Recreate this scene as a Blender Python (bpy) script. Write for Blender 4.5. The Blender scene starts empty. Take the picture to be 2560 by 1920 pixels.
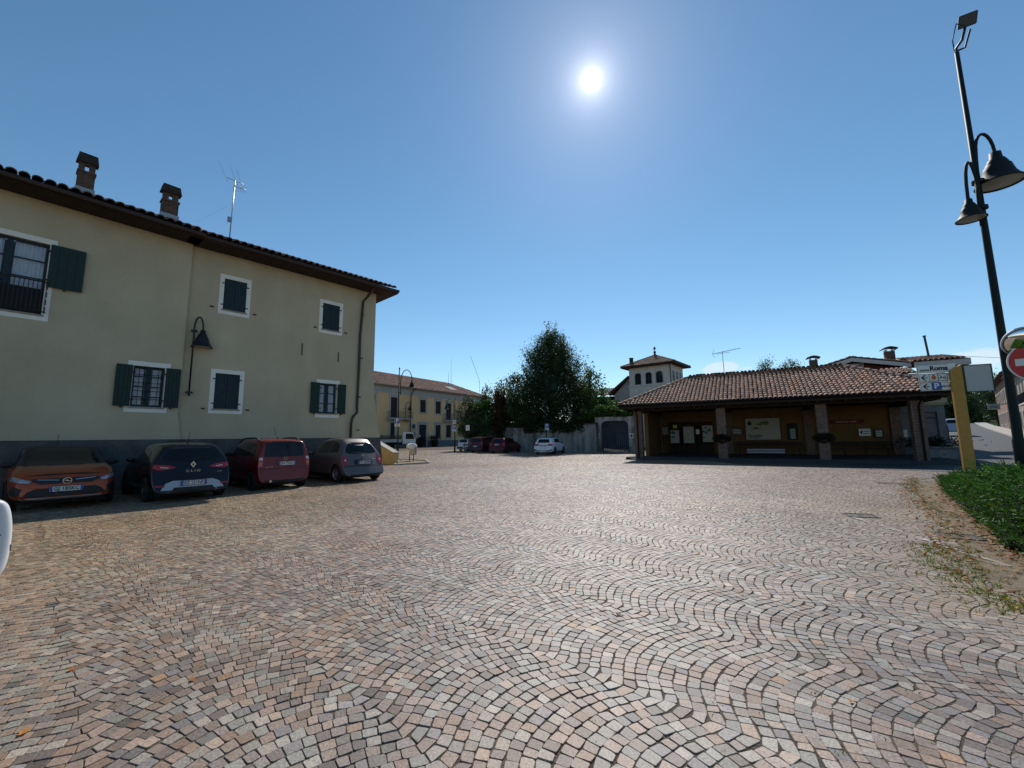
import bpy, math, random
import numpy as np
from mathutils import Vector, Matrix
from mathutils.bvhtree import BVHTree
random.seed(7); rng = np.random.default_rng(7)
S = bpy.context.scene
COL = S.collection
R = math.radians
# ------------------------------------------------------------------ camera
FPX = 1040.0; PITCH = math.atan(133/FPX); ROLL = R(.65); EYE = 1.5
cam = bpy.data.cameras.new('camera'); camo = bpy.data.objects.new('camera', cam); COL.objects.link(camo)
cam.sensor_width = 36; cam.sensor_fit = 'HORIZONTAL'; cam.lens = 36*FPX/2560
cam.clip_start = .05; cam.clip_end = 6000
_f = Vector((0, math.cos(PITCH), math.sin(PITCH))); _r0 = Vector((1, 0, 0)); _u0 = Vector((0, -math.sin(PITCH), math.cos(PITCH)))
_r = _r0*math.cos(ROLL) - _u0*math.sin(ROLL); _u = _r0*math.sin(ROLL) + _u0*math.cos(ROLL)
M = Matrix((_r, _u, -_f)).transposed().to_4x4(); M.translation = (0, 0, EYE)
camo.matrix_world = M; S.camera = camo
# ------------------------------------------------------------------ light
SUN_AZ, SUN_EL = R(12.45), R(42.7)
w = bpy.data.worlds.new('World'); S.world = w; w.use_nodes = True
nt = w.node_tree; nt.nodes.clear()
wo = nt.nodes.new('ShaderNodeOutputWorld'); bg = nt.nodes.new('ShaderNodeBackground')
sky = nt.nodes.new('ShaderNodeTexSky'); sky.sky_type = 'NISHITA'
sky.sun_elevation = SUN_EL; sky.sun_rotation = SUN_AZ
sky.sun_disc = False
sky.air_density = 1.0; sky.dust_density = 0.05; sky.ozone_density = 3.0; sky.altitude = 250
SKY_STRENGTH = .096
def N(t, **k):
    n = nt.nodes.new(t)
    for a, b in k.items(): setattr(n, a, b)
    return n
def mth(op, a, b=None, c=None, clamp=False):
    n = N('ShaderNodeMath', operation=op); n.use_clamp = clamp
    for i, v in enumerate((a, b, c)):
        if v is None: continue
        if isinstance(v, (int, float)): n.inputs[i].default_value = v
        else: nt.links.new(v, n.inputs[i])
    return n.outputs[0]
# small fair-weather clouds low over the roofs, and the sun itself, both in the sky
tc = N('ShaderNodeTexCoord'); sep = N('ShaderNodeSeparateXYZ'); nt.links.new(tc.outputs['Generated'], sep.inputs[0])
az = mth('ARCTAN2', sep.outputs[0], sep.outputs[1]); el = mth('ARCSINE', sep.outputs[2])
cmb = N('ShaderNodeCombineXYZ'); nt.links.new(az, cmb.inputs[0]); nt.links.new(mth('MULTIPLY', el, 2.6), cmb.inputs[1])
cn = N('ShaderNodeTexNoise'); cn.inputs['Scale'].default_value = 26; cn.inputs['Detail'].default_value = 9; cn.inputs['Roughness'].default_value = .6
nt.links.new(cmb.outputs[0], cn.inputs['Vector'])
def blob(a0, e0, ra, re):
    x = mth('DIVIDE', mth('SUBTRACT', az, R(a0)), R(ra)); y = mth('DIVIDE', mth('SUBTRACT', el, R(e0)), R(re))
    d = mth('ADD', mth('MULTIPLY', x, x), mth('MULTIPLY', y, y))
    return mth('SUBTRACT', 1.0, d, clamp=True)
BL = [(27.2, 8.25, 2.6, .95, 1), (25.7, 8.05, 1.2, .7, 1), (13.6, 9.9, 1.1, .35, .5), (11.7, 8.7, 2.3, .4, .45), (48.5, 6.6, 3.6, 1.5, .9), (52, 6.0, 4, 1.6, .8), (29.8, 7.9, 1.2, .4, .7)]
tot = None
for a0, e0, ra, re, k in BL:
    b = mth('MULTIPLY', blob(a0, e0, ra, re), k); tot = b if tot is None else mth('MAXIMUM', tot, b)
cl = mth('MULTIPLY', mth('SUBTRACT', mth('ADD', mth('MULTIPLY', tot, .9), cn.outputs[0]), .88), 4.0, clamp=True)
cl = mth('MULTIPLY', cl, .62)
mx = N('ShaderNodeMix', data_type='RGBA'); nt.links.new(cl, mx.inputs[0]); hsv = N('ShaderNodeHueSaturation'); hsv.inputs['Saturation'].default_value = 1.1; hsv.inputs['Hue'].default_value = .489; nt.links.new(sky.outputs[0], hsv.inputs['Color']); nt.links.new(hsv.outputs[0], mx.inputs[6]); mx.inputs[7].default_value = (7.0, 7.6, 8.2, 1)
# aureole round the sun, then its blinding face
sd = Vector((math.sin(SUN_AZ)*math.cos(SUN_EL), math.cos(SUN_AZ)*math.cos(SUN_EL), math.sin(SUN_EL)))
dp = N('ShaderNodeVectorMath', operation='DOT_PRODUCT'); nt.links.new(tc.outputs['Generated'], dp.inputs[0]); dp.inputs[1].default_value = sd
ang = mth('ARCCOSINE', mth('MINIMUM', dp.outputs['Value'], .999999))
a1 = mth('MULTIPLY', mth('EXPONENT', mth('MULTIPLY', ang, -9.5)), 2.6)
a2 = mth('MULTIPLY', mth('EXPONENT', mth('MULTIPLY', ang, -50.0)), 11.0)
disc = mth('MULTIPLY', mth('SUBTRACT', 1.0, mth('DIVIDE', mth('SUBTRACT', ang, R(.75)), R(.4)), clamp=True), 60.0)
tota = mth('ADD', mth('ADD', a1, a2), disc)
ac = N('ShaderNodeVectorMath', operation='SCALE'); ac.inputs[0].default_value = (1.0, .95, .98); nt.links.new(tota, ac.inputs['Scale'])
ad = N('ShaderNodeVectorMath', operation='ADD'); nt.links.new(mx.outputs[2], ad.inputs[0]); nt.links.new(ac.outputs[0], ad.inputs[1])
nt.links.new(ad.outputs[0], bg.inputs[0]); bg.inputs[1].default_value = SKY_STRENGTH
nt.links.new(bg.outputs[0], wo.inputs[0])
sl = bpy.data.lights.new('sun', 'SUN'); sl.energy = 4.1; sl.angle = R(.53); sl.color = (1, .94, .86)
so = bpy.data.objects.new('sun', sl); COL.objects.link(so); so.rotation_mode = 'QUATERNION'; so.rotation_quaternion = sd.to_track_quat('Z', 'Y')
S.view_settings.view_transform = 'Standard'; S.view_settings.look = 'None'; S.view_settings.exposure = .3; S.view_settings.gamma = 1
S.cycles.max_bounces = 8; S.cycles.transparent_max_bounces = 12; S.cycles.use_denoising = True
# ------------------------------------------------------------------ photo-to-world measuring
def ray(x, y):
    a = (x-1280)/FPX; c = (960-y)/FPX
    a2 = a*math.cos(ROLL)+c*math.sin(ROLL); c2 = -a*math.sin(ROLL)+c*math.cos(ROLL)
    return a2, math.cos(PITCH)-c2*math.sin(PITCH), math.sin(PITCH)+c2*math.cos(PITCH)
def G(x, y, z=0.):
    a, b, c = ray(x, y); t = (z-EYE)/c; return Vector((a*t, b*t, z))
def D(x, y, Y):
    a, b, c = ray(x, y); t = Y/b; return Vector((a*t, Y, EYE+c*t))
class Frame:      # local x along the facade, local y into the building
    def __init__(s, O, az): s.O = Vector((O[0], O[1], 0)); t = R(az); s.d = Vector((math.sin(t), math.cos(t), 0)); s.n = Vector((-s.d.y, s.d.x, 0)); s.rot = math.atan2(s.d.y, s.d.x)
    def on(s, x, y, yy=0.):
        a, b, c = ray(x, y); P = s.O+s.n*yy
        den = a*s.n.x+b*s.n.y; t = (P.x*s.n.x+P.y*s.n.y)/den
        q = Vector((a*t, b*t, 0))-P
        return q.dot(s.d), EYE+c*t
    def loc(s, P): q = Vector((P[0], P[1], 0))-s.O; return q.dot(s.d), q.dot(s.n)
    def rect(s, TL, TR, BL, BR, yy=0.):
        a, b, c, d = [s.on(*p, yy) for p in (TL, TR, BL, BR)]
        return ((a[0]+c[0])/2, (b[0]+d[0])/2, (c[1]+d[1])/2, (a[1]+b[1])/2)
# ------------------------------------------------------------------ materials
def mat(name, c, rough=.8, spec=.3, metal=0, nz=None, bump=None, attr=False, brick=None, coat=0, trans=0, emit=None, streak=None, nz2=None):
    m = bpy.data.materials.new(name); m.use_nodes = True; t = m.node_tree; b = t.nodes['Principled BSDF']
    L = t.links.new; c = tuple(c)+(1,) if len(c) == 3 else c
    b.inputs['Roughness'].default_value = rough; b.inputs['Metallic'].default_value = metal
    b.inputs['Specular IOR Level'].default_value = spec; b.inputs['Coat Weight'].default_value = coat; b.inputs['Coat Roughness'].default_value = .04
    tcn = t.nodes.new('ShaderNodeTexCoord'); out = None
    rgb = t.nodes.new('ShaderNodeRGB'); rgb.outputs[0].default_value = c; out = rgb.outputs[0]
    def mixc(kind, fac, A, B):
        n = t.nodes.new('ShaderNodeMix'); n.data_type = 'RGBA'; n.blend_type = kind
        if isinstance(fac, float): n.inputs[0].default_value = fac
        else: L(fac, n.inputs[0])
        for i, v in ((6, A), (7, B)):
            if isinstance(v, tuple): n.inputs[i].default_value = v
            else: L(v, n.inputs[i])
        return n.outputs[2]
    if brick:
        c2, mortar, sc = brick
        g = t.nodes.new('ShaderNodeSeparateXYZ'); L(tcn.outputs['Object'], g.inputs[0])
        nn = t.nodes.new('ShaderNodeSeparateXYZ'); L(tcn.outputs['Normal'], nn.inputs[0])
        ab = t.nodes.new('ShaderNodeMath'); ab.operation = 'ABSOLUTE'; L(nn.outputs[0], ab.inputs[0])
        gt = t.nodes.new('ShaderNodeMath'); gt.operation = 'GREATER_THAN'; L(ab.outputs[0], gt.inputs[0]); gt.inputs[1].default_value = .5
        mf = t.nodes.new('ShaderNodeMix'); mf.data_type = 'FLOAT'; L(gt.outputs[0], mf.inputs[0]); L(g.outputs[0], mf.inputs[2]); L(g.outputs[1], mf.inputs[3])
        cb = t.nodes.new('ShaderNodeCombineXYZ'); L(mf.outputs[0], cb.inputs[0]); L(g.outputs[2], cb.inputs[1])
        br = t.nodes.new('ShaderNodeTexBrick'); L(cb.outputs[0], br.inputs['Vector']); br.inputs['Scale'].default_value = sc
        br.inputs['Color1'].default_value = c; br.inputs['Color2'].default_value = tuple(c2)+(1,); br.inputs['Mortar'].default_value = tuple(mortar)+(1,)
        br.inputs['Mortar Size'].default_value = .012; br.inputs['Brick Width'].default_value = .26; br.inputs['Row Height'].default_value = .072
        out = br.outputs[0]
    if attr:
        at = t.nodes.new('ShaderNodeAttribute'); at.attribute_name = 'Col'; out = mixc('MULTIPLY', 1.0, out, at.outputs['Color'])
    for z in (nz, nz2):
        if not z: continue
        nn = t.nodes.new('ShaderNodeTexNoise'); nn.inputs['Scale'].default_value = z[0]; nn.inputs['Detail'].default_value = 6; nn.inputs['Roughness'].default_value = .62
        L(tcn.outputs['Object'], nn.inputs['Vector'])
        mr = t.nodes.new('ShaderNodeMapRange'); L(nn.outputs[0], mr.inputs[0]); mr.inputs[1].default_value = .3; mr.inputs[2].default_value = .7
        mr.inputs[3].default_value = 1-z[1]; mr.inputs[4].default_value = 1+z[1]*.6
        out = mixc('MULTIPLY', 1.0, out, mr.outputs[0])
    if streak:   # vertical weather streaks
        mp = t.nodes.new('ShaderNodeMapping'); mp.inputs['Scale'].default_value = (streak[0], streak[0], streak[0]*.14); L(tcn.outputs['Object'], mp.inputs[0])
        nn = t.nodes.new('ShaderNodeTexNoise'); nn.inputs['Scale'].default_value = 1; nn.inputs['Detail'].default_value = 5; L(mp.outputs[0], nn.inputs['Vector'])
        mr = t.nodes.new('ShaderNodeMapRange'); L(nn.outputs[0], mr.inputs[0]); mr.inputs[1].default_value = .35; mr.inputs[2].default_value = .7
        out = mixc('MIX', mr.outputs[0], out, mixc('MULTIPLY', 1.0, out, tuple(streak[1])+(1,)))
    L(out, b.inputs['Base Color'])
    if bump:
        nn = t.nodes.new('ShaderNodeTexNoise'); nn.inputs['Scale'].default_value = bump[0]; nn.inputs['Detail'].default_value = 5; L(tcn.outputs['Object'], nn.inputs['Vector'])
        bp = t.nodes.new('ShaderNodeBump'); bp.inputs['Strength'].default_value = bump[1]; bp.inputs['Distance'].default_value = .02; L(nn.outputs[0], bp.inputs['Height']); L(bp.outputs[0], b.inputs['Normal'])
    if trans:
        tr = t.nodes.new('ShaderNodeBsdfTranslucent'); ms = t.nodes.new('ShaderNodeMixShader'); ms.inputs[0].default_value = trans
        L(out, tr.inputs[0]); L(b.outputs[0], ms.inputs[1]); L(tr.outputs[0], ms.inputs[2]); L(ms.outputs[0], t.nodes['Material Output'].inputs[0])
    if emit: b.inputs['Emission Color'].default_value = c; b.inputs['Emission Strength'].default_value = emit
    return m
# ------------------------------------------------------------------ mesh builder
class MB:
    def __init__(s): s.v = []; s.f = []; s.m = []; s.c = []; s.cc = (1, 1, 1); s.mi = 0
    def add(s, vs, fs):
        o = len(s.v); s.v += [tuple(p) for p in vs]; s.c += [s.cc]*len(vs)
        s.f += [tuple(i+o for i in f) for f in fs]; s.m += [s.mi]*len(fs); return s
    def box(s, x0, x1, y0, y1, z0, z1):
        return s.add([(x0, y0, z0), (x1, y0, z0), (x1, y1, z0), (x0, y1, z0), (x0, y0, z1), (x1, y0, z1), (x1, y1, z1), (x0, y1, z1)],
                     [(0, 3, 2, 1), (4, 5, 6, 7), (0, 1, 5, 4), (1, 2, 6, 5), (2, 3, 7, 6), (3, 0, 4, 7)])
    def bbox(s, x0, x1, y0, y1, z0, z1, b=.01):   # bevelled box
        b = min(b, (x1-x0)*.45, (y1-y0)*.45, (z1-z0)*.45); vs = []; 
        for z, i in ((z0, b), (z0+b, 0), (z1-b, 0), (z1, b)):
            for k in range(8):
                e = b if i == 0 else b*1.0
                X0, X1, Y0, Y1 = x0+i*0, x1-i*0, y0+i*0, y1-i*0
                pts = [(X0+b, Y0), (X1-b, Y0), (X1, Y0+b), (X1, Y1-b), (X1-b, Y1), (X0+b, Y1), (X0, Y1-b), (X0, Y0+b)]
                if i: 
                    pts = [(min(max(px, x0+b), x1-b), min(max(py, y0+b), y1-b)) for px, py in pts]
                vs.append((pts[k][0], pts[k][1], z))
        fs = [tuple(range(7, -1, -1)), tuple(range(24, 32))]
        for r in range(3):
            for k in range(8): fs.append((r*8+k, r*8+(k+1) % 8, r*8+8+(k+1) % 8, r*8+8+k))
        return s.add(vs, fs)
    def quad(s, a, b, c, d): return s.add([a, b, c, d], [(0, 1, 2, 3)])
    def prism(s, pts, axis, a, b):   # 2D outline extruded along an axis ('x': pts are (y,z); 'y': (x,z); 'z': (x,y))
        n = len(pts)
        mk = {'x': lambda p, t: (t, p[0], p[1]), 'y': lambda p, t: (p[0], t, p[1]), 'z': lambda p, t: (p[0], p[1], t)}[axis]
        vs = [mk(p, a) for p in pts]+[mk(p, b) for p in pts]
        return s.add(vs, [tuple(range(n-1, -1, -1)), tuple(range(n, 2*n))]+[(i, (i+1) % n, n+(i+1) % n, n+i) for i in range(n)])
    def tube(s, P, r, n=8, cap=True):
        P = [Vector(p) for p in P]; rr = r if isinstance(r, (list, tuple)) else [r]*len(P); vs = []; fs = []; up = None
        for i, p in enumerate(P):
            t = (P[min(i+1, len(P)-1)]-P[max(i-1, 0)]).normalized()
            if up is None: up = Vector((0, 0, 1)) if abs(t.z) < .9 else Vector((1, 0, 0))
            a = t.cross(up).normalized(); b2 = a.cross(t).normalized(); up = b2
            for k in range(n): th = 2*math.pi*k/n; vs.append(p+a*math.cos(th)*rr[i]+b2*math.sin(th)*rr[i])
        for i in range(len(P)-1):
            for k in range(n): fs.append((i*n+k, i*n+(k+1) % n, (i+1)*n+(k+1) % n, (i+1)*n+k))
        if cap: fs += [tuple(range(n-1, -1, -1)), tuple(range((len(P)-1)*n, len(P)*n))]
        return s.add(vs, fs)
    def lathe(s, prof, n=20, c=(0, 0, 0), axis='z', cap=False):
        vs = []
        for r, h in prof:
            for k in range(n):
                t = 2*math.pi*k/n; a, b = r*math.cos(t), r*math.sin(t)
                p = {'z': (a, b, h), 'y': (a, h, b), 'x': (h, a, b)}[axis]; vs.append((p[0]+c[0], p[1]+c[1], p[2]+c[2]))
        fs = [(i*n+k, i*n+(k+1) % n, (i+1)*n+(k+1) % n, (i+1)*n+k) for i in range(len(prof)-1) for k in range(n)]
        if cap: fs += [tuple(range(n)), tuple(range((len(prof)-1)*n, len(prof)*n))]
        return s.add(vs, fs)
    def sphere(s, c, r, n=10, m=7):
        rx, ry, rz = r if isinstance(r, tuple) else (r, r, r); prof = []
        vs = []; 
        for j in range(m+1):
            ph = -math.pi/2+math.pi*j/m
            for k in range(n): t = 2*math.pi*k/n; vs.append((c[0]+rx*math.cos(ph)*math.cos(t), c[1]+ry*math.cos(ph)*math.sin(t), c[2]+rz*math.sin(ph)))
        return s.add(vs, [(j*n+k, j*n+(k+1) % n, (j+1)*n+(k+1) % n, (j+1)*n+k) for j in range(m) for k in range(n)])
    def build(s, name, mats, parent=None, smooth=False, loc=None):
        me = bpy.data.meshes.new(name); me.from_pydata(s.v, [], s.f)
        for m in (mats if isinstance(mats, (list, tuple)) else [mats]): me.materials.append(m)
        if any(s.m): me.polygons.foreach_set('material_index', s.m)
        ca = me.color_attributes.new('Col', 'FLOAT_COLOR', 'POINT')
        ca.data.foreach_set('color', np.array([(c[0], c[1], c[2], 1) for c in s.c], dtype=np.float32).ravel())
        if smooth: me.polygons.foreach_set('use_smooth', [True]*len(s.f))
        me.validate(); me.update()
        o = bpy.data.objects.new(name, me); COL.objects.link(o)
        if parent: o.parent = parent
        if loc: o.location = loc
        return o
def split(mb, name, mats, parent, per=8):
    '''boxes collected in one builder, linked as one small mesh each'''
    for i in range(0, len(mb.v), per):
        q = MB(); q.add(mb.v[i:i+per], [(0, 3, 2, 1), (4, 5, 6, 7), (0, 1, 5, 4), (1, 2, 6, 5), (2, 3, 7, 6), (3, 0, 4, 7)]); q.build(name, mats, parent)
def npmesh(name, V, F, col, mats, parent=None, loc=None, smooth=False, fmat=None):
    me = bpy.data.meshes.new(name); V = np.asarray(V, np.float32); F = np.asarray(F, np.int32); k = F.shape[1]
    me.vertices.add(len(V)); me.vertices.foreach_set('co', V.ravel()); me.loops.add(F.size); me.loops.foreach_set('vertex_index', F.ravel())
    me.polygons.add(len(F)); me.polygons.foreach_set('loop_start', np.arange(0, F.size, k, dtype=np.int32))
    for m in (mats if isinstance(mats, (list, tuple)) else [mats]): me.materials.append(m)
    if fmat is not None: me.polygons.foreach_set('material_index', fmat)
    me.polygons.foreach_set('use_smooth', np.full(len(F), bool(smooth)))
    me.update(calc_edges=True)
    ca = me.color_attributes.new('Col', 'FLOAT_COLOR', 'POINT'); c4 = np.ones((len(V), 4), np.float32); c4[:, :3] = col; ca.data.foreach_set('color', c4.ravel())
    o = bpy.data.objects.new(name, me); COL.objects.link(o)
    if parent: o.parent = parent
    if loc: o.location = loc
    return o
def tag(o, label=None, cat=None, group=None, kind=None):
    if label: o['label'] = label
    if cat: o['category'] = cat
    if group: o['group'] = group
    if kind: o['kind'] = kind
    return o
def thing(name, label, cat, loc=(0, 0, 0), rz=0, group=None):
    o = bpy.data.objects.new(name, None); COL.objects.link(o); o.location = loc; o.rotation_euler = (0, 0, rz); o.empty_display_size = .3
    return tag(o, label, cat, group)
def copy_tree(o, parent=None):
    c = o.copy(); COL.objects.link(c); c.parent = parent
    for ch in list(o.children): copy_tree(ch, c)
    return c
_tx = {}
def text(mb, s, size, O, X, Y, align='CENTER', bold=.0, depth=.002, squash=1.0):
    """writing laid on the plane through O with unit axes X (reading direction) and Y (up)"""
    cu = bpy.data.curves.new('lettering', 'FONT'); cu.body = s; cu.size = size; cu.align_x = align; cu.align_y = 'CENTER'; cu.offset = bold; cu.resolution_u = 3
    ob = bpy.data.objects.new('lettering', cu); COL.objects.link(ob); dg = bpy.context.evaluated_depsgraph_get(); me = ob.evaluated_get(dg).to_mesh()
    O = Vector(O); X = Vector(X); Y = Vector(Y)
    mb.add([O+X*v.co.x*squash+Y*v.co.y for v in me.vertices], [tuple(p.vertices) for p in me.polygons])
    ob.evaluated_get(dg).to_mesh_clear(); bpy.data.objects.remove(ob); bpy.data.curves.remove(cu)
def wall(mb, u0, u1, z0, z1, holes, y=0., depth=.2, flip=1, back=False):
    """facade sheet at local y with real openings and reveals"""
    us = sorted({u0, u1, *[h[0] for h in holes], *[h[1] for h in holes]}); zs = sorted({z0, z1, *[h[2] for h in holes], *[h[3] for h in holes]})
    us = [q for q in us if u0 <= q <= u1]; zs = [q for q in zs if z0 <= q <= z1]
    for i in range(len(us)-1):
        for j in range(len(zs)-1):
            a, b, c, d = us[i], us[i+1], zs[j], zs[j+1]; cu, cz = (a+b)/2, (c+d)/2
            if any(h[0] < cu < h[1] and h[2] < cz < h[3] for h in holes): continue
            mb.quad((a, y, c), (b, y, c), (b, y, d), (a, y, d))
    for a, b, c, d in holes:
        e = y+depth
        mb.quad((a, y, c), (a, y, d), (a, e, d), (a, e, c)); mb.quad((b, y, c), (b, e, c), (b, e, d), (b, y, d))
        mb.quad((a, y, d), (b, y, d), (b, e, d), (a, e, d)); mb.quad((a, y, c), (a, e, c), (b, e, c), (b, y, c))
        if back: mb.quad((a, e, c), (b, e, c), (b, e, d), (a, e, d))
# ------------------------------------------------------------------ palette
M_ = {}
M_['guttermatt'] = mat('matt_dark_gutter', (.012, .012, .013), .9, .05)
M_['capdark'] = mat('dark_chimney_cap', (.045, .04, .037), .95, .1, nz=(6, .3))
M_['glass'] = mat('window_glass', (.015, .02, .025), .06, .5)
M_['black'] = mat('black_iron', (.012, .013, .014), .45, .4)
M_['rubber'] = mat('rubber', (.018, .018, .018), .75, .2)
M_['white'] = mat('white_paint', (.72, .72, .7), .6, .3, nz=(6, .1))
M_['chrome'] = mat('chrome', (.7, .7, .7), .15, .5, metal=1)
M_['steel'] = mat('grey_steel', (.32, .33, .34), .4, .4, metal=.6, nz=(9, .15))
M_['signwhite'] = mat('sign_white', (.7, .7, .69), .5, .3, nz=(14, .08))
M_['signblue'] = mat('sign_blue', (.015, .06, .33), .4, .4)
M_['signred'] = mat('sign_red', (.5, .012, .015), .4, .4)
M_['signgrey'] = mat('sign_grey', (.44, .44, .45), .6, .3, nz=(40, .12))
M_['ink'] = mat('ink_black', (.015, .015, .017), .6, .2)
M_['wood'] = mat('dark_wood', (.05, .03, .018), .7, .25, nz=(5, .35))
M_['postgreen'] = mat('post_dark_green', (.008, .015, .015), .6, .2)
M_['tile'] = mat('clay_tile', (.29, .19, .148), .85, .2, attr=True, nz=(7, .4), nz2=(40, .25), bump=(60, .5))
M_['tiledark'] = mat('under_tile', (.09, .055, .04), .95, .1, nz=(5, .3))
def tilecol(k=1.0):
    r = random.random(); b = random.choice([(1, 1, 1), (1.15, .95, .85), (.8, .8, .82), (1.25, 1.15, 1.05), (.62, .6, .62), (1.1, .85, .72), (.95, 1.0, 1.0)])
    j = random.uniform(.75, 1.25)*k; return tuple(x*j for x in b)
def tiles(mb, P0, U, L, wid, ln, pitch=.22, exp=.34, keep=None, seg=5, r=None, k=1.0, lift=0.0):
    """courses of half-round tiles: P0 eave start, U along the eave, L up the slope"""
    P0 = Vector(P0); U = Vector(U).normalized(); L = Vector(L).normalized(); Nn = U.cross(L).normalized()
    if Nn.z < 0: Nn = -Nn
    r = r or pitch*.47
    for i in range(int(wid/pitch)):
        cx = (i+.5)*pitch
        for j in range(int(math.ceil(ln/exp))):
            s0 = j*exp-.03
            if keep and not keep(cx, s0+exp*.5): continue
            mb.cc = tilecol(k); c0 = P0+U*(cx+random.uniform(-.012, .012))+L*s0; c1 = c0+L*(exp+.07)+U*random.uniform(-.008, .008)
            vs = []; n = seg
            for q, (c, rr, h) in enumerate(((c0, r, .035), (c1, r*.82, .0))):
                for kk in range(n+1):
                    t = math.pi*kk/n; vs.append(c+U*(-math.cos(t)*rr)+Nn*(math.sin(t)*rr*.85+h+lift))
            for kk in range(n+1):
                t = math.pi*kk/n; vs.append(c0+U*(-math.cos(t)*r*.82)+Nn*(math.sin(t)*r*.62+.03+lift))
            fs = [(kk, kk+1, n+2+kk, n+1+kk) for kk in range(n)]+[(kk+1, kk, 2*n+2+kk, 2*n+3+kk) for kk in range(n)]
            mb.add(vs, fs)
    mb.cc = (1, 1, 1)
def leafmesh(name, C, size, mats, col, parent=None, loc=None, aspect=.5, up=0.0, fmat=None, droop=None):
    """one small leaf-shaped quad per centre in C"""
    n = len(C); C = np.asarray(C); a = rng.normal(size=(n, 3)); 
    if up: a[:, 2] += up
    a /= np.linalg.norm(a, axis=1)[:, None]
    b = rng.normal(size=(n, 3)); b -= a*np.sum(a*b, 1)[:, None]; b /= np.linalg.norm(b, axis=1)[:, None]
    s = size*(.6+.8*rng.random(n))[:, None]
    V = np.stack([C-a*s*.5, C+b*s*aspect*.5-a*s*.05, C+a*s*.5, C-b*s*aspect*.5-a*s*.05], 1).reshape(-1, 3)
    F = np.arange(4*n).reshape(n, 4)
    cc = np.repeat(col if len(np.shape(col)) == 2 else np.tile(col, (n, 1)), 4, 0)
    return npmesh(name, V, F, cc, mats, parent, loc, fmat=fmat)
M_['oldiron'] = mat('worn_iron', (.13, .12, .11), .75, .2, nz=(20, .3))
# ================================================================== GROUND
M_['dirt'] = mat('joint_sand', (.12, .098, .075), .95, .1, nz=(3, .35), nz2=(60, .4), bump=(90, .8))
M_['sett'] = mat('porphyry_sett', (.95, .865, .775), .54, .30, attr=True, nz2=(75, .5), nz=(.5, .2), bump=(140, .16))
M_['asphalt'] = mat('asphalt', (.045, .049, .057), .7, .35, nz=(2.5, .3), nz2=(80, .25), bump=(150, .4))
M_['stone'] = mat('pavement_stone', (.33, .31, .28), .8, .25, nz=(4, .25), nz2=(50, .2), bump=(70, .4))
M_['curb'] = mat('kerb_stone', (.36, .34, .31), .8, .25, nz=(6, .3), bump=(60, .4))
M_['verge'] = mat('verge_soil', (.24, .195, .14), .95, .1, nz=(5, .4), nz2=(70, .45), bump=(80, 1))
m = MB(); m.quad((-900, -40, -.035), (900, -40, -.035), (900, 2500, -.035), (-900, 2500, -.035))
tag(m.build('ground', M_['dirt']), kind='structure')
PF = Frame(G(631, 1234), 39.0)           # parking frame: x along the bays, y towards the house
GF = Frame(G(1600, 1147.5), 119.9)
RF = Frame((23.2, 22.9), 46.5)
#       # portico frame: x along its front, y away from the square
# verge and hedge outlines on the ground, in metres
verge_edge = [G(*p) for p in ((2290, 1195), (2285, 1232), (2320, 1262), (2372, 1310), (2405, 1370), (2440, 1425), (2500, 1470), (2560, 1492), (2700, 1560))]
hedge_edge = [G(*p) for p in ((2360, 1197), (2366, 1236), (2418, 1286), (2464, 1330), (2516, 1374), (2572, 1402), (2730, 1480))]
def inpoly(px, py, poly):
    ins = np.zeros(np.shape(px), bool); n = len(poly)
    for i in range(n):
        x0, y0 = poly[i][0], poly[i][1]; x1, y1 = poly[(i+1) % n][0], poly[(i+1) % n][1]
        c = ((y0 > py) != (y1 > py)); 
        ins ^= c & (px < (x1-x0)*(py-y0)/((y1-y0) if y1 != y0 else 1e-9)+x0)
    return ins
verge_poly = [(p.x, p.y) for p in verge_edge]+[(25, 2), (34, 9), (17, 13.2), (12.6, 13.2)]
bed_poly = [G(*p) for p in ((985, 1164), (1073, 1158.5), (1066, 1153), (1000, 1149))]
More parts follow.
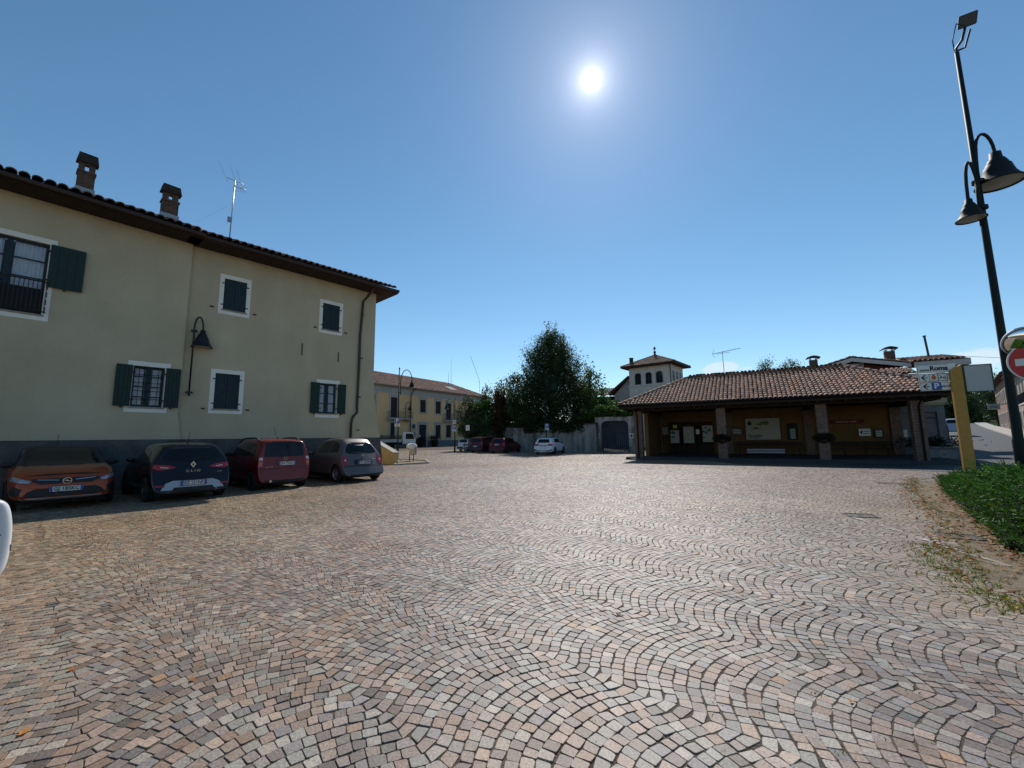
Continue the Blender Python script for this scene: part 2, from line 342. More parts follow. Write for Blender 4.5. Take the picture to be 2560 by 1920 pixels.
def setts():
    ax = np.array([-.760, .649]); bx = np.array([.649, .760]); W, h, Rr = 1.08, .082, .775
    # wave line of the courses: segmental arcs whose valleys are eased
    bs = np.arange(-40, 60, .01); ph = ((bs-.88)/W+.5) % 1-.5; fv = np.sqrt(Rr**2-(ph*W)**2); k = np.exp(-.5*(np.arange(-22, 23)*.01/.052)**2); k /= k.sum(); fv = np.convolve(fv, k, 'same')*1.0; fp = np.gradient(fv, .01); al = np.cumsum(np.sqrt(1+fp**2))*.01
    js = np.arange(-430, 730); nst = int((al[-1]-al[0])/.0735)
    rows = []
    for j in js:
        sj = j*h; 
        br = al[0]+np.arange(nst+1)*.0735+rng.uniform(0, .0735)+rng.uniform(-.010, .010, nst+1); bb = np.interp(br, al, bs)
        x = sj*ax[0]+bb*bx[0]; y = sj*ax[1]+bb*bx[1]; ok = (y > .5) & (np.abs(x) < y*1.35+3.4) & (x*x+y*y < 57**2); ok = ok[:-1] & ok[1:]
        if not ok.any(): continue
        wv = lambda b: fv_i(b)+.03*np.sin(b*.9+j*.011)+.012*np.sin(b*3.1+j*.05)
        fv_i = lambda b: np.interp(b, bs, fv)
        f1 = np.interp(bb, bs, fp); jt = rng.uniform(-.0095, .0095, len(bb)); o_s = sj+wv(bb)+jt; ib = bb+h*f1/(1+f1**2)*.85; i_s = sj-h+wv(ib)+jt*.5
        i = np.where(ok)[0]
        rows.append(np.stack([np.stack([o_s[i], bb[i]], -1), np.stack([o_s[i+1], bb[i+1]], -1), np.stack([i_s[i+1], ib[i+1]], -1), np.stack([i_s[i], ib[i]], -1)], 1))
    q = np.concatenate(rows); q = q[..., :1]*ax+q[..., 1:]*bx
    c = q.mean(1); d = np.hypot(c[:, 0], c[:, 1])
    ok = (np.abs(c[:, 0]) < c[:, 1]*1.30+2.5) & (c[:, 1] > .85) & (d < 54) & ~inpoly(c[:, 0], c[:, 1], verge_poly) & ~inpoly(c[:, 0], c[:, 1], [(p.x, p.y) for p in bed_poly])
    gu = (c[:, 0]-GF.O.x)*GF.d.x+(c[:, 1]-GF.O.y)*GF.d.y; gv = (c[:, 0]-GF.O.x)*GF.n.x+(c[:, 1]-GF.O.y)*GF.n.y
    ok &= ~((gu > -.75) & (gv > -1.1))
    rx = (c[:, 0]-RF.O.x)*RF.d.x+(c[:, 1]-RF.O.y)*RF.d.y; ry = (c[:, 0]-RF.O.x)*RF.n.x+(c[:, 1]-RF.O.y)*RF.n.y; ok &= ~((rx > -9.5) & (ry > -30) & (c[:, 0] > 11.5))
    e = np.linalg.norm(q[:, 0]-q[:, 2], axis=1); e2 = np.linalg.norm(q[:, 1]-q[:, 3], axis=1); ok &= (e > .04) & (e2 > .04)
    q = q[ok]; c = c[ok]; d = d[ok]; n_ = len(q)
    pal = np.array([(.30, .295, .285), (.27, .28, .275), (.33, .315, .30), (.275, .235, .215), (.31, .25, .225), (.24, .215, .215), (.225, .22, .24), (.34, .285, .25), (.26, .20, .165), (.19, .17, .165), (.36, .25, .17)])
    pr = np.array([.14, .11, .12, .15, .13, .10, .07, .08, .09, .07, .008]); pr /= pr.sum()
    col = pal[rng.choice(len(pal), n_, p=pr)]*np.clip(rng.normal(1.0, .17, (n_, 1)), .5, 1.35)
    # stones turn browner towards the parking side; dusty patches by the verge
    side = np.clip((-c[:, 0]-.5)/6, 0, 1)[:, None]; col = col*(1-side*np.array([.0, .10, .30]))
    for (pxx, pyy, rr) in ((2190, 1262, 1.7), (2300, 1300, 1.5), (2390, 1400, 1.0), (2150, 1240, 1.2), (2480, 1500, .8), (1000, 1180, 1.5), (1060, 1182, 1.3), (1500, 1150, 3)):
        g = G(pxx, pyy); k = np.exp(-((c[:, 0]-g.x)**2+(c[:, 1]-g.y)**2)/rr**2)*np.clip(.75+rng.normal(0, .25, n_), 0, 1); k = k[:, None]*.85
        col = col*(1-k)+np.array([.30, .25, .175])*k
    for i in range(170):      # worn, patched and stained areas
        bx_, by_ = rng.uniform(-12, 18), rng.uniform(1, 34)**1.0; rr_ = rng.uniform(.25, 1.6)*(.6+by_*.06); el_ = rng.uniform(.4, 1.); th_ = rng.uniform(0, 3.14); dx_, dy_ = c[:, 0]-bx_, c[:, 1]-by_
        u_ = dx_*math.cos(th_)+dy_*math.sin(th_); v_ = (-dx_*math.sin(th_)+dy_*math.cos(th_))/el_; k = np.exp(-(u_**2+v_**2)/rr_**2)[:, None]; tint = [np.array([.80, .77, .78]), np.array([1.12, 1.10, 1.08]), np.array([.92, .84, .78]), np.array([.86, .84, .88]), np.array([1.08, 1.0, .92])][i % 5]; col = col*(1-k+k*tint)
    def shrink(q, gap):
        c = q.mean(1, keepdims=True); v = q-c; L = np.linalg.norm(v, axis=2, keepdims=True); return c+v*(1-gap*1.35/np.maximum(L, .02))
    hz = np.clip(rng.normal(0, .0010, n_), -.0018, .003); tx = rng.normal(0, .016, (n_, 2)); tx[rng.random(n_) < .12] *= 1.8
    und = lambda X: .0014*np.sin(X[..., 0]*1.9+X[..., 1]*.8)+.001*np.sin(X[..., 0]*.7-X[..., 1]*1.6)
    near = d < 8.5
    # near stones: chipped eight-sided tops with a rounded arris
    qn = shrink(q[near]+rng.uniform(-.0028, .0028, q[near].shape), .0030); a = qn; b = np.roll(qn, -1, 1)
    f = rng.uniform(.05, .15, (len(qn), 4, 1)); p1 = a+(b-a)*f; p2 = b-(b-a)*rng.uniform(.05, .15, (len(qn), 4, 1))
    o8 = np.stack([p1, p2], 2).reshape(-1, 8, 2); cc = qn.mean(1, keepdims=True)
    cen = cc; o8 = cen+(o8-cen)*rng.uniform(.97, 1.04, (len(o8), 8, 1)); 
    def lift(xy, dz): return np.concatenate([xy, (dz+hz[near][:, None]+und(xy)+((xy-cc)*tx[near][:, None, :]).sum(2))[..., None]], 2)
    t8 = cen+(o8-cen)*.95; V = np.concatenate([lift(t8, .0), lift(o8, -.0016), lift(o8, -.03)], 1)
    nn = len(V); base = (np.arange(nn)*24)[:, None, None]
    f = [(0, 1, 2, 3), (0, 3, 4, 7), (4, 5, 6, 7)]+[(r*8+(k+1) % 8, r*8+k, r*8+8+k, r*8+8+(k+1) % 8) for r in (0, 1) for k in range(8)]
    F = (base+np.array(f)[None]).reshape(-1, 4)
    # the order of ax/bx makes the outline clockwise: flip so that tops face up
    V = V.reshape(-1, 3); e1 = V[F[0, 1]]-V[F[0, 0]]; e2 = V[F[0, 2]]-V[F[0, 0]]
    if e1[0]*e2[1]-e1[1]*e2[0] < 0: F = F[:, ::-1]
    C1 = np.repeat(col[near], 24, 0)
    # farther stones: plain tapered blocks
    fa = ~near; qf = shrink(q[fa], .0034); tp = shrink(q[fa], .0050)
    zt = (hz[fa][:, None]+und(tp)+((tp-tp.mean(1, keepdims=True))*tx[fa][:, None, :]).sum(2))[..., None]
    V2 = np.concatenate([np.concatenate([tp, zt], 2), np.concatenate([qf, zt*0-.03], 2)], 1); nf = len(V2)
    base = (np.arange(nf)*8)[:, None, None]; f = [(0, 1, 2, 3)]+[((k+1) % 4, k, k+4, (k+1) % 4+4) for k in range(4)]
    F2 = (base+np.array(f)[None]).reshape(-1, 4); V2 = V2.reshape(-1, 3); e1 = V2[F2[0, 1]]-V2[F2[0, 0]]; e2 = V2[F2[0, 2]]-V2[F2[0, 0]]
    if e1[0]*e2[1]-e1[1]*e2[0] < 0: F2 = F2[:, ::-1]
    C2 = np.repeat(col[fa], 8, 0)
    print('setts', nn, nf)
    o = npmesh('cobbled_pavement', np.concatenate([V, V2]), np.concatenate([F, F2+len(V)]), np.concatenate([C1, C2]), M_['sett'])
    tag(o, kind='structure')
setts()
# sand and dirt level between the setts, gently uneven
m = MB(); m.quad((-60, .3, -.0052), (45, .3, -.0052), (45, 75, -.0052), (-60, 75, -.0052)); tag(m.build('joint_sand_ground', M_['dirt']), kind='structure')
# worn painted lines of the parking bays
ml = mat('worn_line_paint', (.46, .45, .42), .7, .3, nz=(9, .3)); t = ml.node_tree; tr = t.nodes.new('ShaderNodeBsdfTransparent'); ms = t.nodes.new('ShaderNodeMixShader')
nn = t.nodes.new('ShaderNodeTexNoise'); nn.inputs['Scale'].default_value = 14; nn.inputs['Detail'].default_value = 8; mr = t.nodes.new('ShaderNodeMapRange'); mr.inputs[1].default_value = .36; mr.inputs[2].default_value = .52
t.links.new(nn.outputs[0], mr.inputs[0]); t.links.new(mr.outputs[0], ms.inputs[0]); t.links.new(tr.outputs[0], ms.inputs[2]); t.links.new(t.nodes['Principled BSDF'].outputs[0], ms.inputs[1]); t.links.new(ms.outputs[0], t.nodes['Material Output'].inputs[0])
def line(a, b, wd=.1, z=.013):
    a = Vector((a[0], a[1], z)); b = Vector((b[0], b[1], z)); n = (b-a).cross(Vector((0, 0, 1))).normalized()*wd/2; k = max(1, int((b-a).length/.5)); m = MB()
    for i in range(k): p, q = a.lerp(b, i/k), a.lerp(b, (i+1)/k); m.quad(p-n, q-n, q+n, p+n)
    tag(m.build('parking_line', ml), kind='structure')
PL = lambda u, v: (PF.O+PF.d*u+PF.n*v)
for u in (-5.0, -2.5, 0, 2.4, 4.9): line(PL(u, 0), PL(u, 4.6))
line(PL(-7, -.02), PL(5.0, -.02))
line(G(1165, 1160), G(1900, 1203), .09); line(G(2120, 1290), G(2520, 1418), .09)
# drain covers
def drain(px, py, w, d, rz, lab):
    g = G(px, py); t = thing('drain_grate', lab, 'drain', (g.x, g.y, -.001), rz); m = MB()
    for a, b, c, e in ((-w, w, -d, -d+.03), (-w, w, d-.03, d), (-w, -w+.03, -d+.03, d-.03), (w-.03, w, -d+.03, d-.03)): m.box(a, b, c, e, -.02, .012)
    m.build('frame', M_['oldiron'], t); m = MB(); k = int(2*w/.055)
    for i in range(1, k): x = -w+2*w*i/k; m.box(x-.009, x+.009, -d+.03, d-.03, -.015, .008)
    m.build('bars', M_['oldiron'], t); m = MB(); m.quad((-w, -d, -.016), (w, -d, -.016), (w, d, -.016), (-w, d, -.016)); m.build('pit', M_['ink'], t)
drain(2151, 1289, .24, .2, R(-20), 'light metal drain grate set in the open cobbles left of the hedge')
drain(2395, 1341, .24, .2, R(-30), 'dark drain grate among dry leaves beside the hedge')
drain(2238, 1209, .42, .2, R(-30), 'long drain slot at the edge of the portico shadow')
# verge
m = MB(); vz = .004
VP = [(p.x, p.y) for p in verge_edge]+[(30, 3), (34, 9), (17, 13.2), (12.6, 13.2)]
m.add([(x, y, vz-.008) for x, y in VP], [tuple(range(len(VP)-1, -1, -1))]); tag(m.build('verge', M_['verge']), kind='structure')
def along(poly, n, wid, off=0.):
    seg = [(Vector((poly[i].x, poly[i].y)), Vector((poly[i+1].x, poly[i+1].y))) for i in range(len(poly)-1)]; L = np.array([(b-a).length for a, b in seg]); cum = L/L.sum(); out = []
    for i in rng.choice(len(seg), n, p=cum):
        a, b = seg[i]; p = a.lerp(b, rng.random()); nn = (b-a).normalized(); nn = Vector((-nn.y, nn.x)); w_ = off+rng.normal(0, wid); out.append((p.x+nn.x*w_, p.y+nn.y*w_))
    return np.array(out)
mg = mat('grass_blade', (.12, .17, .03), .6, .3, attr=True, trans=.25)
def grass(pts, name, hgt=.06, dens=5, kd='stuff', lab=None, cols=((1, .95, .8), (.8, .85, .6), (2.0, 1.5, 1.2), (2.9, 2.1, 1.9))):
    n = len(pts)*dens; P = np.repeat(pts, dens, 0)+rng.normal(0, .02, (n, 2)); z0 = np.full(n, -.014); hh = hgt*(.4+rng.random(n)); th = rng.uniform(0, 6.28, n); ln = rng.normal(0, .55, (n, 2))*hh[:, None]
    wv = np.stack([np.cos(th), np.sin(th)], 1)*.004; a = np.column_stack([P-wv, z0]); b = np.column_stack([P+wv, z0]); c = np.column_stack([P+ln*.5+wv*.7, z0+hh*.65]); d = np.column_stack([P+ln, z0+hh])
    V = np.stack([a, b, c, d], 1).reshape(-1, 3); F = np.arange(4*n).reshape(n, 4); cc = np.array(cols)[rng.integers(0, len(cols), n)]
    o = npmesh(name, V, F, np.repeat(cc, 4, 0), mg); return tag(o, lab, 'grass', kind='stuff')
P1 = along(verge_edge, 420, .13, -.05); P2 = np.concatenate([along([verge_edge[i] for i in (4, 5, 6, 7, 8)], 300, .16, -.25)])
grass(np.concatenate([P1, P2]), 'verge_grass', .036, 11, lab='short green and straw coloured grass in the verge beside the hedge')
md = mat('dry_leaf', (.31, .18, .08), .75, .2, attr=True, trans=.2)
dl = np.array([(1, 1, 1), (1.2, .85, .6), (.7, .6, .5), (1.3, 1.2, 1.0), (.5, .38, .35), (1.1, .6, .35)])
def litter(P, name, size, lab):
    n = len(P); C = np.column_stack([P, .008+.012*rng.random(n)]); a = rng.normal(size=(n, 3)); a[:, 2] *= .22; a /= np.linalg.norm(a, axis=1)[:, None]; b = np.cross(a, [0, 0, 1]); b += rng.normal(0, .25, b.shape); b /= np.linalg.norm(b, axis=1)[:, None]
    s = size*(.5+rng.random(n))[:, None]; up = np.array([0, 0, 1.])*s*.22
    V = np.stack([C-a*s*.5+up, C-a*s*.1+b*s*.3, C+a*s*.5+up*.6, C-a*s*.1-b*s*.3+up*.5], 1).reshape(-1, 3)
    V[:, 2] = np.maximum(V[:, 2], .002)
    tag(npmesh(name, V, np.arange(4*n).reshape(n, 4), np.repeat(dl[rng.integers(0, len(dl), n)], 4, 0), md), lab, 'leaves', kind='stuff')
litter(np.concatenate([along(hedge_edge, 1500, .16, .02), along(verge_edge, 600, .14, -.12)]), 'fallen_leaves', .06, 'orange and brown dry leaves strewn along the foot of the hedge')
# weeds and straw in the joints
P3 = np.column_stack([rng.uniform(-5, 6, 700), rng.uniform(1.0, 7, 700)]); P3 = P3[np.abs(P3[:, 0]) < P3[:, 1]*1.3+.3]
grass(P3, 'joint_weeds', .022, 4, lab='tiny weeds and straw growing in the joints between the cobbles', cols=((1, 1, .6), (1.8, 1.5, .9), (2.4, 1.9, 1.3), (.6, .8, .4)))
def leaf(px, py, s, lab, c=(1.3, .8, .4)):
    s *= .72; g = G(px, py); m = MB(); m.cc = c; th = random.uniform(0, 6.28); pts = []; n = 12
    for i in range(n):
        t = 2*math.pi*i/n; r = s*(.5+.12*math.sin(5*t)+.05*random.random()); x, y = r*math.cos(t)*1.25, r*math.sin(t)*.75; pts.append((x*math.cos(th)-y*math.sin(th), x*math.sin(th)+y*math.cos(th), .004+.14*abs(y)+.05*abs(x)))
    m.add([(0, 0, .006)]+pts, [(0, i+1, (i+1) % n+1) for i in range(n)]); m.tube([(0, 0, .008), (math.cos(th)*s*.9, math.sin(th)*s*.9, .012)], .0016, 5)
    tag(m.build('dry_leaf', md, loc=(g.x, g.y, .004)), lab, 'leaf', 'single dry leaves on the cobbles')
leaf(178, 1676, 0.055, 'orange curled leaf alone on the cobbles at the far left'); leaf(480, 1702, 0.05, 'brownish leaf on the cobbles right of the orange one', (1, .7, .45)); leaf(60, 1833, 0.065, 'long straw coloured leaf in the bottom left corner', (1.4, 1.1, .6))
leaf(2128, 1757, 0.03, 'small yellow leaf on the cobbles in the lower right', (1.8, 1.3, .5)); leaf(1546, 1538, 0.045, 'dark brown curled leaf on the cobbles near the middle', (.35, .2, .2))
# flower bed by the litter bin
m = MB(); bp = [Vector((p.x, p.y, 0)) for p in bed_poly]; cen = sum(bp, Vector())/len(bp); inn = [cen+(p-cen)*.93 for p in bp]
m.add([(p.x, p.y, .03) for p in inn], [(0, 1, 2, 3)]); tb = thing('planting_bed', 'bare soil bed with low stone kerb round the litter bin', 'planting bed', (0, 0, 0)); m.build('soil', M_['verge'], tb)
m = MB()
for i in range(4):
    a, b, c, d = bp[i], bp[(i+1) % 4], inn[(i+1) % 4], inn[i]; m.add([(a.x, a.y, -.02), (b.x, b.y, -.02), (c.x, c.y, -.02), (d.x, d.y, -.02), (a.x, a.y, .09), (b.x, b.y, .09), (c.x, c.y, .09), (d.x, d.y, .09)], [(4, 5, 6, 7), (0, 1, 5, 4), (1, 2, 6, 5), (2, 3, 7, 6), (3, 0, 4, 7)])
m.build('kerb', M_['curb'], tb)
# ================================================================== BIG HOUSE ON THE LEFT
M_['render'] = mat('lime_render', (.53, .462, .328), .93, .1, nz=(.6, .12), nz2=(60, .15), bump=(120, .35), streak=(1.1, (.90, .89, .87)))
M_['dado'] = mat('grey_render_band', (.105, .102, .10), .9, .15, nz=(2.2, .35), nz2=(30, .2), bump=(60, .4))
M_['trimwhite'] = mat('white_window_surround', (.78, .76, .70), .85, .2, nz=(5, .08))
M_['shutter'] = mat('dark_green_shutter', (.011, .032, .027), .6, .3, nz=(8, .25))
M_['shutterblue'] = mat('blue_green_shutter', (.012, .03, .042), .6, .3, nz=(8, .25))  # bluer green, for closed shutters and casements
M_['soffit'] = mat('dark_eave_boards', (.045, .03, .022), .8, .2, nz=(4, .3))
M_['copper'] = mat('brown_metal', (.045, .03, .024), .45, .5, metal=.4)
M_['curtain'] = mat('lace_curtain', (.8, .82, .88), .8, .2, nz=(35, .2))
M_['brickold'] = mat('old_brick', (.12, .06, .045), .9, .2, brick=((.08, .045, .035), (.13, .11, .09), 1.0), nz=(5, .3), bump=(60, .6))
HF = Frame((0, 0), 42.5); nrm = -HF.n; a, b, c = ray(937, 850); t = -18.0/(a*nrm.x+b*nrm.y); HF.O = Vector((a*t, b*t, 0))
uj = HF.on(468, 760)[0]; PJ = HF.O+HF.d*uj-HF.n*.13; HL = Frame(PJ, 38.8)
ZE = HF.on(941, 736)[1]; LL = 12.5
hs = thing('town_house', 'long two storey cream house with dark green shutters and brown tiled eaves on the left', 'house', HF.O, HF.rot)
hl = bpy.data.objects.new('left_wing', None)   # helper transform only used for numbers below
bpy.data.objects.remove(hl)
# everything of the left section is built in its own frame and brought into the house's frame
Q = Matrix.Translation((HL.O.x, HL.O.y, 0)) @ Matrix.Rotation(HL.rot, 4, 'Z'); Hm = Matrix.Translation((HF.O.x, HF.O.y, 0)) @ Matrix.Rotation(HF.rot, 4, 'Z'); LQ = Hm.inverted() @ Q
def merge(mb, mb2, T):
    o = len(mb.v); mb.v += [tuple(T @ Vector(p)) for p in mb2.v]; mb.c += mb2.c; mb.f += [tuple(i+o for i in f) for f in mb2.f]; mb.m += mb2.m
rects = {'w1': (HF, HF.rect((552, 683), (630, 702), (544, 782), (622, 796))), 'w2': (HF, HF.rect((801, 747), (859, 760), (795.5, 830), (854, 840))),
         'w3': (HF, HF.rect((528.6, 921), (612, 929), (519, 1033), (604.6, 1036))), 'w4': (HF, HF.rect((793, 948), (851, 953), (786, 1043), (846, 1045))),
         'w5': (HL, HL.rect((321, 900), (427, 911), (308, 1029), (417, 1033)))}
r6 = HL.on(145, 604)[0], HL.on(117, 800)[1]; top6 = HL.on(145, 604)[1]
u6b = (HL.on(145, 604)[0]+HL.on(120, 800)[0])/2; rects['w6'] = (HL, (u6b-1.75, u6b, r6[1]-.05, top6))
def opening(r): return (r[0]+.14, r[1]-.14, r[2]+.16, r[3]-.15)
ZD = 1.56
holesR = [opening(rects[k][1]) for k in ('w1', 'w2', 'w3', 'w4')]; holesL = [opening(rects[k][1]) for k in ('w5', 'w6')]
mb = MB(); wall(mb, uj-.3, 0, ZD, ZE, holesR, depth=.22)
# buttressed end of the wall, battered outwards towards the ground
prof = [(0, ZE), (0, 4.4), (.08, 3.4), (.2, 2.5), (.42, ZD)]
for (x0, z0), (x1, z1) in zip(prof[:-1], prof[1:]):
    mb.quad((0, 0, z1), (x1, 0, z1), (x0, 0, z0), (0, 0, z0)); mb.quad((x1, 0, z1), (x1, 9, z1), (x0, 9, z0), (x0, 0, z0))
mb.quad((uj-.3, 9, ZD), (0, 9, ZD), (0, 9, ZE), (uj-.3, 9, ZE))
m2 = MB(); wall(m2, -LL, 0, ZD, ZE+.1, holesL, depth=.22); 
m2.quad((0, 0, 2.35), (0, .5, 2.35), (0, .5, ZE), (0, 0, ZE)); m2.quad((0, 0, 2.35), (.14, .02, ZD), (.14, .5, ZD), (0, .5, 2.35)); m2.add([(0, 0, 2.35), (0, 0, ZD), (.14, .02, ZD)], [(0, 1, 2)])
m2.quad((-LL, 0, ZD), (-LL, 9, ZD), (-LL, 9, ZE+.1), (-LL, 0, ZE+.1)); merge(mb, m2, LQ)
mb.build('wall', M_['render'], hs)
mb = MB(); mb.quad((uj-.3, -.018, 0), (.42, -.018, 0), (.42, -.018, ZD), (uj-.3, -.018, ZD)); mb.quad((uj-.3, -.018, ZD), (.42, -.018, ZD), (.42, .1, ZD), (uj-.3, .1, ZD)); mb.add([(.42, -.018, 0), (.62, -.018, 0), (.42, -.018, ZD)], [(0, 1, 2)]); mb.quad((.62, -.018, 0), (.62, 9, 0), (.42, 9, ZD), (.42, -.018, ZD))
m2 = MB(); m2.quad((-LL, -.02, 0), (.13, -.02, 0), (.13, -.02, ZD), (-LL, -.02, ZD)); m2.quad((-LL, -.02, ZD), (.13, -.02, ZD), (.13, .1, ZD), (-LL, .1, ZD)); m2.quad((.13, -.02, 0), (.13, .4, 0), (.13, .4, ZD), (.13, -.02, ZD)); merge(mb, m2, LQ)
mb.build('base_band', M_['dado'], hs)
# windows
def surround(r, P, tops_only=False):
    a, b, c, d = r; A, B, Cc, Dd = opening(r); m = MB(); y = -.012
    m.box(a, b, y, .01, Dd, d); m.box(a, b, y, .01, c, Cc)
    m.box(a, A, y, .01, Cc, Dd); m.box(B, b, y, .01, Cc, Dd)
    return m
def place(o, fr):
    if fr is HL: o.matrix_local = LQ
def sill(m, o): m.bbox(o[0]-.05, o[1]+.05, -.06, .12, o[2]-.03, o[2]+.015, .01)
def hinges(m, x, z0, z1, y, s):
    for z in (z0+(z1-z0)*.16, z0+(z1-z0)*.84): m.box(x-.03 if s < 0 else x-.07, x+.07 if s < 0 else x+.03, y-.02, y, z-.02, z+.02)
def boards(m, x0, x1, z0, z1, y, th=.035, k=3):
    wv = (x1-x0)/k
    for i in range(k): m.bbox(x0+i*wv+.0018, x0+(i+1)*wv-.0018, y, y+th, z0, z1, .003)
    for z in (z0+(z1-z0)*.14, z0+(z1-z0)*.84): m.box(x0+.01, x1-.01, y+th, y+th+.02, z, z+.09)
def closed_window(fr, r, shut):
    o = opening(r); w_ = bpy.data.objects.new('window', None); COL.objects.link(w_); w_.parent = hs; place(w_, fr)
    surround(r, None).build('frame', M_['trimwhite'], w_); m = MB(); sill(m, o); m.build('sill', M_['stone'], w_)
    mid = (o[0]+o[1])/2
    m = MB(); m.quad((o[0], .15, o[2]), (o[1], .15, o[2]), (o[1], .15, o[3]), (o[0], .15, o[3])); m.build('dark_room_sheet', M_['ink'], w_)  # black sheet behind the shutters stands in for the unlit room
    for x0, x1, s in ((o[0]+.01, mid-.004, -1), (mid+.004, o[1]-.01, 1)):
        m = MB(); boards(m, x0, x1, o[2]+.02, o[3]-.01, .04, .04, 4); m.build('shutter', shut, w_)
    m = MB(); hinges(m, o[0], o[2], o[3], -.005, 1); hinges(m, o[1], o[2], o[3], -.005, -1); split(m, 'hinge', M_['black'], w_)
    return w_
def casement(w_, o, rows, cols, curt=True, y=.12, low=False):
    m = MB(); mid = (o[0]+o[1])/2; z0, z1 = o[2]+.02, o[3]
    for a, b in ((o[0], mid), (mid, o[1])):
        m.box(a, a+.06, y, y+.05, z0, z1); m.box(b-.06, b, y, y+.05, z0, z1); m.box(a+.06, b-.06, y, y+.05, z0, z0+.07); m.box(a+.06, b-.06, y, y+.05, z1-.07, z1)
        for i in range(1, rows): z = z0+(z1-z0)*i/rows; m.box(a+.06, b-.06, y+.008, y+.042, z-.016, z+.016)
        for i in range(1, cols): x = a+(b-a)*i/cols; m.box(x-.013, x+.013, y+.01, y+.04, z0+.07, z1-.07)
    m.build('casement', M_['shutterblue'], w_)
    m = MB(); m.quad((o[0], y+.03, z0), (o[1], y+.03, z0), (o[1], y+.03, z1), (o[0], y+.03, z1)); g = m.build('pane', M_['glassclear'], w_)
    m = MB(); nseg = 40; yy = y+.09
    for a, b in ((o[0]+.03, mid-.1), (mid+.1, o[1]-.03)):
        for i in range(nseg):
            xa, xb = a+(b-a)*i/nseg, a+(b-a)*(i+1)/nseg; m.quad((xa, yy+.014*math.sin(i*1.3), z0), (xb, yy+.014*math.sin((i+1)*1.3), z0), (xb, yy+.014*math.sin((i+1)*1.3), z1), (xa, yy+.014*math.sin(i*1.3), z1))
    m.build('curtain', M_['curtain'], w_)
    if low: m = MB(); m.box(o[0]+.02, o[1]-.02, y-.02, y+.0, z0, z0+(z1-z0)*.36); m.build('lower_panel', M_['ink'], w_)
    m = MB(); m.quad((o[0], y+.3, z0), (o[1], y+.3, z0), (o[1], y+.3, z1), (o[0], y+.3, z1)); m.build('dark_room_sheet', M_['ink'], w_)  # black sheet behind the curtains, the room's darkness put in as colour
gc = mat('clear_pane', (.9, .95, 1), .03, .5); b_ = gc.node_tree.nodes['Principled BSDF']; b_.inputs['Transmission Weight'].default_value = 0
tt = gc.node_tree; trn = tt.nodes.new('ShaderNodeBsdfTransparent'); gl = tt.nodes.new('ShaderNodeBsdfGlossy'); gl.inputs['Roughness'].default_value = .03; fr_ = tt.nodes.new('ShaderNodeFresnel'); fr_.inputs[0].default_value = 1.5; mm = tt.nodes.new('ShaderNodeMixShader')
tt.links.new(fr_.outputs[0], mm.inputs[0]); tt.links.new(trn.outputs[0], mm.inputs[1]); tt.links.new(gl.outputs[0], mm.inputs[2]); tt.links.new(mm.outputs[0], tt.nodes['Material Output'].inputs[0]); trn.inputs[0].default_value = (.8, .85, .9, 1)
M_['glassclear'] = gc
def open_shutter(w_, x0, x1, z0, z1, hx):
    m = MB(); boards(m, x0, x1, z0, z1, -.085, .035, 4); s = m.build('shutter', M_['shutter'], w_); m = MB()
    for z in (z0+(z1-z0)*.16, z0+(z1-z0)*.84): m.box(hx-.05, hx+.05, -.095, -.01, z-.02, z+.02)
    m.box((x0+x1)/2-.02, (x0+x1)/2+.02, -.1, -.01, z0-.05, z0+.0); split(m, 'hinge', M_['black'], s)
def open_window(fr, r, rows, cols, grille=False, sw=None, rail=False, left=True):
    o = opening(r); w_ = bpy.data.objects.new('window', None); COL.objects.link(w_); w_.parent = hs; place(w_, fr)
    surround(r, None).build('frame', M_['trimwhite'], w_); m = MB(); sill(m, o); m.build('sill', M_['stone'], w_)
    casement(w_, o, rows, cols, low=rail); hw = sw or (o[1]-o[0])/2
    zs0, zs1 = o[2]+.02, o[3]
    if rail: zs0 = o[2]+.85
    if left: open_shutter(w_, o[0]-.02-hw, o[0]-.02, zs0, zs1, o[0])
    open_shutter(w_, o[1]+.02, o[1]+.02+hw, zs0, zs1, o[1])
    if grille:
        m = MB(); n1 = 5; n2 = 5
        for i in range(n1+1): x = o[0]+(o[1]-o[0])*i/n1; m.tube([(x, .03, o[2]), (x, .03, o[3])], .009, 6)
        for i in range(1, n2): z = o[2]+(o[3]-o[2])*(i/n2); m.tube([(o[0], .042, z), (o[1], .042, z)], .009, 6)
        m.build('grille', M_['black'], w_)
    if rail:
        m = MB(); z1 = o[2]+.95
        m.tube([(o[0]-.05, -.12, z1), (o[1]+.05, -.12, z1)], .02, 6); m.tube([(o[0]-.05, -.12, o[2]+.08), (o[1]+.05, -.12, o[2]+.08)], .016, 6)
        for x in np.arange(o[0]-.03, o[1]+.05, .085): m.tube([(x, -.12, o[2]+.06), (x, -.12, z1)], .009, 5)
        for x in (o[0]-.05, o[1]+.05):
            m.tube([(x, -.12, z1), (x, .02, z1)], .018, 6); m.tube([(x, -.12, o[2]+.08), (x, .02, o[2]+.08)], .018, 6)
            for q in range(4): z = o[2]+.15+q*.22; m.tube([(x, -.12+.04*math.cos(t_), z+.08*math.sin(t_)) for t_ in np.linspace(0, 5, 9)], .009, 5)
        m.build('railing', M_['black'], w_)
    return w_
closed_window(HF, rects['w1'][1], M_['shutterblue']); closed_window(HF, rects['w2'][1], M_['shutterblue']); closed_window(HF, rects['w3'][1], M_['shutterblue'])
open_window(HF, rects['w4'][1], 3, 1); open_window(HL, rects['w5'][1], 4, 1, grille=True); open_window(HL, rects['w6'][1], 4, 1, rail=True, sw=.72, left=False)
m = MB()      # shutter stays and iron tie ends
for p, fr in (((353/3.951+240+0, 0), None),):
    pass
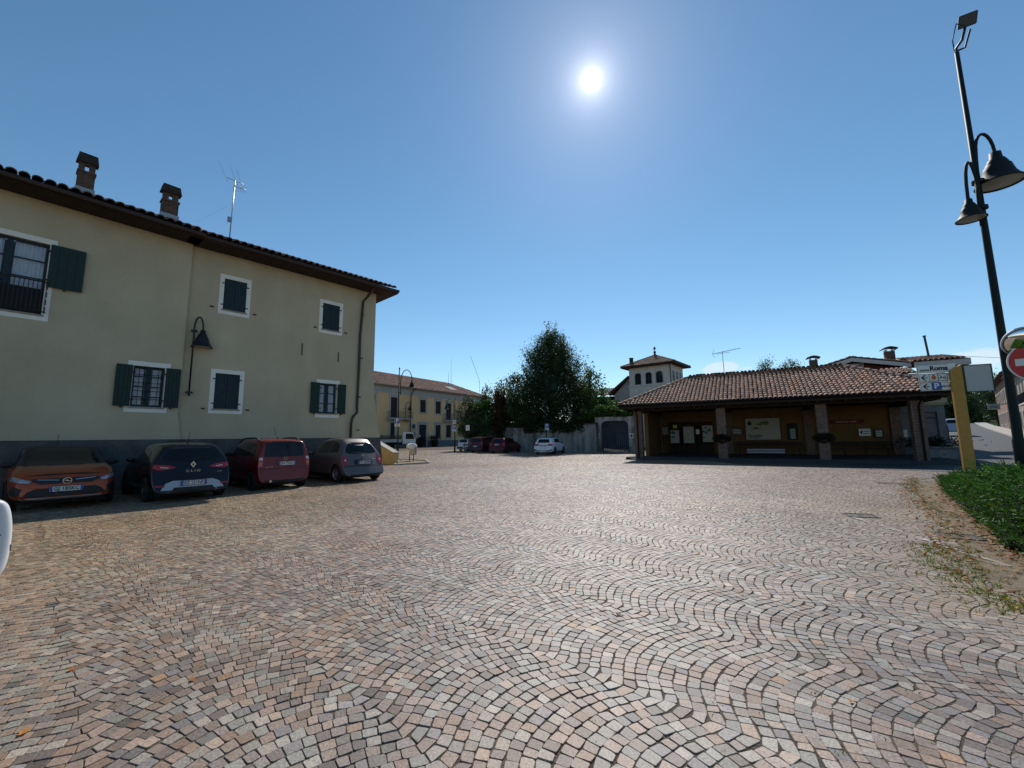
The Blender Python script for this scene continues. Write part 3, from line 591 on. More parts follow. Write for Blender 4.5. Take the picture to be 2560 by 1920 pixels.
for px, py in ((530.5, 766), (637, 787), (508, 1021), (619, 1025), (788.5, 818), (864.5, 833)):
    u, z = HF.on(px, py); m.box(u-.07, u+.04, -.05, .0, z-.025, z+.02)
split(m, 'shutter_catch', M_['black'], hs)
m = MB()
for px, y0, y1 in ((754, 858, 888), (845, 881, 904)):
    u, z0 = HF.on(px, y1); z1 = HF.on(px, y0)[1]; m.box(u-.015, u+.015, -.03, 0, z0, z1)
split(m, 'tie_rod', M_['black'], hs)
# roof: boarded eaves, gutter and courses of clay tiles
SL = math.radians(21); OH = .84; DP = 4.6
def roof_part(x0, x1, hipR, mb_s, mb_t, mb_g, mb_u):
    zf = ZE
    mb_s.box(x0, x1, -OH, .02, zf, zf+.05); 
    mb_s.box(x0, x1, -OH-.03, -OH, zf-.02, zf+.16)
    zz = zf+.2; mb_u.quad((x0, -OH-.06, zz-.04), (x1, -OH-.06, zz-.04), (x1, DP, zz-.04+(DP+OH)*math.tan(SL)), (x0, DP, zz-.04+(DP+OH)*math.tan(SL)))
    keep = None
    if hipR: keep = lambda cx, s: (x0+cx) < x1-s*math.cos(SL)+.1
    tiles(mb_t, (x0, -OH-.09, zz-.02), (1, 0, 0), (0, math.cos(SL), math.sin(SL)), x1-x0, (DP+OH)/math.cos(SL), pitch=.24, exp=.36, keep=keep, k=.8)
    mb_g.tube([(x0, -OH-.1, zf+.07), (x1, -OH-.1, zf+.07)], .075, 8)
ms_, mt_, mg_, mu_ = MB(), MB(), MB(), MB()
roof_part(uj-.2, .66, False, ms_, mt_, mg_, mu_)
# hipped return round the corner
ms_.box(.0, .66, .02, 9, ZE, ZE+.05); ms_.box(.66, .69, -OH, 9, ZE-.02, ZE+.16)
a2 = [MB() for _ in range(4)]; roof_part(-LL, .12, False, *a2); a2[0].box(.12, .9, -OH, .02, ZE-.03, ZE+.045)
for A_, B_ in zip((ms_, mt_, mg_, mu_), a2): merge(A_, B_, LQ)
ro = mt_.build('roof', M_['tile'], hs); ms_.build('eave_boards', M_['soffit'], hs); mg_.build('gutter', M_['copper'], hs); mu_.build('roof_deck', M_['tiledark'], ro)
# downpipe
m = MB(); ud, z = HF.on(907, 722)
P_ = [(ud+.2, -.8, ZE+.0), (ud+.1, -.5, ZE-.25), (ud, -.09, ZE-.55)]
for px, py in ((898, 840), (895, 920), (891.5, 985)): P_.append((HF.on(px, py)[0], -.09, HF.on(px, py)[1]))
u1 = HF.on(889.5, 1030)[0]; P_ += [(u1, -.09, 3.0), (u1-.02, -.16, 2.7), (u1-.25, -.2, 2.45), (u1-.27, -.14, 2.2), (u1-.28, -.12, 0)]
m.tube(P_, .055, 8); 
for z in (ZE-1.2, 5.2, 3.4, 1.9): m.lathe([(.07, z-.02), (.07, z+.02)], 8, (u1+.1 if z < 4 else ud, -.09, 0), 'z')
m.build('downpipe', M_['copper'], hs, True)
def chimney(fr, pxl, pxr, pyb, pyt, yy):
    (ua, za), (ub, zb) = fr.on(pxl, pyb, yy), fr.on(pxr, pyb, yy); zt = fr.on((pxl+pxr)/2, pyt, yy)[1]; zb = min(za, zb)-.5; w_ = (ub-ua); c = (ua+ub)/2; h = zt-zb-.5
    zb2 = zb; z1 = zb+.5+h*.42; m = MB(); hw = w_/2*.92
    m.box(c-hw, c+hw, yy-hw*.8, yy+hw*.8, zb2, z1); m.box(c-hw*1.12, c+hw*1.12, yy-hw*.95, yy+hw*.95, z1, z1+.07); z2 = z1+.07; z3 = z2+h*.26
    for sx in (-1, 1): m.box(c+sx*hw*.62-hw*.36, c+sx*hw*.62+hw*.36, yy-hw*.4, yy+hw*.3, z2, z3)
    m.box(c-hw*.261, c+hw*.261, yy-hw*.39, yy+hw*.29, z2+(z3-z2)*.78, z3); m.box(c-hw*.261, c+hw*.261, yy-hw*.39, yy+hw*.29, z2, z2+(z3-z2)*.12)
    ch = bpy.data.objects.new('chimney', None); COL.objects.link(ch); ch.parent = hs; place(ch, fr)
    m.build('brick_stack', M_['brickold'], ch); m = MB()
    m.prism([(c-hw*1.32, z3), (c+hw*1.32, z3), (c+hw*1.08, zt), (c-hw*1.08, zt)], 'y', yy-hw*.75, yy+hw*.6); m.build('cap', M_['capdark'], ch)
    m = MB(); m.box(c-hw*1.15, c+hw*1.15, yy-hw*1.0, yy+hw*1.0, za-.35, za-.02); m.build('flashing', M_['steel'], ch)
chimney(HL, 187, 236, 466, 387, 1.2); chimney(HL, 400, 444, 532, 466, 1.2)
# television aerial on the roof
ua, za = HF.on(575, 577, 2.2); zt = HF.on(581, 448, 2.2)[1]; P0 = HF.O+HF.d*ua+HF.n*2.2
an = thing('television_aerial', 'tall thin television aerial with slanting rods above the cream house roof', 'aerial', (P0.x, P0.y, za-.5), HF.rot)
m = MB(); H_ = zt-za+.5; m.tube([(0, 0, 0), (.04, 0, H_)], .022, 6); m.build('mast', M_['steel'], an, True)
m = MB(); m.tube([(-.26, 0, H_-.02), (.36, 0, H_-.04)], .014, 5); m.tube([(.02, 0, H_-.32), (.52, .1, H_-.18)], .012, 5)
for x, l in ((-.26, .62), (.14, .66), (.33, .55)): m.tube([(x+l*.12, .2, H_-.10), (x-l*.62, -.3, H_+l*.62)], .006, 4)
for i in range(7): x = .06+i*.068; z = H_-.31+.13*i/8; m.tube([(x-.05, -.12, z+.10-.04*(i % 2)), (x+.05, .14, z-.11)], .005, 4)
m.build('aerial_rods', M_['steel'], an, True)
m = MB(); m.box(-.12, .03, -.05, .06, .9, 1.1); m.tube([(.02, 0, H_*.62), (-1.2, -.2, .35)], .0025, 3); m.build('junction_box', M_['steel'], an)
# ------------------------------------------------------------------ swan-neck lamps
def arc_pts(x0, z0, x1, z1, top, n=12):   # from the pole top over the bow and down to the bell, in the local xz-plane
    cx = (x0+x1)/2; rx = (x1-x0)/2; out = []
    for i in range(n+1):
        t_ = math.pi*(1-i/n); zz = z0 if i <= n/2 else z1; out.append((cx+rx*math.cos(t_), 0, zz+(top-zz)*math.sin(t_)))
    return out
def bell(m, x, z, r):    # stepped bell shade hanging from (x, z), z is its top
    prof = [(.14*r, 0), (.25*r, -.03*r), (.28*r, -.40*r), (.36*r, -.48*r), (.40*r, -.58*r), (.47*r, -.72*r), (.50*r, -.84*r), (.58*r, -.92*r), (.63*r, -1.15*r), (.70*r, -1.42*r), (.82*r, -1.66*r), (.97*r, -1.84*r), (1.03*r, -1.90*r), (1.04*r, -1.96*r), (.96*r, -1.94*r), (.7*r, -1.6*r), (.4*r, -1.3*r)]
    m.lathe([(a, b+z) for a, b in prof], 22, (x, 0, 0))
M_['lampglass'] = mat('lamp_glass', (.30, .30, .28), .35, .5)
def lampglass(m, x, z, r): m.lathe([(.93*r, z-1.90*r), (.5*r, z-1.95*r), (.0, z-1.97*r)], 20, (x, 0, 0))
def wall_lamp(fr, pts, lab, sc, yy=-.16, grp=None, flip=1):
    (xb, yb), (xt, yt), (xa, ya), (xl, yl), bt = pts
    ub, zb = fr.on(xb, yb, yy); ut, zt = fr.on(xt, yt, yy); ua, za = fr.on(xa, ya, yy); ul, zl = fr.on(xl, yl, yy); zbot = fr.on(xl, bt, yy)[1]
    P = fr.O+fr.d*ub+fr.n*yy; t = thing('wall_lamp', lab, 'lamp', (P.x, P.y, zb), fr.rot, grp)
    r = abs(zl-zbot)/1.96; w_ = (ul-ub); m = MB(); H1 = zt-zb
    m.tube([(0, 0, -.12), (0, 0, H1)]+arc_pts(0, H1, w_, zl-zb, za-zb)[1:], .022*sc, 8); m.build('bracket', M_['black'], t, True)
    m = MB(); bell(m, w_, zl-zb, r); m.build('shade', M_['black'], t, True); m = MB(); lampglass(m, w_, zl-zb, r); m.build('lens', M_['lampglass'], t, True)
    m = MB(); m.lathe([(0, -.03), (.085*sc, -.03), (.085*sc, .03), (0, .03)], 12, (0, 0, 0.0)); m.lathe([(0, -.03), (.075*sc, -.03), (.075*sc, .03), (0, .03)], 12, (0, 0, H1-.1)); m.tube([(0, 0, 0), (0, -yy, 0)], .02*sc, 6); m.tube([(0, 0, H1-.1), (0, -yy, H1-.1)], .02*sc, 6); m.build('wall_clamp', M_['black'], t)
wall_lamp(HF, ((472.3, 981), (486, 820), (500, 793), (508, 826), 869), 'black swan-neck lamp fixed high on the cream wall between two windows', 1.25)
M_['fglass'] = mat('floodlight_glass', (.07, .08, .09), .3, .5)
M_['trimdark'] = mat('dark_housing', (.03, .033, .038), .6, .3)
# ================================================================== LAMP POSTS AND SIGNS
def sign_plate(m, u0, u1, z0, z1, y, mi, th=.012): m.mi = mi; m.bbox(u0, u1, y-th, y, z0, z1, .004)
def parking_sign(t, x, z, s, y=-.1, extra=True):     # faces local -y
    m = MB(); m.bbox(x-s/2, x+s/2, y-.02, y, z-s/2, z+s/2, .01); g = m.build('parking_sign', M_['signblue'], t)
    m = MB(); b = s*.03
    for a in ((x-s/2+b, x+s/2-b, z+s/2-2*b, z+s/2-b), (x-s/2+b, x+s/2-b, z-s/2+b, z-s/2+2*b), (x-s/2+b, x-s/2+2*b, z-s/2+2*b, z+s/2-2*b), (x+s/2-2*b, x+s/2-b, z-s/2+2*b, z+s/2-2*b)): m.box(a[0], a[1], y-.023, y-.0205, a[2], a[3])
    text(m, 'P', s*1.05, (x, y-.024, z), (1, 0, 0), (0, 0, 1), bold=s*.022); m.build('lettering', M_['signwhite'], g)
    if extra:
        m = MB(); m.bbox(x-s/2, x+s/2, y-.02, y, z-s*1.05, z-s*.55, .008); g = m.build('supplementary_plate', M_['signwhite'], t); m = MB()
        for k, wd in ((.68, .34), (.78, .40), (.9, .36)): m.box(x-s*wd, x+s*wd, y-.0225, y-.0205, z-s*k-s*.02, z-s*k+s*.02)
        m.build('lettering', M_['ink'], g)
def lamp_post(px, pyb, pyt, pxt, arch, lab, signs, side=1, second=None, rz=0., pr=.05, Y=None):
    g = G(px, pyb) if Y is None else D(px, pyb, Y); Y = g.y
    if Y: g.z = 0
    t = thing('lamp_post', lab, 'lamp post', (g.x, g.y, 0), rz); H_ = D(pxt, pyt, Y).z
    m = MB(); m.tube([(0, 0, 0), (0, 0, 1.0), (0, 0, 1.05), (0, 0, H_)], [pr*1.5, pr*1.4, pr, pr*.7], 10); m.lathe([(0, H_), (pr*1.1, H_), (pr*1.2, H_+.05), (pr*.5, H_+.1), (0, H_+.1)], 10); m.build('post', M_['postgreen'], t, True)
    if arch:
        ax, az_, lx, lz, lb = arch; za = D(px, az_, Y).z; w_ = abs(D(lx, lz, Y).x-D(ax, lz, Y).x)*side; zl = D(lx, lz, Y).z; zb = D(lx, lb, Y).z; r = (zl-zb)/1.96; x0 = side*.12
        m = MB(); m.tube([(x0, 0, zl-1.1), (x0, 0, zl)]+arc_pts(x0, zl, x0+w_, zl, za)[1:], .03, 8); m.tube([(0, 0, zl-.9), (x0, 0, zl-.9)], .03, 6); m.tube([(0, 0, zl-.2), (x0, 0, zl-.2)], .03, 6); m.build('swan_neck', M_['postgreen'], t, True)
        m = MB(); bell(m, x0+w_, zl, r); m.build('shade', M_['postgreen'], t, True); m = MB(); lampglass(m, x0+w_, zl, r); m.build('lens', M_['lampglass'], t, True)
    for sx, sy, s in signs: parking_sign(t, D(sx, sy, Y).x-g.x, D(sx, sy, Y).z, s)
    return t, g
lamp_post(993.6, 1147, 922, 996.4, (998, 925, 1026, 952, 970), 'tall dark green lamp post carrying a blue parking sign beside the litter bin', [(994.5, 1052, .40)], 1, pr=.055)
t, g = lamp_post(1137, 1112, 998, 1137.5, (1136, 998, 1117, 1012, 1023), 'smaller lamp post with two signs behind the old white hatchback', [(1136, 1068.5, .40)], -1, Y=44, pr=.06)
m = MB(); x, z = D(1136, 1055, 44).x-g.x, D(1136, 1055, 44).z; m.bbox(x-.17, x+.17, -.12, -.1, z-.2, z+.2, .01); q = m.build('restriction_sign', M_['signwhite'], t)
m = MB()
for i in range(24):
    a0, a1 = 2*math.pi*i/24, 2*math.pi*(i+1)/24; m.add([(x+.12*math.cos(a0), -.123, z+.02+.12*math.sin(a0)), (x+.12*math.cos(a1), -.123, z+.02+.12*math.sin(a1)), (x+.085*math.cos(a1), -.123, z+.02+.085*math.sin(a1)), (x+.085*math.cos(a0), -.123, z+.02+.085*math.sin(a0))], [(0, 1, 2, 3)])
m.box(x-.02, x+.02, -.123, -.121, z-.08, z+.1); m.build('symbol', M_['ink'], q)
lamp_post(1367, 1118, 940, 1366, (1367, 938, 1384, 956, 973), 'dark lamp post with a parking sign in front of the big tree', [(1367, 1064.5, .40)], 1, Y=40.5, pr=.055)
# plain post with a white notice behind the far cars
g = D(1162, 1112, 42.5); t = thing('notice_post', 'thin post with a small white notice by the old white hatchback', 'sign', (g.x, g.y, 0)); m = MB(); m.tube([(0, 0, 0), (0, 0, 3.1)], .03, 6); m.build('post', M_['black'], t)
z = D(1162, 1069, 42.5).z; m = MB(); m.bbox(.1, .48, -.03, -.01, z-.3, z+.24, .01); q = m.build('notice', M_['signwhite'], t); m = MB(); text(m, 'U', .3, (.29, -.032, z-.05), (1, 0, 0), (0, 0, 1)); m.build('lettering', M_['ink'], q)
# big lamp post on the right, with floodlight, two bells, mirror and no-entry sign
YP = 9.2; g = D(2556, 1162, YP); X0 = g.x; Ht = D(2392, 132, YP).z
bp_ = thing('lamp_post', 'tall dark green lamp post with two bell lamps and a floodlight at the right', 'lamp post', (X0, YP, 0)); lean = D(2392, 132, YP).x-X0
m = MB(); m.tube([(0, 0, 0), (0, 0, 1.3), (0, 0, 1.36), (lean*.5, 0, Ht*.5), (lean, 0, Ht)], [.105, .10, .084, .066, .043], 16); m.build('post', M_['postgreen'], bp_, True)
def xz(px, py): p = D(px, py, YP); return p.x-X0, p.z
for (pa, pt, pl, bb, nm) in (((2446, 455), (2455, 341), (2477, 387), 474, 1), ((2449, 540), (2422, 410), (2411, 503), 572, -1)):
    (xa, za), (xt, zt), (xl, zl) = xz(*pa), xz(*pt), xz(*pl); zb = xz(pl[0], bb)[1]; r = (zl-zb)/1.98*(.9 if nm > 0 else .74)
    xa = xz(2434+(455-341)*.16*0+ (8 if nm > 0 else 14), pa[1])[0]
    m = MB(); P = [(xa, -.02, za-.25), (xa+(xt-xa)*.04, -.05, za+(zt-za)*.45)]; 
    for i in range(1, 10): t_ = math.pi*(1-i/9*.98); cx = (xa+xl)/2; P.append((cx+(xl-xa)/2*math.cos(t_), -.08, (za if i < 5 else zl)*0+zl+(zt-zl)*math.sin(t_)))
    P.append((xl, -.08, zl-.04)); m.tube(P, .032, 8); m.build('swan_neck', M_['postgreen'], bp_, True); m = MB(); bell(m, xl, zl, r); o = m.build('shade', M_['postgreen'], bp_, True); o.location.y = -.08; m = MB(); lampglass(m, xl, zl, r); o = m.build('lens', M_['lampglass'], bp_, True); o.location.y = -.08
m = MB()
for py in (455, 520): x, z = xz(2438+(py-455)*.14+7, py); m.lathe([(.0, z-.04), (.11, z-.04), (.11, z+.04), (0, z+.04)], 14, (x, 0, 0))
m.build('clamp', M_['postgreen'], bp_)
fx, fz = xz(2408, 60); m = MB(); fl = bpy.data.objects.new('floodlight', None); COL.objects.link(fl); fl.parent = bp_; fl.location = (fx-.0, -.1, fz); fl.rotation_euler = (R(38), R(8), R(-42)); fl.scale = (.74, .74, .74)
m.bbox(-.22, .22, -.06, .06, -.19, .19, .02)
for i in range(7): m.box(-.19+i*.06, -.175+i*.06, .06, .1, -.17, .17)
m.build('housing', M_['trimdark'], fl); m = MB(); m.quad((-.19, -.063, -.16), (.19, -.063, -.16), (.19, -.063, .16), (-.19, -.063, .16)); m.build('lens', M_['fglass'], fl)
m = MB(); xe, ze = lean, Ht; m.tube([(xe, 0, ze-.1), (xe, 0, ze+.12), (xe+.12, -.05, ze+.3), (fx-.05, -.06, fz-.18)], .03, 6); m.tube([(xe, 0, ze+.05), (xe+.2, -.02, ze+.12), (fx+.1, -.04, fz-.2)], .022, 6); m.tube([(xe-.05, 0, ze+.05), (xe-.12, -.05, ze+.28), (xe-.02, -.1, fz-.1), (fx, -.05, fz-.15)], .012, 5); m.build('bracket', M_['black'], bp_, True)
# convex mirror
q_ = D(2556, 853, YP-.3); x, z = q_.x-X0+.03, q_.z; mr_ = bpy.data.objects.new('convex_mirror', None); COL.objects.link(mr_); mr_.parent = bp_; mr_.location = (x-.03, -.30, z); mr_.rotation_euler = (R(30), 0, R(-30)); rm = .33
m = MB(); m.lathe([(rm*math.sin(a_), -.06-.09*math.cos(a_*1.6)) for a_ in np.linspace(0, math.pi/2, 10)][::-1], 28, (0, 0, 0), 'y'); m.build('mirror_face', mat('mirror_surface', (.8, .8, .8), .04, .5, metal=1), mr_, True)
m = MB(); m.lathe([(rm*.98, -.06), (rm*1.015, -.065), (rm*1.02, .0), (rm*.9, .04), (0, .05)], 28, (0, 0, 0), 'y'); m.tube([(0, .04, 0), (-.02, .28, 0)], .025, 6); m.build('rim', M_['signgrey'], mr_, True)
# no-entry sign
q_ = D(2592, 903, YP-.42); x, z = q_.x-X0-.02, q_.z; ne = bpy.data.objects.new('no_entry_sign', None); COL.objects.link(ne); ne.parent = bp_; ne.location = (x+.02, -.42, z); ne.rotation_euler = (0, 0, R(-38)); rs = .43
m = MB(); m.lathe([(0, -.02), (rs*.94, -.02), (rs*.94, -.018)], 40, (0, 0, 0), 'y'); m.build('red_disc', M_['signred'], ne)
m = MB(); m.lathe([(rs*.94, -.021), (rs, -.021), (rs, 0), (0, 0.004)], 40, (0, 0, 0), 'y'); m.bbox(-rs*.72, rs*.72, -.026, -.0205, -rs*.18, rs*.18, .004); m.build('white_bar_and_rim', M_['signwhite'], ne)
m = MB(); m.tube([(0, .0, 0), (-.05, .4, 0)], .025, 6); m.build('arm', M_['steel'], ne)
# ------------------------------------------------------------------ street-name and direction panels with the ochre pylon
YS = 13.4; O_ = D(2402, 1182, YS); SF = Frame((O_.x, O_.y), 112)
ochre = mat('ochre_paint', (.44, .235, .055), .6, .3, nz=(7, .12), nz2=(70, .12), bump=(80, .2))
py_ = thing('ochre_pylon', 'flat ochre yellow upright post with a slanting top rising out of the hedge', 'post', (SF.O.x, SF.O.y, 0), SF.rot)
ua, za = SF.on(2378, 926); ub, zb = SF.on(2405, 911); uc = SF.on(2407, 1182)[0]; ud_ = SF.on(2440, 1180)[0]; u0 = (ua+SF.on(2407, 1182)[0])/2; u1 = (ub+SF.on(2439, 1180)[0])/2
m = MB(); m.prism([(u0, 0), (u1, 0), (u1, zb), (u0, za)], 'y', -.02, .07); m.build('body', ochre, py_)
def sbox(p): return
sg = thing('direction_sign', 'white street name and direction panels left of the ochre post', 'sign', (SF.O.x, SF.O.y, 0), SF.rot)
uL = SF.on(2297, 940)[0]; uR = u0+.2; zt = SF.on(2335, 910)[1]; zb_ = SF.on(2340, 977)[1]; hgt = (zt-zb_)/3; wS = u0-uL
for i, nm in enumerate(('street_name_panel', 'direction_panel', 'direction_panel')):
    z1 = zt-i*hgt; z0 = z1-hgt+.012; x0 = uL+i*.02; m = MB(); m.bbox(x0, uR, .08, .105, z0, z1, .006)
    q = m.build(nm, M_['signwhite'], sg); y = .077; cz = (z0+z1)/2; hh = (z1-z0)
    m = MB(); t_ = .008
    for a_ in ((x0+.01, u0, z1-.018, z1-.01), (x0+.01, u0, z0+.01, z0+.018), (x0+.01, x0+.018, z0+.018, z1-.018)): m.box(a_[0], a_[1], y-.001, y+.002, a_[2], a_[3])
    if i == 0:
        text(m, 'piazza', hh*.36, (x0+wS*.09, y, cz-hh*.14), (1, 0, 0), (0, 0, 1), 'LEFT', .003); text(m, 'Roma', hh*.72, (x0+wS*.42, y, cz+.0), (1, 0, 0), (0, 0, 1), 'LEFT', .009, squash=.95)
    else:
        ax = x0+wS*.07
        for s in (-1, 1): m.add([(ax, y, cz), (ax+.10, y, cz+s*hh*.34), (ax+.145, y, cz+s*hh*.34), (ax+.05, y, cz)], [(0, 1, 2, 3)])
        m.box(ax+.03, ax+wS*.22, y-.001, y+.002, cz-.014, cz+.014)
        if i == 2: text(m, 'parcheggio', hh*.42, (x0+wS*.66, y, cz), (1, 0, 0), (0, 0, 1), 'LEFT', .003)
        else:
            for bx in (x0+wS*.34, x0+wS*.62):
                w_ = hh*.84
                for a_ in ((bx, bx+w_, cz+w_/2-.008, cz+w_/2), (bx, bx+w_, cz-w_/2, cz-w_/2+.008), (bx, bx+.008, cz-w_/2, cz+w_/2), (bx+w_-.008, bx+w_, cz-w_/2, cz+w_/2)): m.box(a_[0], a_[1], y-.001, y+.002, a_[2], a_[3])
            bx = x0+wS*.62; w_ = hh*.84    # figures by a tool and a roof: simple pictogram strokes
            for a_, b2 in (((.18, .3), (.38, .62)), ((.38, .62), (.30, .35)), ((.2, .68), (.3, .75)), ((.38, .45), (.62, .4)), ((.62, .4), (.7, .7)), ((.6, .3), (.86, .3)), ((.8, .3), (.8, .55))):
                pa = (bx+w_*a_[0], y-.002, cz-w_/2+w_*a_[1]); pb = (bx+w_*b2[0], y-.002, cz-w_/2+w_*b2[1]); m.tube([pa, pb], .009, 5)
    m.build('lettering', M_['ink'], q)
    if i == 2:
        w_ = hh*.86; bx = x0+wS*.36; m = MB(); m.box(bx, bx+w_, y-.002, y+.002, cz-w_/2, cz+w_/2); m.build('parking_symbol', M_['signblue'], q)
        m = MB(); text(m, 'P', w_*1.05, (bx+w_/2, y-.004, cz), (1, 0, 0), (0, 0, 1), bold=.008); m.build('parking_letter', M_['signwhite'], q)
    if i == 1:
        w_ = hh*.7; bx = x0+wS*.34+hh*.07; m = MB(); m.lathe([(0, y-.002), (w_*.32, y-.002)], 18, (bx+w_/2, 0, cz-.01), 'y'); m.prism([(bx+w_*.3, cz+.03), (bx+w_*.7, cz+.03), (bx+w_*.62, cz+.10), (bx+w_*.38, cz+.10)], 'y', y-.003, y-.001); m.build('town_symbol', mat('sign_orange', (.5, .12, .02), .5), q)
m = MB(); m.box(uL+.1, uR, .105, .13, zb_+.1, zb_+.16); m.box(uL+.1, uR, .105, .13, zt-.2, zt-.14); m.build('rail', M_['steel'], sg)
pn = thing('signboard', 'blank grey square panel in a black frame right of the ochre post', 'panel', (SF.O.x, SF.O.y, 0), SF.rot)
a0 = SF.on(2410, 914); a1 = SF.on(2478, 908); b0 = SF.on(2416, 981); b1 = SF.on(2486, 977); pu0, pu1 = u1+.015, (a1[0]+b1[0])/2; pz0, pz1 = (b0[1]+b1[1])/2, (a0[1]+a1[1])/2
m = MB(); m.bbox(pu0+.03, pu1-.02, -.02, .04, pz0+.02, pz1-.02, .004); m.build('face', M_['signgrey'], pn); m = MB()
for a_ in ((pu0, pu1, pz1-.02, pz1), (pu0, pu1, pz0, pz0+.02), (pu0, pu0+.03, pz0+.02, pz1-.02), (pu1-.02, pu1, pz0+.02, pz1-.02)): m.box(a_[0], a_[1], -.04, .06, a_[2], a_[3])
m.build('frame', M_['black'], pn)
# ------------------------------------------------------------------ litter bin, ramp wall
g = G(1023.5, 1153.5); t = thing('litter_bin', 'grey litter bin on two legs with a white bag over its top', 'bin', (g.x, g.y, 0), R(-8)); s = D(1034, 1100, g.y).x-D(1023.5, 1100, g.y).x
for x in (0, s): m = MB(); m.tube([(x, 0, 0), (x, 0, .95)], .03, 8); m.build('leg', M_['postgreen'], t)
m = MB(); m.bbox(.02, s+.15, -.17, .17, .42, .98, .03); m.build('bin_body', M_['steel'], t)
m = MB(); n = 14
for j, (z, r) in enumerate(((.84, .28), (.92, .32), (1.05, .31), (1.13, .25), (1.15, .06))):
    pass
vs = []; fs = []
for j, (z, r) in enumerate(((.82, .27), (.92, .31), (1.04, .30), (1.13, .22), (1.16, .04))):
    for k in range(n): a_ = 2*math.pi*k/n; rr = r*(1+.13*math.sin(3*a_+j)+.07*math.sin(7*a_+2*j)); vs.append((s/2-.02+rr*math.cos(a_)*1.15, rr*.8*math.sin(a_), z+.04*math.sin(2*a_+j)))
for j in range(4):
    for k in range(n): fs.append((j*n+k, j*n+(k+1) % n, (j+1)*n+(k+1) % n, (j+1)*n+k))
fs.append(tuple(range(4*n, 5*n))); m.add(vs, fs); m.build('bag', mat('white_plastic_bag', (.6, .61, .62), .45, .4, bump=(25, .6)), t, True)
ga = G(991, 1161); gb = ga+(-HF.n*-1)*0; dr = HF.n; gb = ga+dr*4.2; rp = thing('ramp_wall', 'yellow rendered parapet sloping down beside the corner of the cream house', 'low wall', (ga.x, ga.y, 0), HF.rot)
m = MB(); zt0 = D(991, 1133, ga.y).z; zt1 = zt0+ .95; m.prism([(0, 0), (4.2, 0), (4.2, zt0+1.3), (0, zt0)], 'x', -.22, .12); m.build('body', mat('yellow_render', (.55, .38, .17), .9, .1, nz=(2, .15), nz2=(50, .1), bump=(60, .3)), rp)
m = MB(); m.prism([(-.03, zt0), (4.2, zt0+1.3), (4.2, zt0+1.35), (-.03, zt0+.05)], 'x', -.25, .15); m.build('coping', M_['stone'], rp)
g = G(1003, 1152); t = thing('stone_bollard_base', 'small pale stone by the foot of the lamp post next to the bin', 'stone', (g.x-.1, g.y-.3, 0)); m = MB(); m.sphere((0, 0, .1), (.16, .14, .14), 9, 6); m.build('stone', M_['curb'], t, True)
# ================================================================== CARS
def paint(name, c, metal=.0, rough=.28): return mat(name, c, rough, .35, metal=metal, coat=.35)
M_['tail'] = mat('tail_lamp_red', (.35, .008, .01), .12, .6, coat=.6); M_['tailwhite'] = mat('lamp_clear', (.55, .5, .5), .12, .6, coat=.6); M_['trim'] = mat('black_trim', (.018, .018, .019), .55, .35)
M_['rim'] = mat('wheel_silver', (.35, .36, .37), .35, .5, metal=.7); M_['rimdark'] = mat('wheel_dark', (.05, .05, .055), .35, .5, metal=.5); M_['plate'] = mat('plate_white', (.62, .62, .6), .4, .4); M_['plateblue'] = mat('plate_blue', (.02, .07, .4), .4, .4); M_['headlamp'] = mat('headlamp_glass', (.28, .3, .33), .08, .7, coat=.8)
M_['greytrim'] = mat('silver_trim', (.42, .42, .42), .45, .5, metal=.3); M_['carglass'] = mat('car_glass', (.006, .009, .012), .06, .32); M_['orangel'] = mat('indicator_orange', (.6, .16, .02), .15, .5)
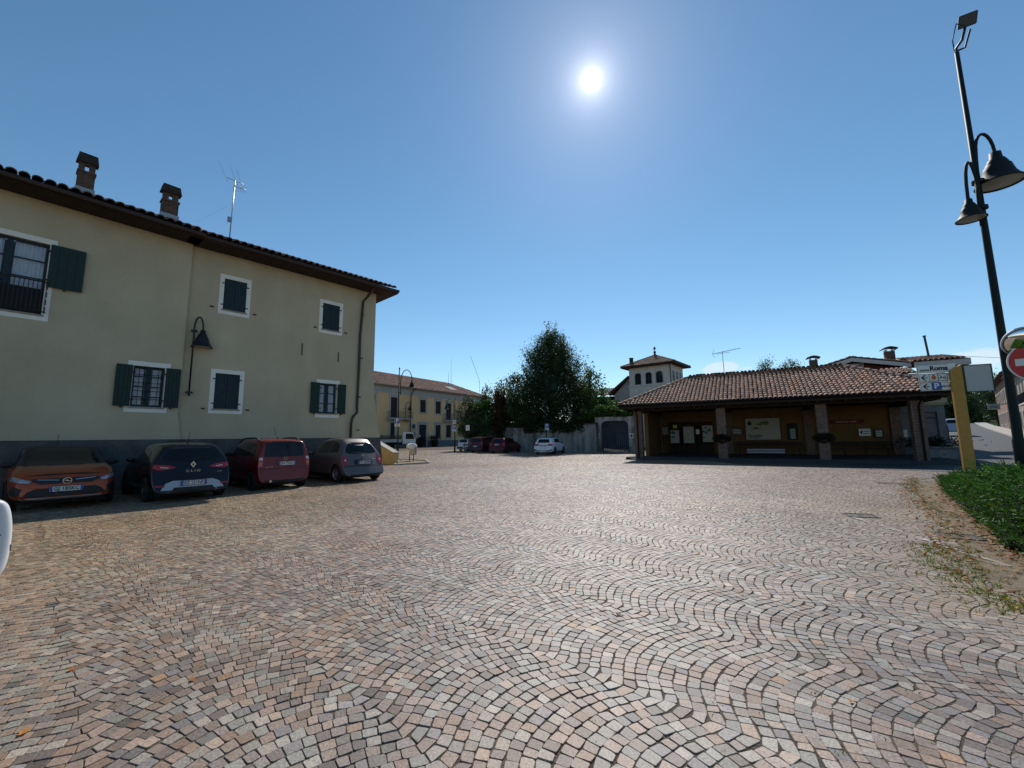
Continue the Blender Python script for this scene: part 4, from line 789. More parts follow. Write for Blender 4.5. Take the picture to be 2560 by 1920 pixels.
class Car:
    def __init__(s, name, label, loc, head, st, mats, rw=.30, wb=None, whr=(.2, .8), tyre_w=.19, rim='rim', spokes=7, grp='parked cars', bulge=(.05, .05), cap=.55, roofz=None, cat='car', cut=True, track=.07):
        # st: stations rear to front (x_low, x_high, hw, zb, zs, zt, hwt)
        s.body = mats['body']; s.t = thing(name, label, cat, loc, head, grp); s.st = st
        nh = 10; vs = []; fs = []
        def ring(q):
            xl, xh, hw, zb, zs, zt, hwt = q[:7]; P = [(0, zb), (.7*hw, zb), (.93*hw, zb+.03), (.985*hw, zb+.3*(zs-zb)), (hw, zb+.72*(zs-zb)), (.955*hw, zs)]
            P += [(.955*hw+(hwt-.955*hw)*.5, zs+(zt-zs)*.48), (hwt, zs+(zt-zs)*.9), (hwt*.86, zt-.006), (0, zt+.012)]
            L = []
            for (y, z) in P: f = (z-zb)/max(zt-zb, .01); L.append((xl+(xh-xl)*min(1, f), y, z))
            return L
        rings = [ring(q) for q in st]; idx = []
        for L in rings:
            o = len(vs); vs += L; vs += [(x, -y, z) for x, y, z in L[1:-1]]; a = list(range(o, o+nh)); b = [a[0]]+list(range(o+nh, o+nh+nh-2))+[a[-1]]; idx.append((a, b))
        for (a, b), (c, d) in zip(idx[:-1], idx[1:]):
            for i in range(nh-1): fs.append((a[i], a[i+1], c[i+1], c[i])); fs.append((b[i+1], b[i], d[i], d[i+1]))
        for end, (a, b) in ((-1, idx[0]), (1, idx[-1])):
            bu = bulge[0] if end < 0 else bulge[1]; cs = []
            for i in range(nh):
                if i in (0, nh-1): cs.append(a[i])
                else: v = vs[a[i]]; cs.append(len(vs)); vs.append((v[0]+end*bu*math.sin(math.pi*min(1, i/(nh-1)))**.4, 0, v[2]))
            for i in range(nh-1):
                q1 = (a[i], a[i+1], cs[i+1], cs[i]) if end > 0 else (a[i+1], a[i], cs[i], cs[i+1]); q2 = (b[i+1], b[i], cs[i], cs[i+1]) if end > 0 else (b[i], b[i+1], cs[i+1], cs[i])
                for q in (q1, q2):
                    u = list(dict.fromkeys(q)); 
                    if len(u) > 2: fs.append(tuple(u))
        me = bpy.data.meshes.new('body'); me.from_pydata(vs, [], fs); me.materials.append(s.body); me.materials.append(M_['rubber'])
        o = bpy.data.objects.new('body', me); COL.objects.link(o); sm = o.modifiers.new('s', 'SUBSURF'); sm.levels = 2; sm.render_levels = 2
        bpy.context.view_layer.update(); dg = bpy.context.evaluated_depsgraph_get(); ev = o.evaluated_get(dg).to_mesh(); s.bvh = BVHTree.FromPolygons([v.co.copy() for v in ev.vertices], [tuple(p.vertices) for p in ev.polygons])
        o.evaluated_get(dg).to_mesh_clear()
        xs = [q[0] for q in st]; s.x0, s.x1 = st[0][0], st[-1][0]; L = s.x1-s.x0
        s.wx = [s.x0+whr[0]*L, s.x0+whr[1]*L]; s.rw = rw; hw = max(q[2] for q in st); s.hw = hw
        if cut:
            cm = MB()
            for x in s.wx:
                for sy in (-1, 1): cm.lathe([(rw*1.17, -.17), (rw*1.17, .2)], 28, (x, sy*hw, rw), 'y', cap=True)
            co = cm.build('cutter', [M_['rubber']]); bm = o.modifiers.new('b', 'BOOLEAN'); bm.operation = 'DIFFERENCE'; bm.object = co; bm.solver = 'EXACT'
            try: bm.material_mode = 'TRANSFER'
            except Exception: pass
        bpy.context.view_layer.update(); dg = bpy.context.evaluated_depsgraph_get(); me2 = bpy.data.meshes.new_from_object(o.evaluated_get(dg)); o.modifiers.clear(); o.data = me2; o.parent = s.t; me2.name = 'body'
        me2.polygons.foreach_set('use_smooth', [True]*len(me2.polygons))
        try: me2.set_sharp_from_angle(angle=R(38))
        except Exception: pass
        if cut: bpy.data.objects.remove(co)
        if roofz:
            me2.materials.append(M_['trim']); k_ = len(me2.materials)-1
            for p_ in me2.polygons:
                if p_.center.z > roofz: p_.material_index = k_
        for x in s.wx:
            for sy in (-1, 1): s.wheel(x, sy*(hw-.015), rw, tyre_w, sy, rim, spokes)
        m = MB(); m.box(s.x0+.3, s.x1-.3, -hw*.8, hw*.8, st[len(st)//2][3]-.05, st[len(st)//2][3]+.02); m.build('underbody', M_['rubber'], s.t)
    def wheel(s, x, y, r, wd, sy, rim, k):
        w_ = bpy.data.objects.new('wheel', None); COL.objects.link(w_); w_.parent = s.t; w_.location = (x, y, r)
        m = MB(); a = r*.64; o = -sy*wd; m.lathe([(a, 0), (a+.02, .006*sy), (r*.93, .0), (r*.985, -.02*sy), (r, -.05*sy), (r, o+.03*sy), (r*.9, o), (a, o)], 28, (0, 0, 0), 'y'); m.build('tyre', M_['rubber'], w_, True)
        m = MB(); m.lathe([(0, -.005*sy), (r*.14, -.005*sy), (r*.17, -.025*sy)], 14, (0, 0, 0), 'y'); m.lathe([(r*.55, -.035*sy), (r*.60, -.012*sy), (r*.655, -.006*sy), (r*.655, -.05*sy)], 28, (0, 0, 0), 'y')
        for i in range(k):
            t0 = 2*math.pi*i/k; dx, dz = math.cos(t0), math.sin(t0); ex, ez = -dz, dx; w0, w1 = r*.07, r*.10
            m.add([(dx*r*.12+ex*w0, -.012*sy, dz*r*.12+ez*w0), (dx*r*.12-ex*w0, -.012*sy, dz*r*.12-ez*w0), (dx*r*.6-ex*w1, -.022*sy, dz*r*.6-ez*w1), (dx*r*.6+ex*w1, -.022*sy, dz*r*.6+ez*w1)], [(0, 1, 2, 3)])
        m.build('rim', M_[rim], w_); m = MB(); m.lathe([(0, -.07*sy), (r*.66, -.07*sy)], 20, (0, 0, 0), 'y'); m.build('brake_disc', M_['rubber'], w_)
    def hit(s, O, d):
        h = s.bvh.ray_cast(Vector(O), Vector(d)); return h[0]
    def decal(s, name, pts, axis, m, off=.006, parent=None, dens=5, k=5, smooth=True):
        """outline pts projected on the body: axis 'L'/'R' (x,z), 'B' rear / 'F' front (y,z), 'T' top (x,y)"""
        out = []
        n = len(pts)
        for i in range(n):
            a, b = pts[i], pts[(i+1) % n]
            for j in range(dens): f = j/dens; out.append((a[0]+(b[0]-a[0])*f, a[1]+(b[1]-a[1])*f))
        c = (sum(p[0] for p in pts)/n, sum(p[1] for p in pts)/n); N_ = len(out); V = []
        def pr(p):
            if axis in 'LR': sg_ = 1 if axis == 'L' else -1; O = (p[0], sg_*3, p[1]); d = (0, -sg_, 0)
            elif axis == 'B': O = (-6, p[0], p[1]); d = (1, 0, 0)
            elif axis == 'F': O = (6, p[0], p[1]); d = (-1, 0, 0)
            else: O = (p[0], p[1], 4); d = (0, 0, -1)
            h = s.hit(O, d)
            if h is None:
                nr = s.bvh.find_nearest(Vector(O)*.0+Vector({'L': (p[0], s.hw, p[1]), 'R': (p[0], -s.hw, p[1]), 'B': (s.x0, p[0], p[1]), 'F': (s.x1, p[0], p[1]), 'T': (p[0], p[1], 1.4)}[axis])); h = nr[0]
            return h-Vector(d)*off
        for r in range(k):
            f = 1-r/k
            for p in out: V.append(pr((c[0]+(p[0]-c[0])*f, c[1]+(p[1]-c[1])*f)))
        V.append(pr(c)); F = [(r*N_+i, r*N_+(i+1) % N_, (r+1)*N_+(i+1) % N_, (r+1)*N_+i) for r in range(k-1) for i in range(N_)]+[((k-1)*N_+i, (k-1)*N_+(i+1) % N_, k*N_) for i in range(N_)]
        mb = MB(); mb.add(V, F); o = mb.build(name, m, parent or s.t, smooth); return o
    def both(s, name, pts, m, **k):
        if k.pop('axis', 'S') == 'S':
            s.decal(name, pts, 'L', m, **k); s.decal(name, pts, 'R', m, **k)
    def mir(s, name, pts, axis, m, **k):
        s.decal(name, pts, axis, m, **k); s.decal(name, [(-a, b) for a, b in pts][::-1], axis, m, **k)
    def band(s, name, z0, z1, hw, axis, m, off=.008, n=16):
        V = [(-hw+2*hw*i/n) for i in range(n+1)]; mb = MB(); P = []
        for y in V:
            for z in (z0, z1): O = (-6, y, z) if axis == 'B' else (6, y, z); d = (1, 0, 0) if axis == 'B' else (-1, 0, 0); h = s.hit(O, d) or Vector(((s.x0 if axis == 'B' else s.x1), y, z)); P.append(h-Vector(d)*off)
        mb.add(P, [(2*i, 2*i+2, 2*i+3, 2*i+1) for i in range(n)]); return mb.build(name, m, s.t, True)
    def plate(s, txt, y, z, axis, tilt=0.):
        d = 1 if axis == 'B' else -1; h = [s.hit((-6*d, y+q, z+e), (d, 0, 0)) for q in (-.25, 0, .25) for e in (-.05, .05)]; h = [q.x for q in h if q]; x = (min(h) if d > 0 else max(h))-d*.016
        W_, H_ = .26, .055; sg = -d; p = bpy.data.objects.new('number_plate', None); COL.objects.link(p); p.parent = s.t; p.location = (x, y, z); p.rotation_euler = (0, tilt, 0)
        m = MB(); m.bbox(-.006, .006, -W_, W_, -H_, H_, .004); m.build('plate', M_['plate'], p); m = MB(); xx = -d*.0075
        for a in (-W_+.004, W_-.044): m.box(min(xx, 0), max(xx, 0), a, a+.04, -H_+.004, H_-.004)
        m.build('blue_ends', M_['plateblue'], p); m = MB(); text(m, txt, .105, (-d*.009, 0, 0), (0, -d, 0), (0, 0, 1), bold=.002, squash=.92); m.build('characters', M_['ink'], p)
        m = MB(); m.box(-.003 if d > 0 else -.008, .008 if d > 0 else .003, -W_-.01, W_+.01, -H_-.01, H_+.01); m.build('holder', M_['trim'], p)
    def mirror(s, x, z, y=None, m=None, sz=(.09, .1, .075)):
        for sy in (-1, 1):
            h = s.hit((x, 3*sy, z), (0, -sy, 0)); yy = (h.y if h else sy*s.hw*.9)+sy*sz[1]
            mb = MB(); mb.sphere((x, yy, z), sz, 12, 8); mb.tube([(x+.02, yy, z-.02), (x+.05, yy-sy*.14, z-.05)], .03, 6); mb.build('door_mirror', m or s.body, s.t, True)
    def wiper(s, y0, y1, z, axis='B'):
        m = MB(); P = []
        for i in range(6): y = y0+(y1-y0)*i/5; h = s.hit((-6, y, z-.01*i), (1, 0, 0)); P.append((h.x-.02, y, z-.01*i) if h else (s.x0, y, z))
        m.tube(P, .011, 5); m.build('wiper', M_['black'], s.t)
    def aerial(s, x, y, l, back=-.5): h = s.hit((x, y, 4), (0, 0, -1)); m = MB(); m.tube([(h.x, h.y, h.z-.01), (h.x+back*l, h.y, h.z+l)], .006, 5); m.lathe([(0.02, 0), (.014, .05), (0, .06)], 8, (h.x, h.y, h.z)); m.build('aerial', M_['black'], s.t)
    def emblem(s, z, r, axis='B', m=None, kind='ring', y=0):
        d = 1 if axis == 'B' else -1; h = s.hit((-6*d, y, z), (d, 0, 0)); x = h.x-d*(.012 if kind != 'diamond' else .034); mb = MB(); n = 24
        if kind in ('ring', 'bolt', 'bar'):
            mb.tube([(x, y+r*math.cos(t_)*(1.12 if kind == 'bolt' else 1), z+r*math.sin(t_)) for t_ in np.linspace(0, 2*math.pi, n)], r*.14, 6)
            if kind == 'bolt': mb.add([(x, y-r*1.5*.72, z+.1*r), (x, y+r*.1, z+.32*r), (x, y+r*.1, z+.02*r), (x, y+r*1.1, z-.12*r), (x, y-r*.1, z-.34*r), (x, y-r*.1, z-.02*r)], [(0, 1, 2, 5), (2, 3, 4, 5)])
            if kind == 'bar': mb.bbox(x-.005, x+.005, y-r*1.25, y+r*1.25, z-r*.18, z+r*.18)
        else:
            o = [(0, r), (.72*r, 0), (0, -r), (-.72*r, 0)]; q = [(0, .42*r), (.3*r, 0), (0, -.42*r), (-.3*r, 0)]
            mb.add([(x, y+a, z+b) for a, b in o]+[(x, y+a, z+b) for a, b in q], [(i, (i+1) % 4, 4+(i+1) % 4, 4+i) for i in range(4)])
        mb.build('emblem', m or M_['chrome'], s.t)
    def seams(s, xs, z0, z1, hz=.80):
        for sd_ in 'LR':
            for x in xs:
                s.decal('door_seam', [(x, z0), (x+.008, z0), (x+.008, z1), (x, z1)], sd_, M_['ink'], off=.004, dens=6, k=2)
            for x in xs[:-1]: s.decal('door_handle', [(x+.10, hz), (x+.28, hz+.005), (x+.28, hz+.035), (x+.10, hz+.03)], sd_, s.body, off=.022, k=3)
            s.decal('sill_trim', [(s.wx[0]+.42, .235), (s.wx[1]-.42, .235), (s.wx[1]-.42, .30), (s.wx[0]+.42, .30)], sd_, M_['trim'], off=.008, dens=8, k=2)
    def letters(s, txt, size, y, z, axis='B', m=None, sq=1.0):
        d = 1 if axis == 'B' else -1; h = s.hit((-6*d, y, z), (d, 0, 0)); mb = MB(); text(mb, txt, size, (h.x-d*.012, y, z), (0, -d, 0), (0, 0, 1), squash=sq); mb.build('lettering', m or M_['chrome'], s.t)
def hatch(L, W, H, hood=.86, belt=.92, zb=.2, tailin=.32, cowl=.30, rooff=.56, roofr=.12, nose=.72, tum=.75, hatchz=.95, noser=.14, topr=None, pl=.04):
    """stations of a small hatchback; fractions of the length measured from the rear"""
    h = W/2; x0 = -L/2; X = lambda f: x0+f*L; t = tum*h; tr = topr or H-.05
    return [(x0+.03, x0+tailin, h*.84, zb+.06, belt-.04, tr-.10, t*.80), (x0, x0+tailin-.03, h*.93, zb+.02, belt, tr-.05, t*.90), (x0+.06, x0+tailin+.06, h*.985, zb, belt, tr, t*.97),
            (X(.14), X(.14)+tailin*.55, h, zb, belt, H-.012, t), (X(.30), X(.33), h, zb, belt, H, t*1.01), (X(.48), X(.48), h, zb, belt-.01, H, t), (X(.60), X(rooff+.02), h, zb, belt-.02, H-.06, t*.97),
            (X(.70), X(1-cowl-.015), h, zb, belt-.04, hood+.09, t*1.03), (X(.74), X(1-cowl+.03), h, zb, belt-.06, hood+.035, h*.84), (X(.86), X(.86), h*.985, zb, hood-.10, hood-.0, h*.80), (X(.945), X(.93), h*.93, zb+.02, nose-.08, nose+.035, h*.74), (X(1)-.03, X(1)-.10, h*.84, zb+.04, nose-.13, nose-.03, h*.68), (X(1), X(1)-.06, h*.74, zb+.08, nose-.2, nose-.11, h*.6)]
out = math.atan2(-.6293, .7771)       # heading that faces out of the bays
HO = math.atan2(-math.sin(R(39.0)), math.cos(R(39.0))); HI = HO+math.pi
def baypos(u, v): p = PL(u, v); return (p.x, p.y, 0)
def at(px, py, z, v):          # bay coordinate u of a pixel seen on the plane that lies v behind the front line
    a, b, c = ray(px, py); n = PF.n; t_ = ((PF.O+n*v).dot(n))/(a*n.x+b*n.y); P = Vector((a*t_, b*t_, 0)); return (P-PF.O).dot(PF.d), EYE+c*t_
# --- orange hatchback, nose towards the square
vF = .55; uC = at(165, 1229, .5, vF)[0]; Lc = 4.06
og = paint('orange_paint', (.34, .052, .01), .25, .3); c = Car('parked_hatchback', 'orange hatchback with a black roof parked nose out at the far left of the row', baypos(uC, vF+Lc/2), HO, hatch(Lc, 1.77, 1.42, hood=.93, belt=.93, nose=.80, cowl=.27, rooff=.53, tum=.72, tailin=.4), {'body': og}, rw=.315, whr=(.17, .795), rim='rimdark', bulge=(.05, .10), roofz=.965)
xf = Lc/2
c.decal('windscreen', [(-.62, .985), (.62, .985), (.51, 1.29), (.42, 1.36), (-.42, 1.36), (-.51, 1.29)], 'F', M_['carglass'])
c.both('side_window', [(-1.35, .96), (-1.25, 1.28), (-.2, 1.34), (.15, 1.30), (.66, .96)], M_['carglass'])
c.decal('grille', [(-.50, .705), (.50, .705), (.56, .675), (.40, .585), (-.40, .585), (-.56, .675)], 'F', M_['trim'], off=.010)
c.decal('lower_intake', [(-.58, .44), (-.46, .50), (.46, .50), (.58, .44), (.66, .32), (-.66, .32)], 'F', M_['trim'], off=.008)
c.mir('side_intake', [(.66, .50), (.78, .56), (.83, .45), (.80, .36), (.70, .36)], 'F', M_['trim'], off=.008)
c.mir('headlight', [(.53, .665), (.80, .76), (.865, .73), (.83, .665), (.57, .615)], 'F', M_['headlamp'], off=.012)
c.mir('daytime_strip', [(.60, .648), (.79, .672), (.79, .662), (.60, .636)], 'F', M_['chrome'], off=.020); c.mir('daytime_strip', [(.62, .69), (.80, .745), (.80, .735), (.62, .68)], 'F', M_['chrome'], off=.020)
c.mir('grille_bar', [(.13, .672), (.46, .695), (.46, .683), (.13, .658)], 'F', M_['chrome'], off=.018); c.emblem(.645, .062, 'F', kind='bolt'); c.plate('GJ 185KC', 0, .475, 'F'); c.mirror(.62, .99, m=M_['trim'], sz=(.08, .12, .075)); c.aerial(-1.3, 0, .32, -.7); c.decal('sill', [(-1.0, .24), (-1.0, .31), (.9, .31), (.9, .24)], 'R', M_['trim'])
c.decal('front_splitter', [(-.62, .25), (-.7, .30), (.7, .30), (.62, .25)], 'F', M_['greytrim'], off=.012)
c.seams([-.75, -.05, .95], .32, .94); c.decal('bonnet_seam', [(-.66, .765), (-.3, .80), (.3, .80), (.66, .765), (.66, .757), (.3, .792), (-.3, .792), (-.66, .757)], 'F', M_['ink'], off=.004, dens=4, k=2)
# --- black hatchback seen from behind
vB = -.25; uB, zpl = at(485.6, 1207, .5, vB); Lb = 4.06
bk = paint('black_paint', (.008, .009, .012), .2, .2); c = Car('parked_hatchback', 'black hatchback with silver bumper trim parked tail out between the orange and red cars', baypos(uB, vB+Lb/2), HI, hatch(Lb, 1.73, 1.45, hood=.92, belt=.98, nose=.78, tum=.70, tailin=.46, hatchz=1.0), {'body': bk}, rw=.31, whr=(.18, .80), rim='rimdark', bulge=(.09, .08))
c.decal('rear_window', [(-.56, 1.03), (-.60, 1.12), (-.47, 1.31), (.47, 1.31), (.60, 1.12), (.56, 1.03), (.3, .99), (-.3, .99)], 'B', M_['carglass'])
c.both('side_window', [(-1.2, 1.02), (-1.0, 1.22), (-.1, 1.35), (.3, 1.30), (.74, .97)], M_['carglass'])
c.mir('tail_light', [(.34, .84), (.52, .90), (.80, .93), (.84, .85), (.70, .78), (.45, .80)], 'B', M_['tail'], off=.012); c.mir('tail_light_clear', [(.50, .845), (.66, .865), (.66, .84), (.50, .822)], 'B', M_['tailwhite'], off=.018)
c.decal('bumper_insert', [(-.42, .52), (.42, .52), (.56, .46), (.66, .30), (-.66, .30), (-.56, .46)], 'B', M_['greytrim'], off=.010); c.decal('bumper_lower', [(-.40, .36), (.40, .36), (.46, .24), (-.46, .24)], 'B', M_['trim'], off=.016)
c.mir('reflector', [(.58, .42), (.76, .43), (.76, .39), (.58, .38)], 'B', M_['tail'], off=.014); c.emblem(.90, .085, 'B', kind='diamond'); c.letters('C L I O', .075, 0, .74, sq=1.3); c.letters('energy', .035, -.58, .70); c.plate('EZ 151NF', .0, .455, 'B'); c.mirror(.72, 1.0, m=bk); c.aerial(-1.15, 0, .3, -.45)
m = MB(); m.tube([(-Lb/2+.02, -.48, .25), (-Lb/2+.2, -.48, .25)], .03, 10); m.build('exhaust', M_['chrome'], c.t)
c.seams([-.75, -.05, .95], .32, 1.0); c.decal('hatch_seam', [(-.62, .585), (.62, .585), (.62, .593), (-.62, .593)], 'B', M_['ink'], off=.004, dens=8, k=2); c.wiper(-.3, .2, 1.06)
# --- red boxy car with roof rails
vR = .30; uR_, zz = at(715.5, 1157, .8, vR); Lr = 3.54
rd = paint('red_paint', (.15, .005, .007), .1, .28); st = hatch(Lr, 1.60, 1.54, hood=.98, belt=1.0, nose=.84, tum=.80, tailin=.20, rooff=.60, cowl=.25, topr=1.50)
c = Car('parked_hatchback', 'red boxy tall hatchback with black roof rails parked tail out', baypos(uR_, vR+Lr/2), HI, st, {'body': rd}, rw=.285, whr=(.15, .80), bulge=(.05, .06), rim='rimdark')
c.decal('rear_window', [(-.57, .99), (-.585, 1.1), (-.53, 1.42), (-.45, 1.46), (.45, 1.46), (.53, 1.42), (.585, 1.1), (.57, .99)], 'B', M_['carglass'])
c.both('side_window', [(-1.32, 1.03), (-1.28, 1.36), (-1.0, 1.42), (-.7, 1.42), (-.72, 1.03)], M_['carglass']); c.both('side_window', [(-.65, 1.03), (-.64, 1.43), (.15, 1.42), (.30, 1.36), (.70, 1.02)], M_['carglass'])
c.mir('tail_light', [(.635, .70), (.62, .98), (.645, .99), (.73, .99), (.755, .70)], 'B', M_['tail'], off=.014); c.mir('tail_light_clear', [(.635, .90), (.63, .975), (.72, .975), (.735, .90)], 'B', M_['tailwhite'], off=.02); c.mir('reversing_light', [(.65, .75), (.65, .84), (.725, .84), (.735, .75)], 'B', M_['orangel'], off=.02)
c.decal('bumper_seam', [(-.72, .635), (-.72, .645), (.72, .645), (.72, .635)], 'B', M_['ink'], off=.008, dens=8); c.mir('bumper_moulding', [(.38, .60), (.38, .635), (.77, .64), (.77, .585)], 'B', rd, off=.02)
c.decal('bumper_lower', [(-.6, .3), (.6, .3), (.55, .22), (-.55, .22)], 'B', M_['trim']); c.emblem(.93, .048, 'B', kind='ring'); c.letters('PANDA', .045, .46, .69, m=M_['chrome'], sq=1.4); c.plate('DN 792CC', -.06, .785, 'B'); c.mirror(.66, 1.05, m=M_['trim']); c.aerial(-.9, -.05, .36, .9); c.wiper(-.35, .15, 1.03)
for sy in (-1, 1):
    P = []; 
    for i in range(9): x = -1.25+i*.2; h = c.hit((x, sy*.60, 4), (0, 0, -1)); P.append((x, sy*.60, h.z+(.07 if 0 < i < 8 else .0)))
    m = MB(); m.tube(P, .022, 8); m.build('roof_rail', M_['trim'], c.t, True)
m = MB(); m.tube([(-Lr/2-.01, .42, .27), (-Lr/2+.2, .42, .27)], .035, 10); m.build('exhaust', M_['chrome'], c.t)
c.seams([-.68, .12, .82], .32, 1.0)
# --- round grey-mauve car
vM = .10; uM, zz = at(918, 1155, .7, vM); Lm = 3.72
gm = paint('mauve_grey_paint', (.13, .108, .102), .35, .3); st = hatch(Lm, 1.66, 1.54, hood=.98, belt=.96, nose=.80, tum=.66, tailin=.62, rooff=.56, cowl=.27, topr=1.40)
st[2] = (st[2][0], st[2][1]+.12)+st[2][2:5]+(1.46, st[2][6]); st[7] = st[7][:5]+(st[7][5]+.05, st[7][6])
c = Car('parked_hatchback', 'rounded mauve grey hatchback parked tail out at the house corner end of the row', baypos(uM, vM+Lm/2), HI, st, {'body': gm}, rw=.295, whr=(.17, .82), bulge=(.13, .08), rim='rim')
c.decal('rear_window', [(-.58, 1.02), (-.57, 1.12), (-.44, 1.32), (-.32, 1.385), (.32, 1.385), (.44, 1.32), (.57, 1.12), (.58, 1.02), (.45, .985), (-.45, .985)], 'B', M_['carglass'])
c.both('side_window', [(-1.18, 1.05), (-1.12, 1.30), (-.85, 1.40), (-.62, 1.42), (-.60, 1.02)], M_['carglass']); c.both('side_window', [(-.54, 1.02), (-.55, 1.43), (.05, 1.42), (.30, 1.36), (.72, 1.0)], M_['carglass'])
c.mir('tail_light', [(.60, .62), (.575, .80), (.62, .93), (.70, .91), (.76, .78), (.765, .62)], 'B', M_['tail'], off=.014); c.mir('tail_light_clear', [(.645, .73), (.645, .80), (.70, .80), (.70, .73)], 'B', M_['tailwhite'], off=.022)
c.decal('plate_recess', [(-.34, .60), (-.38, .66), (-.36, .77), (.36, .77), (.38, .66), (.34, .60)], 'B', M_['trim'], off=.008); c.decal('bumper_seam', [(-.74, .565), (-.74, .58), (.74, .58), (.74, .565)], 'B', M_['ink'], off=.007, dens=8)
c.decal('bumper_lower', [(-.62, .28), (.62, .28), (.55, .2), (-.55, .2)], 'B', M_['trim']); c.emblem(.90, .04, 'B', kind='bar'); c.letters('MICRA', .045, -.42, .80, sq=1.3); c.plate('DD 657MV', 0, .68, 'B'); c.mirror(.66, 1.0, m=gm); c.wiper(.35, -.15, 1.03); c.band('bumper_strip', .545, .56, .74, 'B', gm, off=.02)  # the bumper strip is raised and in the body colour
c.seams([-.58, .78], .32, 1.0)
# --- white saloon at the left edge: only its rear corner is in the picture
wp = paint('white_paint', (.62, .63, .64), 0, .3); gA = G(22, 1448); Lw = 4.3
st = hatch(Lw, 1.72, 1.42, hood=.92, belt=.93, nose=.78, tum=.74, tailin=.18, cowl=.30); st[0] = (-Lw/2+.05, -Lw/2+.12, .66, .30, .86, .93, .60); st[1] = (-Lw/2, -Lw/2+.08, .78, .24, .90, .97, .70); st[2] = (-Lw/2+.08, -Lw/2+.12, .845, .22, .92, .99, .74); st[3] = (-Lw/2+.5, -Lw/2+.55, .86, .22, .93, 1.02, .72); st.insert(4, (-Lw/2+1.0, -Lw/2+1.35, .86, .22, .93, 1.38, .62))
hd = math.pi-R(14); ex = Vector((math.cos(hd), math.sin(hd), 0)); ey = Vector((-math.sin(hd), math.cos(hd), 0))
base = D(14, 1340, 3.95); cc_ = Vector((base.x, base.y, 0))+ex*(Lw/2)+ey*.72
c = Car('parked_saloon', 'white saloon car cut off by the left edge, only its rear corner showing', (cc_.x, cc_.y, 0), hd, st, {'body': wp}, rw=.30, whr=(.19, .81), bulge=(.07, .06))
c.mir('tail_light', [(.44, .70), (.44, .88), (.58, .88), (.64, .86), (.64, .70)], 'B', M_['tail'], off=.014); gmould = mat('grey_moulding', (.09, .10, .11), .5); c.decal('bumper_moulding', [(-.80, .50), (-.80, .56), (.80, .56), (.80, .50)], 'B', gmould, off=.010, dens=9); c.decal('boot_seam', [(-.72, .655), (-.72, .665), (.72, .665), (.72, .655)], 'B', M_['ink'], off=.004, dens=8, k=2); c.decal('boot_seam', [(-.70, .672), (-.70, .90), (-.692, .90), (-.692, .672)], 'B', M_['ink'], off=.004, k=2)
c.decal('rear_window', [(-.5, 1.0), (.5, 1.0), (.44, 1.3), (-.44, 1.3)], 'B', M_['carglass']); c.plate('BR 408KX', 0, .78, 'B'); c.both('side_window', [(-1.0, 1.0), (-.7, 1.3), (.3, 1.32), (.7, 1.0)], M_['carglass'])
# --- the far cars by the garden wall
def far(label, px, py, head, L, W, H, pm, kind, rimk='rimdark', **k):
    g = G(px, py); hd = R(90-head); ex = Vector((math.cos(hd), math.sin(hd), 0)); p = g+ex*(L/2); return Car('parked_hatchback', label, (p.x, p.y, 0), hd, hatch(L, W, H, **k), {'body': pm}, rw=.30, rim=rimk, grp='cars parked by the garden wall', bulge=(.07, .07))
c = far('small white hatchback with dark lamps parked alone in front of the garden wall', 1357, 1137, 24, 4.03, 1.74, 1.42, paint('bright_white_paint', (.68, .7, .74), 0, .25), 1, 'rimdark', hood=.92, belt=.95, tum=.70, tailin=.40, nose=.78)
c.decal('rear_window', [(-.55, 1.0), (-.45, 1.30), (.45, 1.30), (.55, 1.0)], 'B', M_['carglass']); c.both('side_window', [(-1.15, 1.03), (-.95, 1.27), (-.1, 1.34), (.2, 1.30), (.7, .98)], M_['carglass']); c.mir('tail_light', [(.33, .80), (.45, .90), (.80, .90), (.82, .76), (.5, .74)], 'B', M_['tail'], off=.014); c.plate('FX 321HB', 0, .76, 'B'); c.mirror(.7, 1.0, m=M_['trim']); c.band('bumper_lower', .26, .36, .62, 'B', M_['trim']); c.mir('side_intake', [(.6, .45), (.78, .45), (.76, .32), (.62, .32)], 'B', M_['trim'])
c = far('dark red low hatchback third from the left among the far cars', 1240, 1133.5, 26, 4.15, 1.78, 1.46, paint('deep_red_paint', (.09, .004, .006), .2, .28), 1, hood=.93, belt=.95, tum=.72, tailin=.45, nose=.76)
c.decal('rear_window', [(-.55, 1.0), (-.46, 1.33), (.46, 1.33), (.55, 1.0)], 'B', M_['carglass']); c.both('side_window', [(-1.15, 1.03), (-.95, 1.29), (-.1, 1.36), (.2, 1.32), (.7, .98)], M_['carglass']); c.mir('tail_light', [(.55, .72), (.55, .9), (.80, .98), (.83, .80)], 'B', M_['tail'], off=.014); c.plate('GA 508ZL', 0, .82, 'B'); c.mirror(.7, 1.0)
c = far('dark red sport utility car second from the left among the far cars', 1187, 1131.5, 27, 4.14, 1.78, 1.58, paint('wine_red_paint', (.07, .004, .007), .2, .3), 1, hood=1.02, belt=1.02, tum=.75, tailin=.36, nose=.88)
c.decal('rear_window', [(-.58, 1.06), (-.48, 1.40), (.48, 1.40), (.58, 1.06)], 'B', M_['carglass']); c.both('side_window', [(-1.2, 1.09), (-1.05, 1.36), (-.1, 1.46), (.2, 1.42), (.7, 1.05)], M_['carglass']); c.mir('tail_light', [(.5, .86), (.5, .98), (.82, .98), (.82, .86)], 'B', M_['tail'], off=.014); c.plate('GH 914TW', .0, .62, 'B'); c.band('bumper_lower', .26, .56, .74, 'B', M_['trim']); c.mirror(.7, 1.1, m=M_['trim'])
c = far('white old hatchback with black bumper parked leftmost of the far cars', 1155, 1128, 26, 3.8, 1.55, 1.42, paint('old_white_paint', (.58, .6, .6), 0, .4), 1, hood=.90, belt=.90, tum=.78, tailin=.30, nose=.76)
